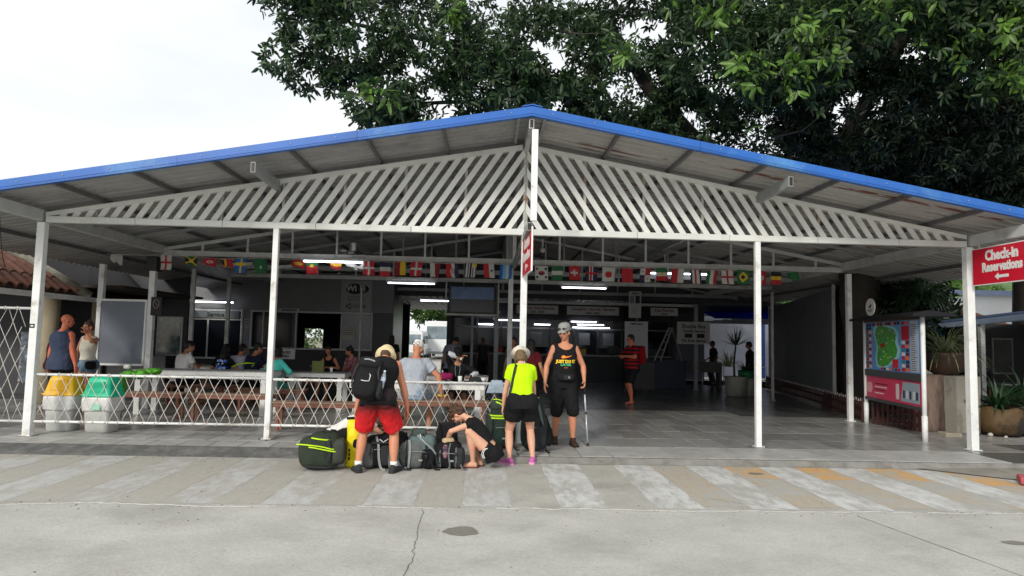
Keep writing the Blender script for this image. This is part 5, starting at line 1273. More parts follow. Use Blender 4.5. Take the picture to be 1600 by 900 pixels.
me = leaf_mesh('foliage', a2_[0] - off2, a2_[1], a2_[2], a2_[3], [LEAF_SHADE]); o = bpy.data.objects.new('foliage', me); col.objects.link(o); o.parent = TREE2; o['kind'] = 'stuff'

def simple_tree(x, y, h, r, label, dens=30, leafm=None, L=.2, zs=.9, trunk_r=.2, name='tree', seed=1, gap=-.1, per=6, base=0, group=None):
    T = thing(name, (x, y, base), label, 'tree', group)
    limb('trunk', [(x, y, base - .3), (x + .1, y, base + h * .4), (x, y, base + h * .75)], trunk_r, trunk_r * .4, T, 8, .08)
    bl = [(x, y, base + h * .65, r * .75, r * .75, h * .28)]
    rq = random.Random(seed)
    for k in range(7):
        a = rq.uniform(0, 6.28); bl.append((x + r * .6 * math.cos(a), y + r * .5 * math.sin(a), base + h * rq.uniform(.45, .85), r * .5, r * .5, h * .17))
    P = blob_points(bl, dens, gap)
    a4 = leaves_arrays(P, per, L, L * .36)
    me = leaf_mesh('crown', a4[0] - np.array([x, y, base]), a4[1], a4[2], a4[3], [leafm or LEAF]); o = bpy.data.objects.new('crown', me); col.objects.link(o); o.parent = T; o['kind'] = 'stuff'
    return T
simple_tree(13.2, 12.0, 10, 4.6, 'dark tree behind the big tree at the right', 16, seed=4, trunk_r=.35, L=.3, leafm=LEAF_SHADE)
simple_tree(7.6, 19, 9.5, 3.6, 'dark tree rising behind the pavilion ridge', 14, seed=5, trunk_r=.3, L=.3, leafm=LEAF_SHADE)
simple_tree(18.5, 13, 12, 5.0, 'tall dark tree beyond the right edge', 10, seed=8, trunk_r=.35, L=.36, leafm=LEAF_SHADE)
# dark shrub and palm thatch filling the gap under the roof at the right
SH = thing('dark_shrub', (10.4, 7.2, 0), 'dense dark foliage under the roof edge behind the map board', 'shrub')
P = blob_points([(10.5, 7.0, 2.0, 1.3, 1.1, 1.9), (11.9, 8.8, 1.9, 1.5, 1.4, 1.8), (9.6, 5.4, 2.5, .8, .7, .6), (9.3, 5.0, 1.6, .5, .5, 1.6), (9.8, 4.9, 2.75, .6, .5, .4), (9.0, 5.6, 2.3, .4, .5, .8)], 80, -.3)
a4 = leaves_arrays(P, 6, .24, .07); me = leaf_mesh('foliage', a4[0] - np.array([10.4, 7.2, 0]), a4[1], a4[2], a4[3], [LEAF_SHADE]); o = bpy.data.objects.new('foliage', me); col.objects.link(o); o.parent = SH; o['kind'] = 'stuff'
limb('stem', [(9.6, 7, 0), (9.7, 7, 2.2)], .12, .05, SH, 7)
PF = thing('hanging_fern', (9.35, 4.3, 2.6), 'dark spiky fern hanging under the roof edge beside the map board', 'plant')
strap_leaves(9.35, 4.3, 2.62, 110, .75, .06, PF, LEAFD, 33, up=1.0, droop=1.3)

# ================================================================ NEIGHBOURS
# tiled house at the left
TH = thing('tiled_house', (-10.5, 5, 0), 'low house with terracotta barrel tiles at the left edge', 'house')
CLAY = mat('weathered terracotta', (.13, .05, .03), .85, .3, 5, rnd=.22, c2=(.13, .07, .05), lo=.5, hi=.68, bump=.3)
ang = R(36); TS = 1.55
tmesh = None
def tile_barrel():
    mb = MB(); rs = []; n = 7
    for t, r in ((0, .085 * TS), (.52, .072 * TS)):
        rs.append([(t * math.cos(ang) * -1 if 0 else -t * math.cos(ang), r * math.cos(PI * j / (n - 1)), t * math.sin(ang) + r * math.sin(PI * j / (n - 1)) * math.cos(ang)) for j in range(n)])
    vs = rs[0] + rs[1]; mb.add(vs, [(j, j + 1, n + j + 1, n + j) for j in range(n - 1)])
    inner = [(a, b * .82, c - .012) for a, b, c in rs[0]]
    mb.add(rs[0] + inner, [(j, j + 1, n + j + 1, n + j) for j in range(n - 1)])
    return mb.mesh('tile', mats=[CLAY], smooth=True, fix=False)
tmesh = tile_barrel(); cnt = 0
for c in range(10):
    yy = 1.9 + c * .31
    for r_ in range(8):
        if yy > 4.8 - r_ * .36: continue
        t = r_ * .44
        inst('tile', tmesh, TH, (-9.12 - t * math.cos(ang), yy, 2.33 + t * math.sin(ang) + .012 * (r_ % 2))); cnt += 1
mb = MB(); mb.add([(-9.1, 1.7, 2.28), (-9.1, 4.95, 2.28), (-12.2, 2.2, 4.5), (-12.2, 1.7, 4.5)], [(0, 1, 2, 3)]); mb.build('roof_deck', mat('dark underlay', (.06, .04, .035), .9), TH)
mb = MB(); mb.tube([(-9.05, 4.98, 2.3), (-9.6, 4.5, 2.75), (-10.3, 3.9, 3.25), (-11.2, 3.1, 3.9)], [.13, .12, .12, .12], 10); mb.build('hip_cap', mat('lichened mortar cap', (.30, .28, .22), .9, .25, 6, bump=.4), TH, smooth=True)
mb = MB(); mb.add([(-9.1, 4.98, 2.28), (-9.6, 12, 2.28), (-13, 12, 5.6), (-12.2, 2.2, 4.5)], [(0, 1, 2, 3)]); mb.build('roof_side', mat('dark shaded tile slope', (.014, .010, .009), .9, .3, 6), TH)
mb = MB(); mb.box(-9.06, -8.94, 1.2, 5.05, 2.19, 2.29); mb.build('gutter', WHITE_METAL, TH, bevel=.01)
mb = MB(); mb.bar((-9.0, 5.05, 2.24), (-8.3, 5.6, 2.2), .07, .09); mb.build('gutter', WHITE_METAL, TH)
COLM = mat('buff render column', (.30, .25, .17), .9, .15, 3)
for x, y in ((-9.5, 2.2), (-9.6, 4.6), (-10.2, 7.5)):
    mb = MB(); mb.tube([(x, y, 0), (x, y, 2.28)], .16, 14); mb.build('column', COLM, TH, smooth=True)
mb = MB(); mb.box(-14, -11.2, 6.9, 7.1, 0, 2.9); mb.build('wall', WALL_DARK, TH)
mb = MB(); mb.box(-22, -8.6, 9.0, 9.1, 0, 3.4); mb.build('wall', WALL_DARK, TH)
for k, x in enumerate((-11.0, -10.2, -9.4)):
    mb = MB(); mb.box(x, x + .7, 8.96, 8.99, .9, 2.0); w = mb.build('window', DULL_METAL, TH)
    mb = MB(); mb.box(x + .05, x + .65, 8.945, 8.96, .95, 1.95); mb.build('pane', mat('glass with painted reflections', (.10, .14, .13), .1, .9, 3.2, c2=(.3, .33, .32), lo=.52, hi=.58), w)  # pale patches in the pane colour stand for reflections
mb = MB(); mb.box(-14, -8.2, 4.8, 9, 2.5, 2.56); mb.build('soffit', mat('dark soffit', (.04, .03, .025), .9), TH)
mb = MB(); mb.box(-10.6, -9.9, 5.2, 5.4, .4, 1.5); mb.build('menu_stand', mat('dark menu panels', (.06, .08, .10), .5, .9, 9, c2=(.25, .25, .24), lo=.55, hi=.6), TH)
mb = MB(); mb.box(-12, -8.5, 7.6, 8.2, 0, .95); mb.build('counter', mat('dark shop counter', (.03, .03, .035), .6), TH)

# right hand: blue guttered shop, orange roof, white house, hill
SHOP = thing('open_shop', (13.5, 7, 0), 'dark open fronted shop with a pale blue gutter at the right edge', 'shop')
mb = MB(); mb.bar((11.4, 7.4, 2.12), (10.4, 1.9, 2.26), .14, .12); mb.build('gutter', mat('pale blue gutter', (.35, .45, .62), .4, .1, 3), SHOP)
mb = MB(); mb.add([(11.35, 7.4, 2.2), (10.35, 1.6, 2.35), (15, 1.2, 2.8), (16, 8, 2.7)], [(0, 1, 2, 3)]); o = mb.build('roof', mat('blue grey roof sheet', (.16, .22, .36), .4, .15, 3), SHOP); s = o.modifiers.new('thick', 'SOLIDIFY'); s.thickness = .05
mb = MB(); mb.box(10.9, 16, 8.2, 8.35, 0, 2.3); mb.build('wall', WALL_DARK, SHOP)
mb = MB(); mb.box(14.8, 15, 1.5, 8.2, 0, 2.6); mb.build('wall', WALL_DARK, SHOP)
for k, x in enumerate((12.0, 12.9, 13.8)):
    mb = MB(); mb.box(x, x + .6, 8.12, 8.19, .9, 1.9); w = mb.build('window', STEEL_GREY, SHOP); mb = MB(); mb.box(x + .05, x + .55, 8.10, 8.12, .95, 1.85); mb.build('pane', mat('dim grey pane', (.10, .10, .10), .3, .3, 2), w)
for x, y in ((11.25, 6.6), (10.9, 4.6)):
    mb = MB(); mb.box(x - .05, x + .05, y - .05, y + .05, 0, 2.15); mb.build('post', DULL_METAL if y < 5 else mat('blue post', (.10, .35, .6), .5), SHOP)
T = thing('shop_table', (12.2, 5.5, 0), 'dim table inside the open shop at the right', 'table')
mb = MB(); mb.box(11.8, 13.4, 5.2, 5.9, .74, .78); mb.build('tabletop', STEEL_GREY, T)
for x in (11.9, 13.3):
    mb = MB(); mb.box(x - .03, x + .03, 5.5, 5.56, 0, .74); mb.build('leg', DARK_STEEL, T)
T = thing('plastic_chair', (10.0, 4.5, 0), 'white slatted plastic chair behind the right post', 'chair')
PW = mat('white chair plastic', (.5, .5, .49), .4, .05, 5)
mb = MB(); mb.box(9.78, 10.2, 4.3, 4.72, .42, .45); mb.build('seat', PW, T, bevel=.01)
for k in range(5):
    mb = MB(); mb.box(9.80, 10.18, 4.285, 4.30, .5 + k * .075, .55 + k * .075); mb.build('back_slat', PW, T)
for x in (9.8, 10.18):
    mb = MB(); mb.bar((x, 4.29, 0), (x, 4.28, .92), .03, .03); mb.build('back_post', PW, T); mb = MB(); mb.bar((x, 4.7, 0), (x, 4.7, .42), .03, .03); mb.build('leg', PW, T)
OR = thing('orange_roof_house', (17, 17, 0), 'small house with an orange tiled hip roof beyond the shop', 'house')
mb = MB(); mb.box(16.6, 21, 15.5, 20, 0, 2.35); mb.build('wall', WALL_WHITE, OR)
mb = MB(); mb.add([(15.9, 15, 2.3), (19.9, 15, 2.5), (21.5, 20.5, 2.3), (16.1, 20.5, 2.3), (18.2, 16.6, 3.5), (18.6, 17.0, 3.5)], [(0, 1, 5, 4), (1, 2, 5), (2, 3, 4, 5), (3, 0, 4), (3, 2, 1, 0)]); mb.build('roof', mat('orange roof tile', (.42, .17, .09), .8, .2, 9), OR)
WH = thing('white_house', (24, 22, 0), 'white two storey house with grey window below the green hill', 'house')
mb = MB(); mb.box(25.3, 33, 22, 28, 0, 4.4); mb.build('wall', WALL_WHITE, WH)
mb = MB(); mb.add([(25.0, 21.6, 4.45), (34, 21.6, 4.45), (34, 28.5, 5.0), (25.0, 28.5, 5.0)], [(0, 1, 2, 3)]); o = mb.build('roof', mat('blue grey roof sheet', (.16, .22, .36)), WH); s = o.modifiers.new('thick', 'SOLIDIFY'); s.thickness = .25
for x in (25.9, 28.4):
    mb = MB(); mb.box(x, x + .9, 21.93, 22.0, 2.9, 3.9); w = mb.build('window', STEEL_GREY, WH); mb = MB(); mb.box(x + .08, x + .82, 21.91, 21.93, 2.98, 3.82); mb.build('pane', mat('grey house pane', (.15, .16, .18), .3), w)
hm = MB(); nx_, ny_ = 60, 16; vs = []
for j in range(ny_):
    for i in range(nx_):
        x = 10 + i * 3.2; y = 55 + j * 4.5; h = 17 * math.sin(min(1, j / 9) * PI / 2) * (.75 + .35 * noise.noise(V((x * .03, y * .03, 1)))) * min(1, .35 + (i / 14)) + 1.1 * noise.noise(V((x * .2, y * .2, 3)))
        vs.append((x, y, h - .3))
hm.add(vs, [(j * nx_ + i, j * nx_ + i + 1, (j + 1) * nx_ + i + 1, (j + 1) * nx_ + i) for j in range(ny_ - 1) for i in range(nx_ - 1)])
structure(hm.build('hill', mat('grassy hillside', (.10, .19, .045), .9, .4, .25, c2=(.05, .10, .025), lo=.45, hi=.6, bump=.5, bscale=1.5), smooth=True))
P = rng.uniform((16, 56, 0), (75, 95, 0), (9000, 3)); 
keepP = []
for p in P:
    j = (p[1] - 55) / 4.5; i = (p[0] - 10) / 3.2
    h = 17 * math.sin(min(1, j / 9) * PI / 2) * (.75 + .35 * noise.noise(V((p[0] * .03, p[1] * .03, 1)))) * min(1, .35 + (i / 14))
    if noise.noise(V((p[0] * .12, p[1] * .12, 5))) > -.05: keepP.append((p[0], p[1], h + random.uniform(0, .9)))
a4 = leaves_arrays(np.array(keepP), 5, .9, .5); me = leaf_mesh('hill_bushes', *a4, [LEAF_H]); o = bpy.data.objects.new('hill_bushes', me); col.objects.link(o); tag(o, 'bright green bushes covering the hillside at the right', 'bushes', kind='stuff')
simple_tree(17.5, 24, 6.5, 2.2, 'green tree standing before the hillside at the right', 14, LEAF_H, .35, seed=12)

# far left: dark tree top and roof line
simple_tree(-27, 26, 7.0, 3.2, 'distant dark tree top at the far left edge', 8, seed=22, L=.4)

# ---- what shows through the openings
CV = mat('white street wall', (.66, .69, .72), .8, .08, 1)
T = thing('street_wall', (10.5, 24, 0), 'white wall seen through the side opening of the hall', 'wall')
mb = MB(); mb.box(9.3, 14.8, 21.6, 21.8, 0, 3.0); mb.build('panel', CV, T)
mb = MB(); mb.box(9.3, 9.5, 21.5, 21.58, 0, 3.1); mb.box(12.7, 12.9, 21.5, 21.58, 0, 3.1); mb.build('pillar', mat('blue pillar', (.05, .13, .42), .5), T)
T = thing('blue_awning', (12, 17, 2.8), 'bright blue tarpaulin roof seen through the side opening', 'awning')
BT = leaf_mat('translucent blue tarpaulin', (.03, .16, .85), .1, .65)
for k in range(3):
    mb = MB(); mb.add([(8.4 + k * .5, 15.2 + k * 1.5, 2.55 + k * .12), (14, 14.6 + k * 1.5, 2.55 + k * .12), (14, 16.2 + k * 1.5, 2.85 + k * .12), (8.4 + k * .5, 16.8 + k * 1.5, 2.85 + k * .12)], [(0, 1, 2, 3)]); o = mb.build('tarpaulin', BT, T); s = o.modifiers.new('thick', 'SOLIDIFY'); s.thickness = .02
for k in range(6):
    mb = MB(); mb.bar((8.8, 14.6 + k * 1.0, 2.5), (14, 14.4 + k * 1.0, 2.5), .05, .05); mb.build('batten', STEEL_GREY, T)
T = thing('railing', (8.6, 14.8, 0), 'thin white railing at the side opening', 'railing')
mb = MB(); mb.tube([(7.0, 14.9, .75), (10.2, 14.8, .75)], .02, 6); mb.build('rail', WHITE_METAL, T)
for x in (7.0, 7.8, 8.6, 9.4, 10.2):
    mb = MB(); mb.tube([(x, 14.85, 0), (x, 14.85, .75)], .016, 6); mb.build('baluster', WHITE_METAL, T)
# ground outside the openings catches daylight
mb = MB(); mb.add([(-40, 20, -.06), (60, 20, -.06), (60, 60, -.06), (-40, 60, -.06)], [(0, 1, 2, 3)]); structure(mb.build('yard', ROAD))
def coach(x, y, w, h, L, label, name, m=None):
    T = thing(name, (x, y, -.06), label, 'bus' if name == 'parked_bus' else 'van', 'white vehicles in the yard behind the hall')
    body = m or mat('white vehicle paint', (.74, .75, .76), .3, .04, 2)
    r_ = .18
    pf = [(x - w / 2, .35), (x + w / 2, .35), (x + w / 2, h - r_), (x + w / 2 - r_, h), (x - w / 2 + r_, h), (x - w / 2, h - r_)]
    mb = MB(); mb.prism(pf, 'y', y, y + L); mb.build('body', body, T, bevel=.05)
    mb = MB(); mb.box(x - w / 2 + .12, x + w / 2 - .12, y - .012, y + .01, h * .52, h * .86); mb.build('windscreen', mat('pale reflecting windscreen', (.20, .25, .28), .08, .5, 1.2), T, bevel=.01)
    for sx in (-1, 1):
        mb = MB(); mb.box(x + sx * (w / 2 - .36) - .14, x + sx * (w / 2 - .36) + .14, y - .02, y + .02, .62, .78); mb.build('headlight', mat('headlight glass', (.5, .5, .48), .1), T, bevel=.01)
        mb = MB(); mb.box(x + sx * (w / 2 + .1) - .07, x + sx * (w / 2 + .1) + .07, y - .08, y, h * .55, h * .7); mb.build('mirror', BLACK, T)
        for yy in (y + .9, y + L - 1):
            mb = MB(); mb.tube([(x + sx * (w / 2 - .22), yy, .42), (x + sx * (w / 2 + .02), yy, .42)], .42 if name == 'parked_bus' else .33, 16); q = mb.build('wheel', RUBBER, T, smooth=False)
            mb = MB(); mb.tube([(x + sx * (w / 2 + .0), yy, .42), (x + sx * (w / 2 + .035), yy, .42)], .2, 12); mb.build('hub', STEEL_GREY, q)
        mb = MB(); mb.box(x + sx * (w / 2 + .004) - .006, x + sx * (w / 2 + .004) + .006, y + .6, y + L - .4, h * .55, h * .82); mb.build('side_window', GLASS_DARK, T)
    mb = MB(); mb.box(x - w / 2 + .05, x + w / 2 - .05, y - .04, y + .02, .36, .56); mb.build('bumper', STEEL_GREY, T, bevel=.02)
coach(-3.75, 43, 2.3, 2.9, 9, 'white coach with pale windscreen parked right of the vans', 'parked_bus')
coach(-5.6, 38, 1.9, 2.1, 4.8, 'white van parked left of the coach', 'parked_van')
coach(-8.6, 34, 1.9, 2.0, 4.8, 'white van parked farthest left in the yard', 'parked_van')
coach(-9.4, 44, 2.3, 3.0, 9, 'white coach parked behind the vans', 'parked_bus')
for i, (x, y) in enumerate(((-10, 46), (-5, 48), (0, 46))):
    simple_tree(x, y, 8, 3.6, ('leftmost', 'middle', 'rightmost')[i] + ' of three green trees behind the parked vehicles', 6, LEAF_H, .5, seed=30 + i, group='trees behind the yard')
HG = thing('hedge', (-9.5, 26, 0), 'green hedge seen through the office window', 'hedge')
P = blob_points([(-11, 26, 1.2, 1.8, 1, 1.2), (-9, 26, 1.3, 1.8, 1, 1.2), (-7, 26, 1.1, 1.6, 1, 1.1)], 30, -.2)
a4 = leaves_arrays(P, 6, .22, .09); me = leaf_mesh('foliage', a4[0] - np.array([-9.5, 26, 0]), a4[1], a4[2], a4[3], [LEAF_H]); o = bpy.data.objects.new('foliage', me); col.objects.link(o); o.parent = HG; o['kind'] = 'stuff'

# ================================================================ PEOPLE
def remesh_mesh(mb, voxel, smooth=2, name='m', fac=.5):
    me = mb.mesh('tmp', fix=True); t = bpy.data.objects.new('tmp', me); col.objects.link(t)
    r_ = t.modifiers.new('r', 'REMESH'); r_.mode = 'VOXEL'; r_.voxel_size = voxel
    if smooth:
        s = t.modifiers.new('s', 'SMOOTH'); s.iterations = smooth; s.factor = fac
    dg = bpy.context.evaluated_depsgraph_get()
    out = bpy.data.meshes.new_from_object(t.evaluated_get(dg)); out.name = name
    bpy.data.objects.remove(t); bpy.data.meshes.remove(me)
    out.polygons.foreach_set('use_smooth', [True] * len(out.polygons))
    return out
def me_obj(name, me, m, parent=None, off=(0, 0, 0)):
    me.transform(Matrix.Translation(-V(off))); me.materials.clear()
    for q in (m if isinstance(m, (list, tuple)) else [m]): me.materials.append(q)
    o = bpy.data.objects.new(name, me); col.objects.link(o); o.parent = parent; return o
def wrinkle(me, amp, sc=9, seed=0):
    n = len(me.vertices); co = np.empty(n * 3, np.float32); no = np.empty(n * 3, np.float32)
    me.vertices.foreach_get('co', co); me.vertex_normals.foreach_get('vector', no)
    co = co.reshape(-1, 3); no = no.reshape(-1, 3)
    d = np.array([noise.noise(V((a * sc + seed, b * sc, c * sc * .6))) + .5 * noise.noise(V((a * sc * 2.3, b * sc * 2.3 + seed, c * sc * 1.5))) for a, b, c in co.tolist()])
    co += no * (d * amp)[:, None]; me.vertices.foreach_set('co', co.ravel()); me.update()
def cut_faces(me, pred):
    bm = bmesh.new(); bm.from_mesh(me)
    kill = [f for f in bm.faces if pred(f.calc_center_median())]
    bmesh.ops.delete(bm, geom=kill, context='FACES')
    for _ in range(4):          # even out the cut edge
        new = {}
        for v in bm.verts:
            if v.is_boundary:
                nb = [e.other_vert(v).co for e in v.link_edges if e.is_boundary]
                if len(nb) == 2: new[v] = v.co * .4 + (nb[0] + nb[1]) * .3
        for v, c in new.items(): v.co = c
    bm.to_mesh(me); bm.free()

SKINS = {}
def skin(name, r, g, b): 
    return mat('skin ' + name, srgb(r, g, b), .5, .07, 14, spec=.35, bump=.08, bscale=60, sss=.06, c2=srgb(min(255, r + 10), g - 14, b - 12), lo=.48, hi=.7)
HAIRM = {k: mat('hair ' + k, srgb(*c), .55, .3, 40, bump=.9, bscale=70, stretch=(1, 1, .25)) for k, c in {'black': (22, 19, 18), 'brown': (74, 50, 34), 'grey': (120, 108, 95), 'blond': (110, 88, 60)}.items()}
EYEW = mat('eye white', srgb(200, 195, 188), .2); EYEB = mat('eye dark', srgb(35, 25, 20), .2); LIP = mat('lips', srgb(150, 88, 78), .5)

# torso profile: (s along spine from hip centre, half width, half depth, forward offset)
TM = [(-.13, .075, .075, 0), (-.09, .145, .105, -.005), (-.03, .168, .118, -.008), (.04, .160, .112, -.004), (.13, .140, .098, .004), (.20, .142, .100, .006), (.29, .160, .112, .004), (.37, .172, .116, 0), (.44, .168, .106, -.006), (.49, .125, .085, -.010), (.525, .075, .066, -.010), (.56, .056, .058, -.004)]
TF = [(-.13, .075, .075, 0), (-.09, .152, .115, -.01), (-.03, .172, .124, -.012), (.04, .150, .108, -.004), (.13, .120, .088, .004), (.20, .124, .092, .008), (.29, .142, .118, .016), (.36, .148, .112, .008), (.43, .142, .094, -.004), (.48, .108, .076, -.010), (.525, .062, .056, -.010), (.56, .047, .050, -.004)]
class Body: pass
def human(name_label, loc, yaw, H=1.75, female=False, bulk=1.0, pelvis=(0, 0, .93), tilt=0, lean=0, side=0, twist=0, hands=(None, None), elbows=(None, None), feet=None, knees=(None, None), head=(0, 0, 0), skinm=None, voxel=.008, shrug=0, handdir=(None, None), curl=.5, footyaw=(8, -8), group=None, footpitch=(0, 0), belly=0, sway=0):
    """local frame: +y forward, +x the figure's right, z up (metres for a 1.75 m figure, scaled to H); hands: (right, left)"""
    B = Body(); k = H / 1.75; B.k = k
    root = thing('person', loc, name_label, 'person', group, 0)
    B.root = root; B.mesh_parts = []
    RZ = Matrix.Rotation(yaw, 3, 'Z')
    org = V(loc)
    P0 = V(pelvis)
    prof = TF if female else TM
    # spine chain
    N = 40; s0, s1 = -.2, .56
    fr = []; p = None
    def angle(s):
        t = min(1, max(0, (s + .0) / .42)); t = t * t * (3 - 2 * t); return tilt + lean * t
    def tw(s): t = min(1, max(0, s / .42)); return twist * t, side * t
    ss = np.linspace(s0, s1, N); pos = {}; pts = []
    def Rm(s):
        a = angle(s); t, sd = tw(s)
        return Matrix.Rotation(t, 3, 'Z') @ Matrix.Rotation(sd, 3, 'Y') @ Matrix.Rotation(-a, 3, 'X')
    # integrate from s=0
    def spine(s):
        n = 16; q = V(P0); ds = s / n
        for i in range(n): q = q + Rm((i + .5) * ds) @ V((0, 0, ds))
        return q
    B.spine = spine; B.Rm = Rm
    def W(v): return org + RZ @ (V(v) * k)
    B.W = W; B.RZ = RZ
    def ring(s, a, b, off, n=18, infl=0):
        c = spine(s); M = Rm(s); a += infl; b += infl; out = []
        for j in range(n):
            th = 2 * PI * j / n; cx, cy = math.cos(th), math.sin(th)
            e = .88
            x = a * math.copysign(abs(cx) ** e, cx); y = b * math.copysign(abs(cy) ** e, cy)
            out.append(W(c + M @ V((x, y + off, 0))))
        return out
    def interp(s):
        P = [q for q in prof]
        for u, v in zip(P[:-1], P[1:]):
            if u[0] <= s <= v[0]:
                t = (s - u[0]) / (v[0] - u[0]); r_ = [u[i] + (v[i] - u[i]) * t for i in (1, 2, 3)]
                break
        else: r_ = list(P[0][1:]) if s < P[0][0] else list(P[-1][1:])
        bk = 1 + (bulk - 1) * (1 if s < .48 else .4)
        bl = belly * math.exp(-((s - .12) / .11) ** 2)
        return r_[0] * bk, r_[1] * bk + bl / 2, r_[2] + bl / 2
    B.interp = interp; B.ring = ring
    def torso(mb, a, b, infl=0, n=12, flare=0, inflb=None):
        rs = []
        for s in np.linspace(a, b, n):
            w, d, off = interp(s if infl == 0 else max(s, -.035)); f = infl + flare * max(0, (b - s) / (b - a) - .5) 
            rs.append(ring(s, w, d, off, infl=f))
        mb.rings(rs)
    B.torso = torso
    mb = MB(); torso(mb, -.13, .56, 0, 24)
    # shoulders, hips
    sw = (.158 if not female else .138) * (1 + (bulk - 1) * .6)
    RS, NS = Rm(.46), spine(.462)
    sh = [NS + RS @ V((sw * sx, -.004, shrug)) for sx in (1, -1)]
    RP = Rm(0)
    hip = [P0 + RP @ V((.088 * sx, 0, -.03)) for sx in (1, -1)]
    B.sh, B.hip = sh, hip
    ua, fa, hl = .285, .25, .075
    th, shn = .43, .42
    def ik(a, t, l1, l2, pole):
        a, t = V(a), V(t); d = t - a; L = d.length; mx = (l1 + l2) * .998
        if L > mx: d = d * (mx / L); L = mx; t = a + d
        if L < abs(l1 - l2) + .02: L = abs(l1 - l2) + .02
        c = (l1 * l1 + L * L - l2 * l2) / (2 * L); h = math.sqrt(max(0, l1 * l1 - c * c)); u = d.normalized()
        pl = V(pole) - u * V(pole).dot(u)
        if pl.length < 1e-4: pl = V((0, -1, 0))
        pl.normalize(); return a + u * c + pl * h, t
    arm = []
    for i in (0, 1):
        sx = 1 if i == 0 else -1
        tgt = hands[i] if hands[i] is not None else (NS + V((sx * (sw + .09), .02, -.52)))
        pole = elbows[i] if elbows[i] is not None else (sx * .35, -1, -.3)
        e, w_ = ik(sh[i], tgt, ua, fa, pole); arm.append((sh[i], e, w_))
    B.arm = arm
    bk = bulk if bulk < 1 else 1 + (bulk - 1) * 1.1
    fm = .86 if female else 1.0
    RU = np.array([.052, .055, .049, .046, .042, .040]) * bk * fm
    RF = np.array([.040, .043, .040, .033, .027, .0255]) * bk * fm
    def seg(mb, a, b, rad, infl=0, t0=0, t1=1, n=12, bow=None):
        a, b = V(a), V(b); m_ = len(rad); pts = []; rr = []
        for i in range(9):
            t = t0 + (t1 - t0) * i / 8; x = t * (m_ - 1); j = min(int(x), m_ - 2)
            q = a.lerp(b, t)
            if bow is not None: q = q + bow * math.sin(PI * t)
            pts.append(W(q)); rr.append((rad[j] + (rad[j + 1] - rad[j]) * (x - j) + (infl if not callable(infl) else infl(t))) * k)
        mb.tube(pts, rr, n)
    B.seg = seg; B.RU, B.RF = RU, RF
    for i in (0, 1):
        s_, e, w_ = arm[i]; seg(mb, s_, e, RU); seg(mb, e, w_, RF); mb.ell(W(e), [RU[-1] * k * 1.0] * 3); mb.ell(W(s_), [RU[0] * k * 1.12] * 3)
        # trapezius / pectoral bridge
        mb.tube([W(spine(.50) + RS @ V((0, -.01, 0))), W(s_ + RS @ V((0, 0, .012)))], [.058 * k * bk, .048 * k * bk], 10)
        mb.tube([W(spine(.40) + RS @ V((.07 * (1 if i == 0 else -1), .0, 0))), W(s_ + RS @ V((0, 0, -.02)))], [.075 * k * bk * fm, .052 * k * bk * fm], 10)
    # legs
    feet = feet or ((.09, 0, .075), (-.09, 0, .075))
    leg = []
    TH = np.array([.088, .086, .080, .070, .060, .054]) * bk * (1.03 if female else 1)
    CA = np.array([.052, .056, .058, .050, .038, .034]) * (bk * .5 + .5) * (.95 if female else 1)
    B.TH, B.CA = TH, CA
    for i in (0, 1):
        pole = knees[i] if knees[i] is not None else ((1 if i == 0 else -1) * .12, 1, 0)
        kn, an = ik(hip[i], feet[i], th, shn, pole); leg.append((hip[i], kn, an))
        seg(mb, hip[i], kn, TH); mb.ell(W(kn), [TH[-1] * k * 1.02] * 3)
        back = V((0, -.012, 0)); seg(mb, kn, an, CA, bow=back)
        mb.ell(W(hip[i] + RP @ V((0, -.028, .0))), [.10 * k * bk] * 3)
    B.leg = leg; B.fdir = []
    for i in (0, 1):
        a = R(footyaw[i]); fp = R(footpitch[i]); d = V((math.sin(a), math.cos(a) * math.cos(fp), -math.sin(fp))).normalized(); B.fdir.append(d)
        an = leg[i][2]; lt = V((math.cos(a), -math.sin(a), 0)); upv = lt.cross(d) if lt.cross(d).z > 0 else -lt.cross(d)
        rs = []
        for t, w_, h, dz in ((-.06, .022, .022, -.045), (-.045, .034, .04, -.036), (0, .036, .045, -.03), (.05, .036, .036, -.038), (.1, .042, .026, -.047), (.14, .042, .02, -.053), (.17, .032, .014, -.058), (.185, .015, .009, -.060)):
            c = an + d * t + upv * dz
            rs.append([W(c + lt * (w_ * math.cos(2 * PI * j / 12)) + upv * (h * math.sin(2 * PI * j / 12))) for j in range(12)])
        mb.rings(rs); mb.tube([W(an + V((0, 0, .03))), W(an - upv * .03)], [.035 * k, .034 * k], 10)
    # head
    hp, hy, hr = head       # pitch down, yaw to the figure's left, roll
    HR = Rm(.56) @ Matrix.Rotation(hy, 3, 'Z') @ Matrix.Rotation(hr, 3, 'Y') @ Matrix.Rotation(-hp, 3, 'X')
    nk = spine(.56); hc = nk + (Rm(.56) @ V((0, .012, .045))) + HR @ V((0, .012, .095)); B.HR, B.hc = HR, hc
    HW = RZ @ HR
    B.HW = HW
    def hp_(v): return W(hc + HR @ V(v))
    B.hp = hp_
    hk = k * (.96 if female else 1)
    B.hk = hk
    def he(mb, c, r_): mb.ell(hp_(c), [q * hk for q in r_], M=HW)
    B.he = he
    mb.tube([W(spine(.50)), W(nk), hp_((0, -.018, -.05))], [.056 * k * (bk * .6 + .4) * fm, .053 * k * (bk * .6 + .4) * fm, .053 * k * fm], 12)
    he(mb, (0, -.012, .032), (.074, .094, .088)); he(mb, (0, .018, -.018), (.064, .074, .082)); he(mb, (0, .040, -.062), (.040, .042, .036)); he(mb, (0, .060, -.082), (.022, .02, .018))
    he(mb, (0, .078, .034), (.048, .016, .014)); he(mb, (0, .0955, -.008), (.0125, .014, .024)); he(mb, (0, .104, -.024), (.015, .013, .010)); he(mb, (0, .083, -.052), (.024, .012, .012))
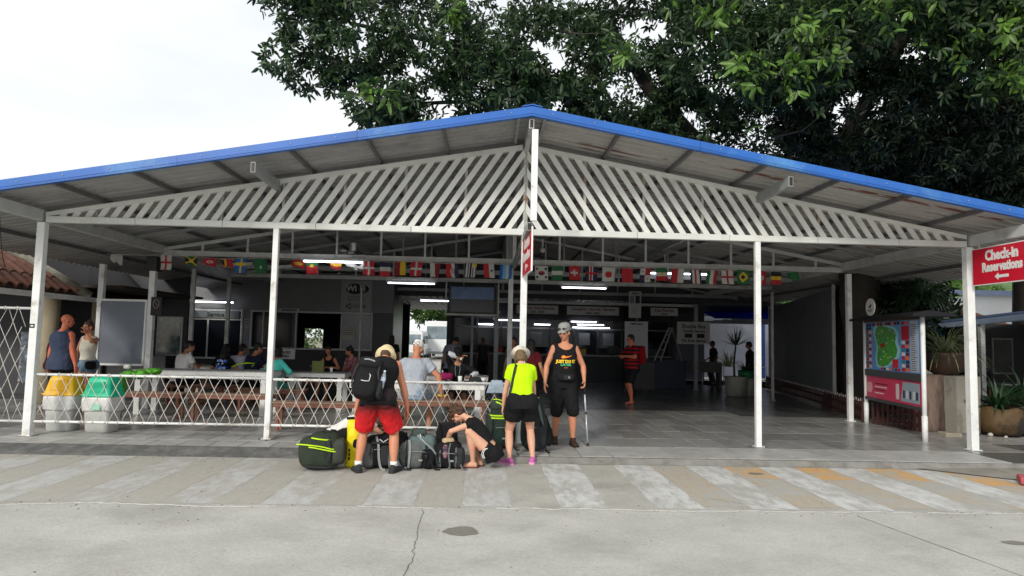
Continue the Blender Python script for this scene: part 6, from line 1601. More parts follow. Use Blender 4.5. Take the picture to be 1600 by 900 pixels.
    for sx in (1, -1): he(mb, (.0745 * sx, -.006, -.006), (.011, .018, .031)); he(mb, (.04 * sx, .062, -.022), (.022, .02, .018))
    body = remesh_mesh(mb, voxel * k, 2, 'body', .6)
    # hands, finer
    hm = MB()
    for i in (0, 1):
        sx = 1 if i == 0 else -1
        _, e, w_ = arm[i]; fd = (w_ - e).normalized()
        if handdir[i] is not None: fd = V(handdir[i]).normalized()
        # palm normal faces the body side
        side_v = V((0, 1, 0)) - fd * fd.dot(V((0, 1, 0)))
        if side_v.length < .15: side_v = V((0, 0, 1)) - fd * fd.z
        side_v.normalize()                       # thumb side
        pn = fd.cross(side_v) * (1 if sx > 0 else -1)   # towards the body
        if (pn.x * sx) > 0: pn = -pn
        Mh = Matrix((side_v, fd, pn)).transposed()
        c = w_ + fd * .05
        hm.ell(W(c), (.038 * k, .052 * k, .0155 * k), M=RZ @ Mh, n=12, k=8)
        hm.tube([W(w_ - fd * .03), W(w_ + fd * .02)], [.0255 * k * fm, .024 * k * fm], 10)
        cu = curl if not hasattr(curl, '__len__') else curl[i]
        for f in range(4):
            lx = (.029, .010, -.009, -.027)[f]; L = (.072, .080, .074, .058)[f]
            p = w_ + fd * .092 + side_v * lx - fd * (.004 * abs(f - 1.2)); d = fd.copy(); pts = [W(p - fd * .02), W(p)]
            for g in range(3):
                a = cu * (.5 + .55 * g) + .06 * f; dd_ = (fd * math.cos(a) + pn * math.sin(a)).normalized(); p = p + dd_ * L * (.45, .3, .25)[g]; pts.append(W(p))
            hm.tube(pts, [.0098 * k, .0096 * k, .0088 * k, .008 * k, .0064 * k], 8)
        p = w_ + fd * .03 + side_v * .030; pts = [W(p - side_v * .015)]
        for g in range(3):
            dd_ = (fd * (.55 + .15 * g) + side_v * (.75 - .3 * g) + pn * (.25 + cu * .4)).normalized(); p = p + dd_ * (.03, .028, .022)[g]; pts.append(W(p))
        hm.tube(pts, [.013 * k, .0125 * k, .0105 * k, .008 * k], 8)
    hme = remesh_mesh(hm, .0042 * k if voxel < .01 else .0055 * k, 1, 'hands')
    bm = bmesh.new(); bm.from_mesh(body); bm.from_mesh(hme); bm.to_mesh(body); bm.free(); bpy.data.meshes.remove(hme)
    body.polygons.foreach_set('use_smooth', [True] * len(body.polygons))
    B.body = me_obj('body', body, skinm, root, org)
    # face
    def small(name, c, r_, m):
        q = MB(); he(q, c, r_); q.build(name, m, root, smooth=True)
    for sx in (1, -1):
        small('eye', (.029 * sx, .0745, .004), (.0145, .010, .0075), EYEB); small('eyebrow', (.030 * sx, .0865, .026), (.018, .006, .0045), HAIRM['brown'])
    small('mouth', (0, .0925, -.052), (.021, .006, .0055), LIP)
    return B
def put(B, name, mb, m, voxel=None, wr=.004, sc=10, cut=None, seed=1, smooth=2, parent=None, thick=0):
    me = remesh_mesh(mb, (voxel or .011) * B.k, smooth, name)
    if wr: wrinkle(me, wr * (1.7 if name in ('shirt', 'shorts', 'tank_top') else 1), sc * .8, seed); wrinkle(me, wr * .5, sc * 2.4, seed + 5)
    if cut: cut_faces(me, cut)
    o = me_obj(name, me, m, B.root, wloc(B.root))
    if thick:
        s = o.modifiers.new('cloth', 'SOLIDIFY'); s.thickness = thick; s.offset = -1
    return o
def tshirt(B, m, sleeve=.62, hem=-.05, infl=.016, loose=.0, name='shirt', wr=.007, crew=True, long=0, seed=1, voxel=None, flare=.02):
    mb = MB(); B.torso(mb, hem, .51, infl + loose, 18, flare=flare)
    for i in (0, 1):
        s_, e, w_ = B.arm[i]; B.seg(mb, s_, e, B.RU, infl=lambda t: infl + loose * .5 + .012 * t, t0=-.12, t1=sleeve if not long else 1.02)
        mb.ell(B.W(s_), [(B.RU[0] * 1.12 + infl) * B.k] * 3)
        mb.tube([B.W(B.spine(.495) + B.Rm(.5) @ V((.03 * (1 if i == 0 else -1), 0, 0))), B.W(s_ + B.Rm(.5) @ V((0, 0, .008)))], [(.056 + infl * .7) * B.k, (.05 + infl) * B.k], 10)
        mb.tube([B.W(B.spine(.38) + B.Rm(.46) @ V((.07 * (1 if i == 0 else -1), .0, 0))), B.W(s_ + B.Rm(.46) @ V((0, 0, -.02)))], [(.078 + infl) * B.k, (.052 + infl) * B.k], 10)
        if long: B.seg(mb, e, w_, B.RF, infl=lambda t: infl * .8 + .004, t0=-.05, t1=long); mb.ell(B.W(e), [(B.RU[-1] + infl) * B.k] * 3)
    nk = B.W(B.spine(.545) + B.Rm(.5) @ V((0, .03, 0)))
    rr = .075 * B.k
    return put(B, name, mb, m, wr=wr, cut=lambda c: (V(c) - nk).length < rr, seed=seed, thick=.004, voxel=voxel)
def tank(B, m, hem=-.06, infl=.013, loose=0, name='tank_top', scoop=.10, arm=.078, seed=2, wr=.006, back=0, voxel=None):
    mb = MB(); B.torso(mb, hem, .515, infl + loose, 18, flare=.022)
    RS = B.Rm(.46)
    for i in (0, 1):
        s_, e, w_ = B.arm[i]; sx = 1 if i == 0 else -1
        mb.tube([B.W(B.spine(.495) + RS @ V((.03 * sx, 0, 0))), B.W(s_ + RS @ V((0, 0, .010)))], [(.056 + infl * .8) * B.k, (.05 + infl) * B.k], 10)
        mb.tube([B.W(B.spine(.38) + RS @ V((.07 * sx, .0, 0))), B.W(s_ + RS @ V((0, 0, -.02)))], [(.076 + infl) * B.k, (.052 + infl) * B.k], 10)
    cs = []
    for i in (0, 1):
        sx = 1 if i == 0 else -1; c = B.sh[i] + RS @ V((.045 * sx, 0, -.03)); cs.append((B.W(c), arm * B.k))
    cs.append((B.W(B.spine(.545) + RS @ V((0, .045, 0))), scoop * B.k)); cs.append((B.W(B.spine(.555) + RS @ V((0, -.03, 0))), .075 * B.k))
    return put(B, name, mb, m, wr=wr, cut=lambda c: any((V(c) - a).length < r_ for a, r_ in cs), seed=seed, thick=.004, voxel=voxel)
def shorts(B, m, t=.6, infl=.015, flare=.03, waist=.07, name='shorts', seed=3, wr=.006, voxel=None):
    mb = MB(); B.torso(mb, -.12, waist, infl, 10)
    for i in (0, 1):
        h, kn, an = B.leg[i]; t1 = min(t, 1)
        B.seg(mb, h, kn, B.TH, infl=lambda q: infl + flare * q, t0=-.05, t1=t1, n=14)
        mb.ell(B.W(h + B.Rm(0) @ V((0, -.028, 0))), [(.10 + infl) * B.k * (B.TH[0] / .088)] * 3)
        if t > 1:
            mb.ell(B.W(kn), [(B.TH[-1] + infl + flare * .8) * B.k] * 3); B.seg(mb, kn, an, B.CA, infl=infl + flare * .7, t0=-.05, t1=t - 1, n=14)
    bd = B.body.data; bd.materials.append(m); idx = len(bd.materials) - 1; c0 = B.W(B.spine(-.04)) - wloc(B.root); n = len(bd.polygons)
    ce = np.empty(n * 3, np.float32); bd.polygons.foreach_get('center', ce); ce = ce.reshape(-1, 3); mi = np.zeros(n, np.int32)
    mi[np.linalg.norm(ce - np.array(c0), axis=1) < .155 * B.k] = idx; 
    hw = [np.linalg.norm(ce - np.array(B.W(a[2]) - wloc(B.root)), axis=1) < .25 * B.k for a in B.arm]; mi[hw[0] | hw[1]] = 0
    bd.polygons.foreach_set('material_index', mi)       # underlayer of the same cloth
    return put(B, name, mb, m, wr=wr, seed=seed, voxel=voxel)
def shoe(B, m, sole=RUBBER, name='shoe', high=0, infl=.008):
    for i in (0, 1):
        d = B.fdir[i]; an = B.leg[i][2]; lt = V((d.y, -d.x, 0)).normalized(); up = lt.cross(d); up = up if up.z > 0 else -up; mb = MB(); rs = []
        for t, w_, h, dz in ((-.075, .022, .022, -.048), (-.06, .036, .045, -.034), (-.02, .04, .055, -.026), (.03, .041, .046, -.034), (.08, .045, .034, -.044), (.13, .047, .028, -.050), (.175, .040, .022, -.054), (.2, .018, .012, -.060)):
            c = an + d * t + up * dz
            rs.append([B.W(c + lt * ((w_ + infl * .5) * math.cos(2 * PI * j / 14)) + up * max(-.9, math.sin(2 * PI * j / 14)) * (h + infl * .5)) for j in range(14)])
        mb.rings(rs)
        if high: mb.tube([B.W(an + up * (.01 + high)), B.W(an - up * .04)], [.043 * B.k, .046 * B.k], 12)
        else: mb.tube([B.W(an + up * .005), B.W(an - up * .04)], [.043 * B.k, .044 * B.k], 12)
        o = put(B, name, mb, m, voxel=.009, wr=.002)
        mb = MB(); rs = []
        for t, w_ in ((-.085, .02), (-.07, .038), (-.02, .043), (.03, .042), (.08, .048), (.13, .050), (.18, .042), (.21, .018)):
            c = an + d * t - up * .067; rs.append([B.W(c + lt * w_ - up * .012), B.W(c + lt * w_ + up * .014), B.W(c - lt * w_ + up * .014), B.W(c - lt * w_ - up * .012)])
        mb.rings(rs); me = mb.mesh('sole', wloc(B.root)); me_obj('sole', me, sole, o)
def sandal(B, m, strap=None, name='sandal'):
    for i in (0, 1):
        d = B.fdir[i]; an = B.leg[i][2]; lt = V((d.y, -d.x, 0)).normalized(); up = lt.cross(d); up = up if up.z > 0 else -up; mb = MB(); rs = []
        for t, w_ in ((-.075, .02), (-.065, .034), (-.02, .038), (.03, .036), (.08, .044), (.13, .046), (.17, .038), (.195, .016)):
            c = an + d * t - up * .070; rs.append([B.W(c + lt * w_ - up * .009), B.W(c + lt * w_ + up * .007), B.W(c - lt * w_ + up * .007), B.W(c - lt * w_ - up * .009)])
        mb.rings(rs); o = mb.build(name, m, B.root)
        mb = MB()
        for tt, hh in ((.09, .03), (.12, .026)) if strap else ((.12, .022),):
            pts = [an + d * tt + lt * (.044 * math.cos(a)) + up * (-.062 + hh * math.sin(a) * 1.25) for a in np.linspace(0, PI, 7)]
            mb.ribbon([B.W(q) for q in pts], .02 if strap else .01, .004, B.RZ @ up)
        mb.build('strap', strap or m, o)
def hair(B, m, kind='short', seed=1):
    mb = MB(); he = B.he
    he(mb, (0, -.02, .042), (.083, .102, .092)); he(mb, (0, -.05, -.01), (.07, .068, .075))
    if kind == 'bun': he(mb, (0, -.06, .13), (.035, .035, .03)); he(mb, (0, -.05, .1), (.04, .04, .03))
    if kind == 'long':
        he(mb, (0, -.07, -.08), (.082, .055, .11)); he(mb, (0, -.085, -.17), (.088, .045, .09))
        for sx in (1, -1): he(mb, (.068 * sx, -.02, -.08), (.025, .05, .09))
    if kind == 'bob':
        he(mb, (0, -.055, -.06), (.082, .06, .085))
        for sx in (1, -1): he(mb, (.072 * sx, -.01, -.06), (.02, .05, .07))
    if kind == 'messy':
        rq = random.Random(seed)
        for _ in range(16):
            a = rq.uniform(0, 6.28); he(mb, (.07 * math.cos(a), -.03 + .08 * math.sin(a), .04 + rq.uniform(-.04, .08)), (.028, .03, .03))
        he(mb, (.0, -.1, -.02), (.06, .04, .05))
    HI = (B.RZ @ B.HR).transposed(); hcw = B.W(B.hc); k = B.k
    def pred(c):
        l = HI @ (V(c) - hcw) / k
        return (l.y > .052 and l.z < .062) or (l.y > .02 and l.z < -.03 and abs(l.x) < .062)
    return put(B, 'hair', mb, m, voxel=.008, wr=.006, sc=28, cut=pred, seed=seed)
def bucket_hat(B, m, brim=.135, name='hat', h=.10, band=None, droop=.045, z0=.05):
    M = B.HW.to_4x4(); M.translation = B.hp((0, -.012, z0)); k = B.hk
    prof = [(brim, -droop), (brim * .88, -droop * .45), (.101, 0), (.099, .015), (.094, h * .6), (.082, h * .88), (.05, h), (.004, h + .003)]
    inner = [(.004, h - .006), (.078, h * .8), (.094, .01), (brim * .88, -droop * .45 - .005), (brim - .002, -droop - .005)]
    mb = MB(); rs = []
    for r_, z in prof + inner:
        rs.append([M @ V((r_ * k * math.cos(2 * PI * j / 26), r_ * k * 1.12 * math.sin(2 * PI * j / 26), z * k + .006 * k * math.sin(2 * PI * j / 26 * 3 + 1) * (r_ / brim) ** 2)) for j in range(26)])
    mb.rings(rs); o = mb.build(name, m, B.root, smooth=True)
    if band:
        mb = MB(); mb.rings([[M @ V((r_ * k * math.cos(2 * PI * j / 26), r_ * k * 1.12 * math.sin(2 * PI * j / 26), z * k)) for j in range(26)] for r_, z in ((.104, .004), (.102, .03))], cap=False); mb.build('hat_band', band, o, smooth=True)
    return o
def cap(B, m, visor_m=None, back=False, name='cap'):
    M = B.HW.to_4x4(); M.translation = B.hp((0, -.014, .052)); k = B.hk; mb = MB(); rs = []
    for r_, z in ((.084, -.022), (.089, .01), (.087, .05), (.075, .083), (.045, .102), (.006, .107)):
        rs.append([M @ V((r_ * k * math.cos(2 * PI * j / 22), r_ * k * 1.18 * math.sin(2 * PI * j / 22), z * k)) for j in range(22)])
    mb.rings(rs); o = mb.build(name, m, B.root, smooth=True)
    sg = -1 if back else 1; mb = MB(); rs = []
    for t in np.linspace(0, 1, 7):
        w_ = .07 * math.sqrt(max(.02, 1 - t ** 2.6)); y = (.085 + .068 * t) * sg; z = .008 - .02 * t ** 1.5
        rs.append([M @ V((w_ * k * u, y * k, (z - .028 * u * u * (1 - .3 * t)) * k)) for u in (-1, -.6, -.2, .2, .6, 1)] + [M @ V((w_ * k * u, y * k, (z - .006 - .028 * u * u * (1 - .3 * t)) * k)) for u in (1, .6, .2, -.2, -.6, -1)])
    mb.rings(rs); mb.build('visor', visor_m or m, o, smooth=True)
    return o
def glasses(B, up=0):
    o = None
    mb = MB()
    for sx in (1, -1): B.he(mb, (.033 * sx, .088, .004 + up), (.024, .008, .016))
    o = mb.build('sunglasses', BLACK, B.root, smooth=True)
    mb = MB()
    for sx in (1, -1): mb.tube([B.hp((.055 * sx, .085, .008 + up)), B.hp((.080 * sx, .03, .01 + up)), B.hp((.078 * sx, -.01, .004 + up))], .003 * B.k, 5)
    mb.build('temple', BLACK, o)
def decal(B, target, name, me, M, m, push=.004, down=None):
    """wrap a flat print onto the cloth below it (M places it; projected along its own normal)"""
    dg = bpy.context.evaluated_depsgraph_get(); bm = bmesh.new(); bm.from_mesh(me)
    bmesh.ops.triangulate(bm, faces=bm.faces); bmesh.ops.subdivide_edges(bm, edges=[e for e in bm.edges if e.calc_length() > .02], cuts=1)
    bm.to_mesh(me); bm.free()
    tm_ = target.data; w0 = wloc(target)
    bvh = BVHTree.FromPolygons([V(v.co) + w0 for v in tm_.vertices], [tuple(p.vertices) for p in tm_.polygons])
    nz = (M.to_3x3() @ V((0, 0, 1))).normalized()
    for v in me.vertices:
        w_ = M @ v.co; h = bvh.ray_cast(w_ + nz * .25, -nz, .6)
        base = h[0] if h[0] is not None else w_
        v.co = base + nz * (push + v.co.z) - w0
    me.update(); me.materials.clear(); me.materials.append(m)
    o = bpy.data.objects.new(name, me); col.objects.link(o); o.parent = target; return o
def poly_mesh(pts, z=0):
    me = bpy.data.meshes.new('print'); me.from_pydata([(a, b, z) for a, b in pts], [], [tuple(range(len(pts)))]); return me

# ================================================================ BAGS
def lump(parts, voxel=.012, wr=.008, sc=9, seed=0, smooth=3):
    mb = MB()
    for c, r_, rot in parts:
        M = Matrix.Rotation(rot, 3, 'Z') if not isinstance(rot, Matrix) else rot
        # rounded box-like super-ellipsoid
        c = V(c); rs = []; n, kk = 20, 12
        for i in range(kk + 1):
            th = PI * (.02 + .96 * i / kk); st, ct = math.sin(th), math.cos(th); e = .55; st_ = abs(st) ** e; ct_ = math.copysign(abs(ct) ** e, ct)
            rs.append([c + M @ V((r_[0] * st_ * math.copysign(abs(math.cos(ph)) ** e, math.cos(ph)), r_[1] * st_ * math.copysign(abs(math.sin(ph)) ** e, math.sin(ph)), -r_[2] * ct_)) for ph in [2 * PI * j / n for j in range(n)]])
        mb.rings(rs)
    me = remesh_mesh(mb, voxel, smooth, 'bag')
    if wr: wrinkle(me, wr, sc, seed)
    return me
def bagthing(name, loc, label, rz=0, rx=0, ry=0, group='luggage piled on the pavement edge', cat='backpack'):
    T = thing(name, loc, label, cat, group, rz); T.rotation_euler = (rx, ry, rz); return T
def bpart(name, parts, m, T, **k):
    me = lump(parts, **k); o = me_obj(name, me, m, T); return o
def bstrap(T, pts, w, m, nrm=(0, -1, 0), t=.005, name='strap'):
    mb = MB(); 
    P_ = [V(p) for p in pts]; q = []
    for i in range(len(P_) - 1):
        a, b, c, d = P_[max(i - 1, 0)], P_[i], P_[i + 1], P_[min(i + 2, len(P_) - 1)]
        for s in (0, .25, .5, .75): q.append(.5 * ((2 * b) + (-a + c) * s + (2 * a - 5 * b + 4 * c - d) * s * s + (-a + 3 * b - 3 * c + d) * s ** 3))
    q.append(P_[-1]); mb.ribbon(q, w, t, nrm); return mb.build(name, m, T, local=True)
def btube(T, pts, r_, m, name='cord', n=6): mb = MB(); mb.tube(pts, r_, n); return mb.build(name, m, T, local=True, smooth=True)
OLIVE = fab('dark olive', 48, 56, 46); BLK = fab('black', 22, 22, 24); GREYF = fab('grey', 96, 99, 98); LGREY = fab('light grey', 140, 145, 146); TEALG = fab('grey teal', 92, 108, 108)
LIME = fab('lime piping', 190, 230, 40, bump=.1); DGREEN = fab('bottle green', 40, 54, 48); YELL = fab('yellow dry bag', 235, 215, 20, rough=.45, bump=.3); NAVYB = fab('navy bag', 28, 32, 42)
CHAR = fab('charcoal', 46, 48, 50)
# worn by the man in red shorts: built later on his back
def worn_pack(B, mats, w=.15, h=.25, d=.10, s=.22, off=-.2, name='black rucksack', label=''):
    pass
def trim_bag(T, w, d, h, seed, web=None):
    rq = random.Random(seed); web = web or CHAR
    for sx in (-.55, .5):
        x = sx * w; bstrap(T, [(x, -d * .75, h * .93), (x * 1.05, -d * 1.08, h * .7), (x * 1.08, -d * 1.12, h * .4), (x, -d * .98, h * .1)], .018, web, name='webbing')
        z = h * rq.uniform(.45, .65); mb = MB(); mb.box(x * 1.08 - .014, x * 1.08 + .014, -d * 1.12 - .016, -d * 1.12 + .006, z - .02, z + .02); mb.build('buckle', BLACK, T, local=True, bevel=.004)
    bstrap(T, [(-w * .8, -d * .8, h * .55), (-w * .3, -d * 1.1, h * .62), (w * .3, -d * 1.1, h * .62), (w * .8, -d * .8, h * .55)], .007, LGREY, name='zip')
    mb = MB(); mb.box(w * .1, w * .1 + .05, -d * 1.13 - .003, -d * 1.13 + .004, h * .3, h * .3 + .022); mb.build('label_patch', LGREY, T, local=True)
    btube(T, [(-.04, -.02, h * .99), (-.03, -.03, h * 1.06), (.03, -.03, h * 1.06), (.04, -.02, h * .99)], .008, web, 'haul_loop')
    bstrap(T, [(w * .75, -d * .9, h * .35), (w * .95, -d * 1.2, h * .1), (w * 1.1, -d * 1.3, .012), (w * 1.35, -d * 1.2, .008)], .018, web, name='loose_strap')
# 1 olive round duffel with lime zips
T = bagthing('duffel_bag', (-2.29, -1.85, -.08), 'round dark olive travel pack with lime zips, leftmost of the luggage', rz=R(8))
o = bpart('main_bag', [((0, 0, .21), (.26, .18, .20), 0), ((.05, 0, .30), (.18, .15, .15), .3)], OLIVE, T, seed=2)
bpart('side_pocket', [((.22, -.02, .22), (.09, .17, .16), 0)], fab('olive grey panel', 62, 66, 60), T, seed=5)
for z0, dz, x0, x1 in ((.27, .05, -.28, .24), (.24, .06, -.22, .27)):
    bstrap(T, [(x0, -.10, z0 + .045), (x0 + .12, -.185, z0 + .05), (0.02, -.205, z0 + .03), (x1 - .1, -.20, z0), (x1, -.12, z0 - .02)], .014, LIME, name='zip')
bstrap(T, [(-.1, -.165, .40), (0, -.185, .385), (.12, -.16, .37)], .016, LIME, name='zip')
bstrap(T, [(.08, -.12, .42), (.1, -.19, .34), (.12, -.2, .24), (.1, -.2, .12)], .045, CHAR); bstrap(T, [(0, 0, .42), (.04, -.05, .47), (.1, -.06, .46), (.12, 0, .42)], .03, CHAR, name='handle')
bstrap(T, [(-.2, -.1, .06), (-.1, -.19, .06), (.1, -.2, .05), (.22, -.1, .06)], .02, CHAR)
# 2 yellow dry bag
T = bagthing('dry_bag', (-1.92, -1.66, -.08), 'bright yellow dry bag standing behind the red shorts man', cat='bag', rz=.1)
mb = MB(); rs = []
for z, w_, d_ in ((0, .10, .08), (.03, .115, .10), (.2, .115, .10), (.4, .11, .085), (.52, .105, .05), (.58, .10, .02), (.60, .098, .012)):
    rs.append([(.85 * w_ * math.copysign(abs(math.cos(2 * PI * j / 20)) ** .8, math.cos(2 * PI * j / 20)), d_ * math.copysign(abs(math.sin(2 * PI * j / 20)) ** .8, math.sin(2 * PI * j / 20)), z) for j in range(20)])
mb.rings(rs); me = remesh_mesh(mb, .011, 1, 'bag'); wrinkle(me, .009, 8, 3); me_obj('bag_body', me, YELL, T)
bstrap(T, [(-.1, -.02, .6), (0, -.03, .61), (.1, -.02, .6)], .03, BLK, name='roll_closure'); bpart('side_pouch', [((.05, -.09, .30), (.055, .03, .055), 0)], BLK, T, seed=1)
mb = MB()
for k in range(3): mb.box(-.055, -.035, -.108, -.102, .1 + k * .05, .135 + k * .05)
mb.build('printed_marks', BLK, T, local=True)
# 3 black and grey rucksack behind the man's legs
T = bagthing('backpack', (-1.52, -1.68, -.08), 'black rucksack with grey panels lying between the legs of the red shorts man')
bpart('main_bag', [((0, 0, .21), (.27, .16, .20), .1), ((.1, 0, .33), (.17, .13, .12), 0)], BLK, T, seed=8)
bpart('side_panel', [((-.2, -.09, .17), (.085, .10, .16), .2)], GREYF, T, seed=1); bpart('front_pocket', [((.03, -.15, .17), (.075, .05, .13), 0)], CHAR, T); bpart('front_pocket', [((.14, -.13, .2), (.05, .06, .13), -.2)], GREYF, T)
bstrap(T, [(-.1, -.12, .4), (-.06, -.19, .3), (-.05, -.2, .15), (-.02, -.21, .03), (.04, -.25, .01)], .028, LGREY); bstrap(T, [(.12, -.1, .42), (.1, -.2, .3), (.08, -.21, .12), (.1, -.24, .02)], .028, GREYF); bstrap(T, [(-.25, -.1, .3), (-.1, -.19, .33), (.1, -.19, .33), (.24, -.1, .28)], .022, CHAR)
btube(T, [(-.05, -.17, .37), (0, -.2, .34), (.06, -.18, .38)], .006, SIGN_W, 'carabiner')
trim_bag(T, .26, .16, .40, 3)
# 4 grey rucksack lying on its side
T = bagthing('backpack', (-1.12, -1.66, -.08), 'grey rucksack with pale straps lying beside the black open pack', rz=.05)
bpart('main_bag', [((-.08, 0, .18), (.19, .16, .18), 0)], GREYF, T, seed=21); bpart('top_section', [((.05, 0, .30), (.19, .13, .12), -.1)], TEALG, T, seed=4); bpart('lid', [((.02, 0, .43), (.10, .10, .06), 0)], fab('slate green lid', 66, 78, 74), T, seed=6); bpart('side_pocket', [((.14, -.05, .13), (.09, .11, .13), 0)], BLK, T, seed=7); bpart('side_pocket', [((.24, 0, .18), (.06, .1, .12), 0)], CHAR, T, seed=9)
bstrap(T, [(-.1, -.12, .36), (-.085, -.17, .28), (-.09, -.18, .12), (-.1, -.15, .02)], .026, LGREY); bstrap(T, [(-.22, -.1, .28), (-.25, -.16, .14), (-.2, -.16, .03), (-.12, -.18, .01)], .05, LGREY, name='shoulder_strap')
bstrap(T, [(.0, -.12, .42), (.1, -.15, .33), (.2, -.14, .24), (.26, -.1, .14)], .02, LGREY); bstrap(T, [(.06, -.1, .43), (.16, -.12, .34), (.27, -.1, .22)], .016, BLK)
btube(T, [(-.16, -.1, .33), (-.17, -.13, .42), (-.14, -.12, .45), (-.12, -.1, .36)], .012, BLK, 'handle'); btube(T, [(.03, -.115, .43), (.05, -.12, .39)], .006, SIGN_W, 'buckle')
trim_bag(T, .22, .16, .36, 4, BLK)
# 5 open black pack
T = bagthing('backpack', (-.72, -1.62, -.08), 'open black backpack the squatting woman is packing')
bpart('main_bag', [((-.02, 0, .17), (.19, .15, .17), 0), ((-.1, -.02, .16), (.1, .14, .15), .2)], BLK, T, seed=12)
mb = MB()      # raised back panel and open flap
mb.rings([[(-.14, .06, .2), (.12, .06, .2), (.12, .09, .2), (-.14, .09, .2)], [(-.17, .02, .42), (.1, .04, .42), (.1, .07, .42), (-.17, .05, .42)], [(-.12, -.0, .56), (.05, .01, .58), (.05, .035, .58), (-.12, .025, .56)]]); me = remesh_mesh(mb, .012, 3, 'flap'); wrinkle(me, .008, 8, 2); me_obj('open_flap', me, fab('black mesh panel', 30, 30, 33), T)
bpart('side_pocket', [((.13, -.08, .14), (.07, .09, .13), -.2)], CHAR, T, seed=3); bpart('packed_clothes', [((-.02, -.03, .33), (.08, .06, .05), .3)], fab('beige clothes', 185, 165, 130), T, seed=3, wr=.014); bpart('packed_clothes', [((-.04, -.135, .22), (.035, .025, .09), 0)], fab('pink patterned cloth', 150, 100, 115, c2=srgb(70, 60, 75), lo=.45, hi=.55, scale=30), T, seed=5, wr=.01)
bstrap(T, [(.02, -.13, .32), (0, -.17, .2), (.02, -.16, .05), (.0, -.17, .01)], .02, GREYF); bstrap(T, [(-.12, -.1, .3), (-.15, -.15, .18), (-.12, -.16, .03)], .025, CHAR); btube(T, [(-.13, -.02, .55), (-.16, -.1, .45), (-.15, -.14, .35)], .012, BLK, 'piping')
trim_bag(T, .18, .15, .32, 5, GREYF)
# 6 big green rucksack behind the neon woman
T = bagthing('rucksack', (-.04, -.5, 0), 'tall bottle green rucksack with lime bands left of the woman in neon')
bpart('main_bag', [((0, 0, .27), (.22, .17, .26), 0), ((.02, 0, .48), (.17, .14, .14), 0)], DGREEN, T, seed=31); bpart('lid', [((0, -.01, .62), (.16, .14, .08), 0)], fab('dark slate green', 56, 66, 60), T, seed=33)
for z in (.44, .475): bstrap(T, [(-.17, -.08, z), (-.12, -.155, z), (0, -.172, z), (.12, -.16, z)], .02, LIME, name='lime_band')
bstrap(T, [(-.14, -.09, .66), (-.05, -.15, .66), (.06, -.14, .60)], .02, LIME, name='lime_band'); bstrap(T, [(-.12, -.1, .70), (-.04, -.13, .70), (.08, -.12, .66)], .012, LIME, name='lime_band')
bpart('front_pocket', [((-.06, -.12, .2), (.12, .07, .17), 0)], DGREEN, T, seed=35); bpart('lime_tag', [((.1, -.19, .34), (.035, .012, .055), 0)], LIME, T, wr=0, voxel=.006)
btube(T, [(.02, -.14, .62), (.08, -.18, .58), (.13, -.16, .63), (.1, -.14, .68)], .012, BLK, 'strap_loop'); bstrap(T, [(.1, -.1, .66), (.14, -.17, .55), (.15, -.19, .42)], .03, BLK)
trim_bag(T, .2, .17, .5, 6, BLK)
# 7 dark rucksack right of her
T = bagthing('rucksack', (.44, -.66, 0), 'dark charcoal green rucksack right of the woman in neon', rz=-.1)
bpart('main_bag', [((0, 0, .27), (.2, .17, .26), 0), ((.0, 0, .52), (.14, .13, .22), 0)], fab('charcoal green', 40, 46, 44), T, seed=41); bpart('front_pocket', [((.02, -.15, .2), (.14, .05, .17), 0)], CHAR, T, seed=44); bpart('side_pocket', [((.2, -.03, .2), (.05, .1, .13), 0)], BLK, T, seed=45)
bstrap(T, [(.0, -.12, .74), (.05, -.15, .66), (.09, -.16, .5), (.13, -.15, .3)], .035, TEALG); bstrap(T, [(-.02, -.11, .75), (.06, -.12, .75)], .014, fab('pale lime trim', 170, 205, 120), name='trim'); bstrap(T, [(.2, -.08, .4), (.225, -.1, .34), (.23, -.1, .27)], .012, LGREY); bstrap(T, [(.15, -.1, .5), (.22, -.12, .32), (.25, -.08, .2), (.24, -.06, .1)], .03, BLK)
trim_bag(T, .17, .165, .55, 7, BLK)
# lime plastic bag on the table end / bin
T = thing('plastic_bag', (-6.25, 1.3, .5), 'bright green crumpled bag lying behind the green lidded bin', 'bag')
me = lump([((.12, 0, .34), (.20, .11, .06), .1), ((.38, .1, .40), (.12, .08, .035), 0), ((-.12, -.05, .16), (.10, .12, .20), 0)], wr=.05, sc=9, seed=3); me_obj('bag_body', me, fab('bright green plastic', 78, 150, 40, rough=.35, bump=.8), T)
me = lump([((-.02, -.02, .47), (.05, .04, .04), .3)], wr=.015, sc=20, seed=4); me_obj('crumpled_tissue', me, fab('white tissue', 215, 215, 210), T)
# small stuff on the tables
def cup(x, y, z, h, r_, m, label, cat='cup', name='cup'):
    mb = MB(); mb.lathe([(r_ * .7, 0), (r_, h), (r_ * .92, h), (r_ * .64, .01)], (x, y, z), 14); o = mb.build(name, m, smooth=True); tag(o, label, cat)
CUPM = mat('clear plastic cup', (.5, .52, .53), .15, .1, 5, trans=.6)
cup(-5.95, 3.1, .842, .12, .04, CUPM, 'clear plastic cup on the long table beside the man in white')
cup(-.72, 1.72, .767, .13, .04, SIGN_W, 'tall white cup on the table in front of the woman in the black cap')
cup(-3.55, 4.35, .782, .1, .035, SIGN_W, 'white cup on the far table near the woman in the black top')
cup(-.32, 2.0, .767, .09, .06, SIGN_W, 'white bowl on the table beside the drinking woman', 'bowl', 'bowl')
T = thing('snack_pouch', (-.45, 1.8, .767), 'grey carrier pouch lying on the table near the woman in the black cap', 'pouch'); me = lump([((0, 0, .06), (.11, .09, .06), .2)], wr=.01); me_obj('pouch', me, CHAR, T)
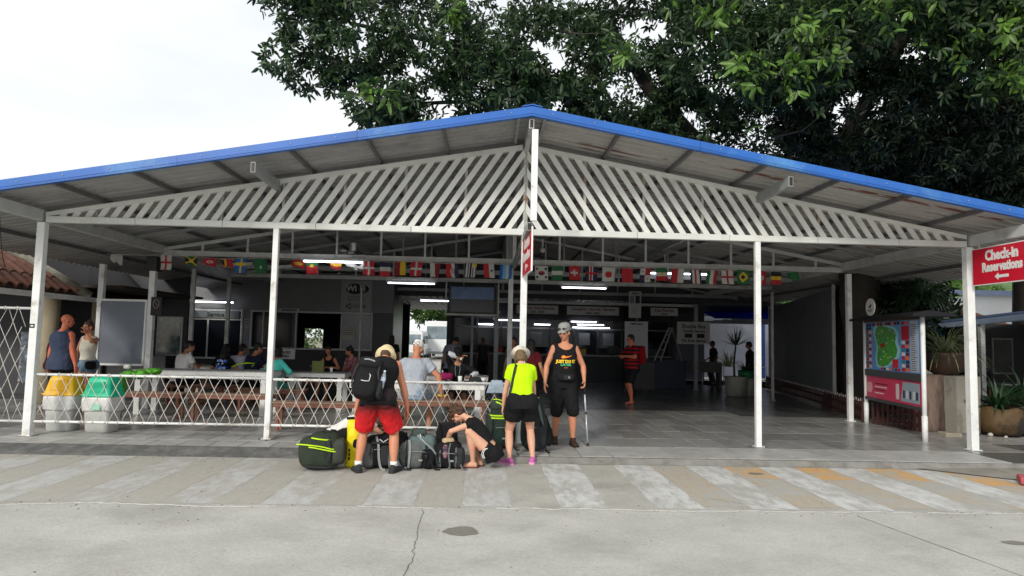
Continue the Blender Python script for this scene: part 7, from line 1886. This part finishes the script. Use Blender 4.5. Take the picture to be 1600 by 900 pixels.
T = thing('handbag', (-1.02, 2.9, .767), 'magenta scarf like bag on the table edge between the two seated diners', 'bag'); me = lump([((0, -.2, .07), (.13, .09, .07), .2)], wr=.014); me_obj('bag_body', me, fab('magenta', 140, 30, 85), T)
# pale cap / cloth hanging on the fence
T = thing('hanging_cloth', (-.12, -.02, .88), 'pale blue grey cloth draped over the fence rail beside the woman in neon', 'cloth')
mb = MB(); mb.rings([[(-.14, -.04, -.14), (.13, -.04, -.13), (.13, .03, -.13), (-.14, .03, -.14)], [(-.10, -.045, 0), (.12, -.045, 0), (.12, .035, 0), (-.10, .035, 0)], [(-.05, -.02, .06), (.1, -.02, .06), (.1, .02, .06), (-.05, .02, .06)]]); me = remesh_mesh(mb, .01, 3, 'cloth'); wrinkle(me, .01, 12, 3); me_obj('cloth', me, fab('pale blue grey', 150, 165, 178), T)
# bottle in side pocket and red folding thing
T = thing('water_carton', (-2.56, -1.05, 0), 'small white printed label lying on the pavement left of the luggage', 'label'); 
mb = MB(); mb.prism([(-.08, -.03), (.06, -.045), (.075, .02), (-.07, .035)], 'z', .001, .03); me = mb.mesh('packet'); me_obj('packet', me, SIGN_W, T)

# ================================================================ THE TRAVELLERS
TAN = skin('tanned', 198, 138, 106); PALE = skin('fair', 214, 165, 138); SUNB = skin('sunburnt', 205, 120, 90); ASIA = skin('light brown', 176, 128, 98); BRN = skin('brown', 140, 92, 66)
# ---- man in red shorts, back to us, bending over the bags
Bm = human('man in black tank top and red shorts bending over the luggage with a black backpack', (-1.575, -1.98, -.08), 0, 1.80, bulk=1.08, pelvis=(0, -.06, .89), tilt=R(21), lean=R(34), feet=((.20, -.03, .075), (-.215, -.03, .075)), knees=((.25, 1, 0), (-.25, 1, 0)), hands=((.34, .26, .60), (-.33, .12, .56)), elbows=((1, -.3, 0), (-1, -.5, 0)), head=(R(8), R(-4), 0), skinm=TAN, voxel=.0075, footyaw=(14, -24), curl=.7)
GRAD = mat('red shorts fading to black', srgb(200, 12, 22), .8, .08, 8, bump=.4, bscale=26)
n_, l_ = GRAD.node_tree.nodes, GRAD.node_tree.links; b_ = n_['Principled BSDF']; s_ = b_.inputs['Base Color'].links[0].from_socket
tc_ = [q for q in n_ if q.type == 'TEX_COORD'][0]; sx_ = n_.new('ShaderNodeSeparateXYZ'); l_.new(tc_.outputs['Object'], sx_.inputs[0])
mr_ = n_.new('ShaderNodeMapRange'); mr_.inputs[1].default_value = .60; mr_.inputs[2].default_value = .86; mr_.interpolation_type = 'SMOOTHSTEP'; l_.new(sx_.outputs[2], mr_.inputs[0])
mx_ = n_.new('ShaderNodeMix'); mx_.data_type = 'RGBA'; mx_.inputs[7].default_value = (.012, .004, .006, 1); l_.new(mr_.outputs[0], mx_.inputs[0]); l_.new(s_, mx_.inputs[6]); l_.new(mx_.outputs[2], b_.inputs['Base Color'])
shorts(Bm, GRAD, .95, .024, .038, .03, seed=4, wr=.009)
tk = tank(Bm, BLK, hem=-.13, infl=.017, loose=.006, arm=.075)
bucket_hat(Bm, fab('straw beige', 226, 208, 165), .132, h=.10, droop=.07)
hair(Bm, HAIRM['brown'])
shoe(Bm, fab('dark grey trainers', 50, 52, 54)); 
for i in (0, 1):
    an = Bm.leg[i][2]; mb = MB(); mb.tube([Bm.W(an + V((0, 0, .0))), Bm.W(an + V((0, 0, .055)))], [.041 * Bm.k, .043 * Bm.k], 12); mb.build('sock', fab('white sock', 225, 225, 222), Bm.root, smooth=True)
mbt = MB()
# backpack on his back (held by him: a thing of its own)
def on_back(B, s, off, name, label, build, cat='backpack', sidex=0, roll=0):
    c = B.W(B.spine(s) + B.Rm(s) @ V((sidex, off, 0))); M = (B.RZ @ B.Rm(s) @ Matrix.Rotation(roll, 3, 'Y')).to_4x4()
    T = thing(name, c, label, cat); T.rotation_euler = M.to_euler(); build(T); return T
def bp1(T):
    bpart('main_bag', [((0, .0, 0), (.165, .10, .235), 0), ((-.01, -.05, -.07), (.14, .08, .17), 0)], BLK, T, seed=51, wr=.006)
    bpart('lid', [((0, -.02, .2), (.15, .12, .075), 0)], fab('black lid', 27, 27, 30), T, seed=52)
    bstrap(T, [(-.11, -.12, .2), (-.03, -.145, .215), (.06, -.14, .20)], .016, LGREY, name='reflective_zip'); bpart('side_pocket', [((.165, -.01, -.1), (.035, .075, .11), 0)], fab('black mesh pocket', 40, 42, 44), T, seed=53)
    btube(T, [(-.05, -.145, -.06), (0, -.15, -.065), (.045, -.148, -.06), (.05, -.145, .01), (.03, -.142, .04), (.05, -.14, -.0)], .0045, SIGN_W, 'white_cord')
    bstrap(T, [(-.14, -.1, .16), (-.16, -.13, 0), (-.14, -.12, -.15)], .02, CHAR); bstrap(T, [(.12, -.1, .16), (.13, -.14, .05), (.15, -.12, -.02)], .02, CHAR)
PKB = on_back(Bm, .10, -.225, 'backpack', 'black backpack with white cord worn by the man in red shorts', bp1, sidex=-.105, roll=R(7))
mbq = MB()
for sx in (1, -1):
    p = [Bm.spine(.47) + Bm.Rm(.46) @ V((sx * .09, -.10, 0)), Bm.spine(.515) + Bm.Rm(.46) @ V((sx * .095, -.03, .02)), Bm.spine(.47) + Bm.Rm(.46) @ V((sx * .1, .10, 0)), Bm.spine(.3) + Bm.Rm(.3) @ V((sx * .12, .125, 0))]
    mbs = MB(); mbs.ribbon([Bm.W(q) for q in p], .055, .012, (0, -.5, 1)); o = mbs.build('shoulder_strap', BLK, None); o.parent = PKB; o.matrix_parent_inverse = Matrix.Identity(4)
    me = o.data; Mi = PKB.matrix_basis.inverted() if False else (Matrix.Translation(PKB.location) @ PKB.rotation_euler.to_matrix().to_4x4()).inverted(); me.transform(Mi)
q = PKB.location + PKB.rotation_euler.to_matrix() @ V((.175, -.02, -.06))
T = thing('water_bottle', q, 'clear water bottle in the side pocket of the black backpack', 'bottle'); T.rotation_euler = PKB.rotation_euler
mb = MB(); mb.lathe([(.03, -.02), (.033, 0), (.033, .04), (.030, .05), (.033, .06), (.033, .13), (.028, .15), (.014, .175), (.013, .19)], (0, 0, 0), 16); mb.build('bottle_body', mat('clear pale plastic', (.62, .70, .74), .1, .1, 5, trans=.55), T, local=True, smooth=True)
mb = MB(); mb.lathe([(.0345, .06), (.0345, .11)], (0, 0, 0), 16, cap=False); mb.build('bottle_label', flat('bottle label pale blue', 190, 205, 220), T, local=True, smooth=True); mb = MB(); mb.lathe([(.016, .185), (.016, .205), (.002, .206)], (0, 0, 0), 12); mb.build('bottle_cap', SIGN_W, T, local=True)
# tattoos on the arm
# ---- squatting woman
Bs = human('squatting woman in black crop top and black shorts packing an open bag', (-.36, -1.56, -.08), R(84), 1.66, True, .98, pelvis=(0, -.19, .215), tilt=R(26), lean=R(20), feet=((.07, -.01, .075), (-.075, .05, .075)), knees=((.1, 1, .5), (-.15, 1, .5)), hands=((.10, .46, .44), (-.06, .42, .34)), elbows=((.8, .2, -.3), (-.8, .3, .3)), head=(R(26), R(-8), 0), skinm=PALE, voxel=.0075, footyaw=(4, -8), curl=.8)
tshirt(Bs, BLK, .25, .13, .011, 0, 'crop_top', wr=.004, voxel=.009)
shorts(Bs, BLK, .34, .014, .012, .055, seed=6)
hair(Bs, HAIRM['brown'], 'messy', 3)
sandal(Bs, fab('brown red flip flop', 110, 60, 55))
hipx = Bs.W(Bs.hip[1] + V((-.105, .05, 0)))
for k in range(3):
    mb = MB(); pts = [Bs.W(Bs.hip[1] + V((-.118, .05 + .07 * math.sin(a) - .02 * k, .02 + .075 * math.cos(a) - .0 * k))) for a in np.linspace(.2, 2.4, 9)]
    mb.tube(pts, .005, 5); mb.build('white_trim', SIGN_W, Bs.root) if k < 2 else None
# ---- woman in neon
Bn = human('woman in neon yellow shirt, black shorts and white hat bending beside the rucksacks', (.215, -1.30, -.08), R(4), 1.68, True, 1.06, pelvis=(0, -.0, .86), tilt=R(8), lean=R(22), feet=((.17, .05, .075), (-.17, -.05, .075)), hands=((.22, .36, .62), (-.26, .22, .66)), elbows=((1, -.3, -.2), (-1, -.35, -.3)), head=(R(14), R(-6), 0), skinm=PALE, voxel=.0075, footyaw=(20, -35), curl=.6)
NEON = fab('neon yellow green', 190, 240, 20, bump=.3, spec=.15)
tshirt(Bn, NEON, .55, .03, .016, .004, wr=.004, seed=9, flare=0)
shorts(Bn, BLK, .56, .034, .026, .075, seed=8)
bucket_hat(Bn, fab('off white hat', 226, 222, 208), .15, 'hat', .09, band=fab('khaki band', 130, 125, 105), droop=.012)
hair(Bn, HAIRM['blond'], 'bob')
shoe(Bn, fab('orchid pink shoes', 190, 100, 165), fab('pink sole', 215, 160, 195), infl=.0)
mb = MB(); RSn = Bn.Rm(.46)
mb.ribbon([Bn.W(Bn.spine(.50) + RSn @ V((-.085, .08, 0))), Bn.W(Bn.spine(.525) + RSn @ V((-.085, .0, .035))), Bn.W(Bn.spine(.47) + RSn @ V((-.085, -.11, 0))), Bn.W(Bn.spine(.36) + RSn @ V((-.115, -.135, 0))), Bn.W(Bn.spine(.2) + Bn.Rm(.2) @ V((-.15, -.06, 0))), Bn.W(Bn.spine(.03) + Bn.Rm(.0) @ V((-.18, .02, 0)))], .035, .006, (0, -1, .3)); mb.build('bag_strap', OLIVE, Bn.root)
# ---- man with the walking pole
Bc = human('man in black printed tank top and grey cap leaning on a walking pole', (.93, -.02, 0), R(180 + 4), 1.80, False, 1.0, pelvis=(.01, 0, .935), lean=R(2), side=R(-1), feet=((.11, -.13, .075), (-.11, .14, .075)), hands=((.30, .06, .90), (-.27, .12, .93)), elbows=((.7, -1, 0), (-.8, -1, 0)), head=(R(10), R(-34), R(4)), skinm=TAN, voxel=.0075, footyaw=(14, -4), curl=(.45, 1.25))
shorts(Bc, fab('black cargo', 20, 20, 22), 1.12, .024, .022, .09, seed=12, wr=.009)
tkc = tank(Bc, BLK, hem=-.02, infl=.015, loose=.004, arm=.08, scoop=.115, seed=13, voxel=.008)
cap(Bc, fab('heather grey cap', 150, 152, 145)); hair(Bc, HAIRM['brown']); glasses(Bc, .072)
shoe(Bc, fab('brown walking shoe', 66, 48, 38), fab('dark brown sole', 40, 30, 26), high=.03)
front = Bc.RZ @ V((0, 1, 0)); rightv = Bc.RZ @ V((-1, 0, 0))
cc = Bc.W(Bc.spine(.27) + V((0, .15, 0)))
def chest(z): 
    M = frame(cc + V((0, 0, z)), rightv, (0, 0, 1)); return M
def prt(txt, size, z, m, nm='shirt_print', sx=1): decal(Bc, tkc, nm, text_mesh(txt, size, 'CENTER', .004, 0, 2, sx), chest(z), m)
prt('JUST DO IT', .060, .005, flat('print gold', 250, 205, 40), sx=.95); prt('LATER', .048, -.042, flat('print green', 70, 165, 110), sx=1.15); prt('- - -', .03, -.085, flat('print orange red', 220, 90, 45))
sw_ = [(-.075, .015), (-.06, .045), (-.03, .052), (-.012, .036), (.03, .036), (.10, .052), (.06, .028), (.0, .010), (-.03, .004), (-.055, .0)]
decal(Bc, tkc, 'shirt_print', poly_mesh(sw_), chest(.05), flat('print orange', 240, 130, 45)); decal(Bc, tkc, 'shirt_print', poly_mesh([(-.05, .015), (-.04, .032), (-.02, .032), (-.02, .018)]), chest(.05), flat('print gold', 250, 205, 40), .006)
T = thing('waist_pouch', Bc.W(Bc.spine(.05) + V((0, .15, 0))), 'black waist pouch worn by the man with the walking pole', 'pouch'); T.rotation_euler = (0, 0, R(184))
bpart('pouch', [((0, .0, 0), (.125, .045, .055), 0)], fab('black nylon', 26, 26, 28), T, wr=.004, voxel=.008); bpart('pocket', [((-.02, .04, -.005), (.06, .02, .038), 0)], CHAR, T, wr=.002, voxel=.006)
mb = MB(); mb.box(-.05, -.025, .058, .066, -.012, .012); mb.build('badge', LGREY, T, local=True)
pts = [(.17 * math.cos(a) * 1.06, -.15 + .155 * math.sin(a), 0) for a in np.linspace(0, 2 * PI, 26)]; mb = MB(); mb.ribbon(pts, .004, .03, (0, 0, 1)); mb.build('belt', BLK, T, local=True)
hw = Bc.arm[1][2]; ph = Bc.W(hw + V((-.0, .02, -.085)))
T = thing('walking_pole', (ph.x + .06, ph.y - .05, 0), 'silver walking pole in the hand of the man in the grey cap', 'walking pole')
top = V((ph.x - .005, ph.y + .0, .90)); bot = V((ph.x + .055, ph.y - .05, .015))
mb = MB(); mb.tube([bot, bot.lerp(top, .55)], .0095, 10); mb.build('lower_shaft', mat('silver pole', (.62, .63, .64), .3, .05, 5, metal=.5), T, smooth=True)
mb = MB(); mb.tube([bot.lerp(top, .52), bot.lerp(top, .86)], .0125, 10); mb.build('upper_shaft', mat('silver pole', (.6, .6, .6)), T, smooth=True)
mb = MB(); mb.tube([bot.lerp(top, .84), top + V((0, 0, .04))], [.016, .019], 10); mb.build('grip', BLACK, T, smooth=True); mb = MB(); mb.tube([bot.lerp(top, .51), bot.lerp(top, .545)], .0165, 10); mb.build('clamp', BLACK, T); mb = MB(); mb.tube([bot + V((0, 0, -.014)), bot + V((0, 0, .03))], .018, 10); mb.build('rubber_tip', RUBBER, T)
# ---- crouching person in white behind the man
Bw = human('person in white shirt crouching over the luggage behind the red shorts man', (-2.02, -1.32, -.08), R(-78), 1.66, True, .98, pelvis=(0, -.2, .36), tilt=R(40), lean=R(48), feet=((.1, .0, .075), (-.1, .05, .075)), knees=((.3, 1, .6), (-.3, 1, .6)), hands=((.05, .46, .30), (-.1, .42, .34)), elbows=((.8, 0, .2), (-.8, 0, .2)), head=(R(10), 0, 0), skinm=PALE, voxel=.009)
tshirt(Bw, fab('white shirt', 222, 222, 218), .5, -.03, .014, .004, seed=22); shorts(Bw, BLK, .5, .018, .02, .03, seed=23); hair(Bw, HAIRM['brown'], 'bob'); sandal(Bw, BLK)

# ---- man in striped shirt further in
Br = human('man in red and black striped shirt and sunglasses with a red backpack', (3.47, 6.95, 0), R(108), 1.76, False, 1.12, pelvis=(0, 0, .93), belly=.05, lean=R(3), feet=((.1, -.06, .075), (-.1, .08, .075)), hands=((.06, .27, 1.16), (-.14, .26, 1.2)), elbows=((1, -.1, -.6), (-1, -.1, -.6)), head=(R(6), R(8), 0), skinm=SUNB, voxel=.009, curl=1.1)
STR = fab('red black stripes', 165, 20, 32)
n_, l_ = STR.node_tree.nodes, STR.node_tree.links; b_ = n_['Principled BSDF']; s_ = b_.inputs['Base Color'].links[0].from_socket
tc_ = [q for q in n_ if q.type == 'TEX_COORD'][0]; sx_ = n_.new('ShaderNodeSeparateXYZ'); l_.new(tc_.outputs['Object'], sx_.inputs[0])
wv_ = n_.new('ShaderNodeMath'); wv_.operation = 'SINE'; mu_ = n_.new('ShaderNodeMath'); mu_.operation = 'MULTIPLY'; mu_.inputs[1].default_value = 66; l_.new(sx_.outputs[2], mu_.inputs[0]); l_.new(mu_.outputs[0], wv_.inputs[0])
gt_ = n_.new('ShaderNodeMath'); gt_.operation = 'GREATER_THAN'; gt_.inputs[1].default_value = .05; l_.new(wv_.outputs[0], gt_.inputs[0])
mx_ = n_.new('ShaderNodeMix'); mx_.data_type = 'RGBA'; mx_.inputs[7].default_value = (.01, .009, .011, 1); l_.new(gt_.outputs[0], mx_.inputs[0]); l_.new(s_, mx_.inputs[6]); l_.new(mx_.outputs[2], b_.inputs['Base Color'])
tshirt(Br, STR, .8, -.06, .02, .008, seed=31); shorts(Br, fab('dark shorts', 26, 27, 30), .92, .022, .02, .03, seed=32); hair(Br, HAIRM['black']); glasses(Br); sandal(Br, BLACK, BLACK)
def bpr(T):
    bpart('main_bag', [((0, 0, 0), (.15, .11, .22), 0), ((0, -.06, -.05), (.12, .07, .14), 0)], fab('deep red nylon', 140, 14, 24), T, seed=61); bpart('lid', [((0, -.01, .19), (.14, .1, .06), 0)], fab('deep red nylon lid', 120, 12, 20), T, seed=62)
on_back(Br, .28, -.23, 'backpack', 'red backpack worn by the man in the striped shirt', bpr)

# ---- pair at the left
Bb = human('bald man in navy sleeveless top standing with his back to us behind the bins', (-7.98, 2.35, 0), R(-22), 1.85, False, 1.14, pelvis=(0, 0, .93), lean=R(2), hands=((.33, .0, .88), (-.33, .02, .88)), head=(R(6), R(-30), 0), skinm=SUNB, voxel=.009, curl=.6, belly=.03)
tank(Bb, fab('faded navy', 58, 67, 90), -.13, .024, .024, seed=41, arm=.082); shorts(Bb, fab('dark shorts', 26, 27, 30), .95, .024, .02, .03, seed=42); shoe(Bb, CHAR)
Bl = human('woman in white top and denim shorts holding a hand to her mouth', (-7.96, 3.15, 0), R(172), 1.74, True, 1.0, pelvis=(0, 0, .93), hands=((.22, .05, .9), (-.06, .17, 1.5)), elbows=((1, -.5, 0), (-1, .3, -.8)), head=(R(8), R(-12), R(4)), skinm=TAN, voxel=.009, handdir=(None, (.3, .15, 1)), curl=.7)
tank(Bl, fab('cream white', 215, 210, 195), .06, .010, 0, seed=45); shorts(Bl, fab('blue denim', 85, 110, 135, c2=srgb(130, 150, 165)), .36, .014, .014, .09, seed=46); hair(Bl, HAIRM['brown'], 'bun'); sandal(Bl, BLACK)
T = thing('shoulder_bag', (-7.80, 3.02, .90), 'black bag at the hip of the woman in the white top', 'bag'); bpart('bag_body', [((0, -.06, 0), (.10, .05, .08), 0)], BLK, T, wr=.005)
Bx = human('dim figure in maroon behind the bald man at the left', (-9.3, 4.3, 0), R(-30), 1.6, False, 1.15, pelvis=(0, 0, .93), lean=R(12), skinm=BRN, voxel=.013)
tshirt(Bx, fab('dark maroon', 60, 18, 24), .6, -.1, .02, .01); shorts(Bx, BLK, .95, .02, .02, .03); hair(Bx, HAIRM['black'])

# ---- seated visitors
def seated(label, x, y, yaw, shirtm, H=1.7, female=False, hk='short', sk=ASIA, seat=.47, lean=12, head=(R(10), 0, 0), sleeve=.6, bottom=None, hands=None, long=0, top='t', bulk=1.0, vox=.0115, tilt=4, feet=None, shl=1.0, knees=(None, None), elb=(None, None), curl=.6, handdir=(None, None), footw='sandal', bt=.9, hem=-.06):
    k = H / 1.75; pz = (seat / k) + .095
    feet = feet or ((.12, .42, .075), (-.12, .38, .075))
    hands = hands or ((.18, .36, pz + .28), (-.16, .36, pz + .28))
    B = human(label, (x, y, 0), yaw, H, female, bulk, pelvis=(0, 0, pz), tilt=R(tilt), lean=R(lean), feet=feet, knees=((.1, 1, 1), (-.1, 1, 1)) if knees[0] is None else knees, hands=hands, elbows=((.8, -.5, -.6), (-.8, -.5, -.6)) if elb[0] is None else elb, head=head, skinm=sk, voxel=vox, curl=curl, handdir=handdir)
    if top == 't': B.shirt = tshirt(B, shirtm, sleeve, hem, .015, .004, long=long, seed=int(x * 10) % 50, voxel=.013)
    else: B.shirt = tank(B, shirtm, -.06, .012, 0, seed=3, voxel=.011)
    shorts(B, bottom or fab('dark shorts', 26, 27, 30), bt, .016, .012, .05, voxel=.013); 
    if hk: hair(B, HAIRM['black'], hk, seed=int(x * 7) % 30)
    sandal(B, BLACK) if footw == 'sandal' else shoe(B, CHAR)
    return B
seated('man in a white shirt seated beyond the long table, face turned right', -6.88, 4.75, R(-35), fab('white cotton', 240, 238, 235), head=(R(5), R(-30), 0), H=1.78)
B9 = seated('woman in black with a blue flower pattern on her back seated beyond the long table', -6.0, 4.75, R(0), BLK, female=True, hk='long', H=1.62)
MB_ = [( .0, 0)]
c9 = B9.W(B9.spine(.3) + B9.Rm(.3) @ V((0, -.16, 0)))
rq = random.Random(4)
for k in range(44):
    a, b = rq.uniform(-.14, .14), rq.uniform(-.12, .12)
    if a * a + b * b > .02: continue
    s_ = rq.uniform(.014, .026); decal(B9, B9.shirt, 'flower_print', poly_mesh([(a + s_ * math.cos(t) * (1 + .3 * math.sin(3 * t)), b + s_ * math.sin(t)) for t in np.linspace(0, 2 * PI, 9)[:-1]]), frame(c9, (1, 0, 0), (0, 0, 1)), [flat('flower blue', 60, 110, 225), flat('flower pale', 190, 215, 250)][k % 2])
seated('dark haired person seated farthest back in the row, mostly hidden', -6.35, 5.9, R(20), BLK, H=1.66)
seated('man in a lavender grey shirt seated in the middle of the row', -5.75, 5.0, R(-8), fab('lavender grey', 172, 170, 188), H=1.7, head=(R(10), R(-10), 0))
seated('man in a navy shirt and glasses seated left of the teal blouse', -5.38, 4.75, R(-30), fab('dark navy', 26, 30, 52), H=1.76, head=(R(5), R(-25), 0), bulk=1.08)
T = thing('lime_bag_strap', (-5.35, 4.45, .8), 'curved lime green bag handle on the bench by the navy shirted man', 'strap'); mb = MB(); mb.tube([(-5.62, 4.3, .86), (-5.5, 4.28, .92), (-5.3, 4.28, .95), (-5.15, 4.3, .94), (-5.2, 4.3, .88)], .016, 7); mb.build('handle', fab('lime green', 175, 215, 40), T, smooth=True)
seated('woman in a teal blouse seated with her back to us right of the second post', -4.62, 3.85, R(-15), fab('teal blouse', 95, 225, 212), female=True, hk='bob', H=1.64, sleeve=1, long=.35, hem=-.1, bottom=fab('teal skirt', 70, 150, 140), head=(R(8), R(10), 0))
seated('woman in a black top facing us beyond the far white table', -4.05, 6.6, R(160), BLK, female=True, hk='long', sk=TAN, H=1.66, top='tank', hands=((.3, .35, .85), (-.18, .34, .85)), head=(R(4), R(25), 0))
B15 = seated('woman in a checked pink shirt seated with crossed bare legs', -3.45, 6.35, R(150), fab('pink check', 170, 120, 125, c2=srgb(110, 60, 66), lo=.47, hi=.53, scale=60), female=True, hk='bun', sk=TAN, H=1.66, sleeve=1, long=.6, hands=((.04, .34, .62), (-.02, .36, .62)), head=(R(6), R(-45), 0), feet=((-.02, .42, .14), (-.06, .36, .075)), knees=((-.1, 1, 1), (-.1, 1, 1)), bt=.45)
B16 = seated('man in grey shirt and white cap seated with his back to us', -1.47, 1.12, R(-6), fab('pale grey jersey', 168, 175, 186), H=1.86, hk=None, sk=TAN, seat=.55, head=(R(12), R(-12), 0), lean=14, bottom=fab('pale denim', 130, 150, 168), bulk=1.14, vox=.009, hands=((.42, .12, .62), (-.16, .4, .95)), elb=((1, -.2, -.2), (-1, 0, -.4)), bt=.85, feet=((.22, .2, .075), (-.16, .28, .075)))
wc = cap(B16, fab('white cap', 245, 245, 242), back=False)
for sx in (-1, 1):
    mb = MB(); M = B16.HW.to_4x4(); M.translation = B16.hp((.035 * sx, -.116, .055)); mb.tube([M @ V((.026 * math.cos(t), -.003, .03 * math.sin(t))) for t in np.linspace(0, 2 * PI, 14)], .0045, 5); mb.build('cap_print', INK, wc)
mb = MB(); p = B16.W(B16.arm[0][2] + V((.02, .05, -.05))); mb.tube([p + V((-.09, 0, 0)), p + V((-.04, -.01, -.02)), p + V((.02, -.01, -.022)), p + V((.09, 0, .0))], [.008, .018, .018, .007], 9); o = mb.build('banana', fab('banana yellow', 225, 190, 50, rough=.5), smooth=True); tag(o, 'yellow banana in the hand of the man in the white cap', 'banana')
B17 = seated('woman in a black cap lifting a drink to her mouth across the near table', -.82, 2.95, R(184), BLK, female=True, hk='bob', sk=ASIA, H=1.7, seat=.5, head=(R(4), R(8), 0), hands=((-.04, .2, 1.24), (-.24, .34, .86)), elb=((1, .1, .3), (-1, 0, -.4)), long=.95, sleeve=1, vox=.01, handdir=((-.7, .2, .3), None))
cap(B17, BLK)
mb = MB()
for i, (a, b) in enumerate(((.62, 1.02),)): 
    for j in (0, 1):
        s_, e, w_ = B17.arm[j]; B17.seg(mb, e, w_, B17.RF, infl=.024, t0=0, t1=.9); B17.seg(mb, s_, e, B17.RU, infl=.022, t0=.5, t1=1.0)
put(B17, 'sleeve', mb, fab('white sleeve', 205, 208, 216), voxel=.012, wr=.006)
p = B17.W(B17.spine(.3) + B17.Rm(.3) @ V((0, .13, 0)))
for sx in (-1, 1):
    mb = MB(); mb.tube([B17.W(B17.spine(.5) + V((.035 * sx, .10, 0))), B17.W(B17.spine(.4) + V((.05 * sx, .15, 0))), B17.W(B17.spine(.25) + V((.03 * sx, .165, 0)))], .005, 5); mb.build('lanyard', LGREY, B17.root)
mb = MB(); mb.tube([B17.hp((-.03, .12, -.05)), B17.hp((-.04, .16, -.02))], [.018, .024], 10); o = mb.build('paper_cup', SIGN_W, smooth=True); tag(o, 'small white cup at the mouth of the woman in the black cap', 'cup')
# standing, further back
B18 = human('man in a grey shirt standing bent over with his back to us near the counter', (-1.15, 6.9, 0), R(-20), 1.74, False, 1.02, pelvis=(0, 0, .9), lean=R(24), tilt=R(6), skinm=ASIA, voxel=.011, hands=((.3, .1, .85), (-.28, .1, .82)), head=(R(35), 0, 0)); tshirt(B18, fab('mid grey shirt', 120, 124, 138), .6, -.1, .02, .006); shorts(B18, fab('dark shorts', 26, 27, 30), 1.9, .02, .01, .03); hair(B18, HAIRM['black']); shoe(B18, CHAR)
B21 = human('person in a maroon shirt standing behind the woman in neon', (.63, 3.3, 0), R(-20), 1.58, False, 1.0, skinm=ASIA, voxel=.011, head=(R(10), R(10), 0), hands=((.3, .05, .9), (-.2, .3, 1.0))); tshirt(B21, fab('maroon shirt', 92, 20, 32), .6, -.1, .02, .006); shorts(B21, BLK, 1.9, .02, .01, .03); hair(B21, HAIRM['black'], 'long'); shoe(B21, CHAR)
B22 = human('dark haired man whose face shows between the centre posts', (.38, 5.6, 0), R(150), 1.62, False, 1.0, skinm=ASIA, voxel=.011, head=(R(6), R(20), 0)); tshirt(B22, fab('dim grey shirt', 70, 72, 78), .6, -.1, .02, .006); shorts(B22, BLK, 1.9, .02, .01, .03); hair(B22, HAIRM['black']); shoe(B22, CHAR)
B23 = human('thin man in dark clothes standing in shade by the side opening', (8.35, 15.3, 0), R(100), 1.68, False, .9, skinm=BRN, voxel=.013, head=(R(8), 0, 0), hands=((.2, .2, 1.0), (-.26, .05, .9))); tshirt(B23, CHAR, .6, -.1, .02, .004); shorts(B23, fab('grey trousers', 70, 72, 78), 1.85, .02, .01, .03); hair(B23, HAIRM['black']); shoe(B23, CHAR)
B24 = human('figure in black clothes standing at the left edge of the dark screen', (8.05, 10.9, 0), R(60), 1.66, False, 1.05, skinm=BRN, voxel=.013, head=(R(10), 0, 0)); tshirt(B24, BLK, 1, -.1, .02, .004, long=.9); shorts(B24, BLK, 1.9, .02, .01, .03); hair(B24, HAIRM['black']); shoe(B24, BLACK)
B25 = human('clerk in dark clothes standing behind the left end of the counter', (-.35, 14.9, 0), R(170), 1.62, False, 1.0, skinm=BRN, voxel=.014); tshirt(B25, CHAR, .6, -.1, .02, .004); shorts(B25, BLK, 1.9, .02, .01, .03); hair(B25, HAIRM['black'])
B26 = human('dim visitor in black seated at the corridor end left of the white cap', (-3.0, 9.6, 0), R(-10), 1.62, False, 1.1, skinm=BRN, voxel=.014, head=(R(10), 0, 0)); tshirt(B26, BLK, .6, -.1, .02, .01); shorts(B26, BLK, 1.9, .02, .01, .03); hair(B26, HAIRM['black'], 'long')
B27 = human('person in a white shirt sitting outside the shop at the right', (10.35, 5.6, 0), R(20), 1.66, False, 1.1, pelvis=(0, 0, .56), lean=R(10), feet=((.12, .4, .075), (-.12, .4, .075)), knees=((.1, 1, 1), (-.1, 1, 1)), skinm=ASIA, voxel=.013); tshirt(B27, fab('white cotton', 240, 238, 235), .6, -.1, .02, .01); shorts(B27, BLK, .9, .02, .01, .03); hair(B27, HAIRM['grey'])
B28 = human('person in black sitting inside the shop at the right edge', (12.0, 6.2, 0), R(120), 1.66, False, 1.1, pelvis=(0, 0, .56), lean=R(10), feet=((.12, .4, .075), (-.12, .4, .075)), knees=((.1, 1, 1), (-.1, 1, 1)), skinm=BRN, voxel=.014); tshirt(B28, BLK, .6, -.1, .02, .01); shorts(B28, BLK, .9, .02, .01, .03); hair(B28, HAIRM['black'])
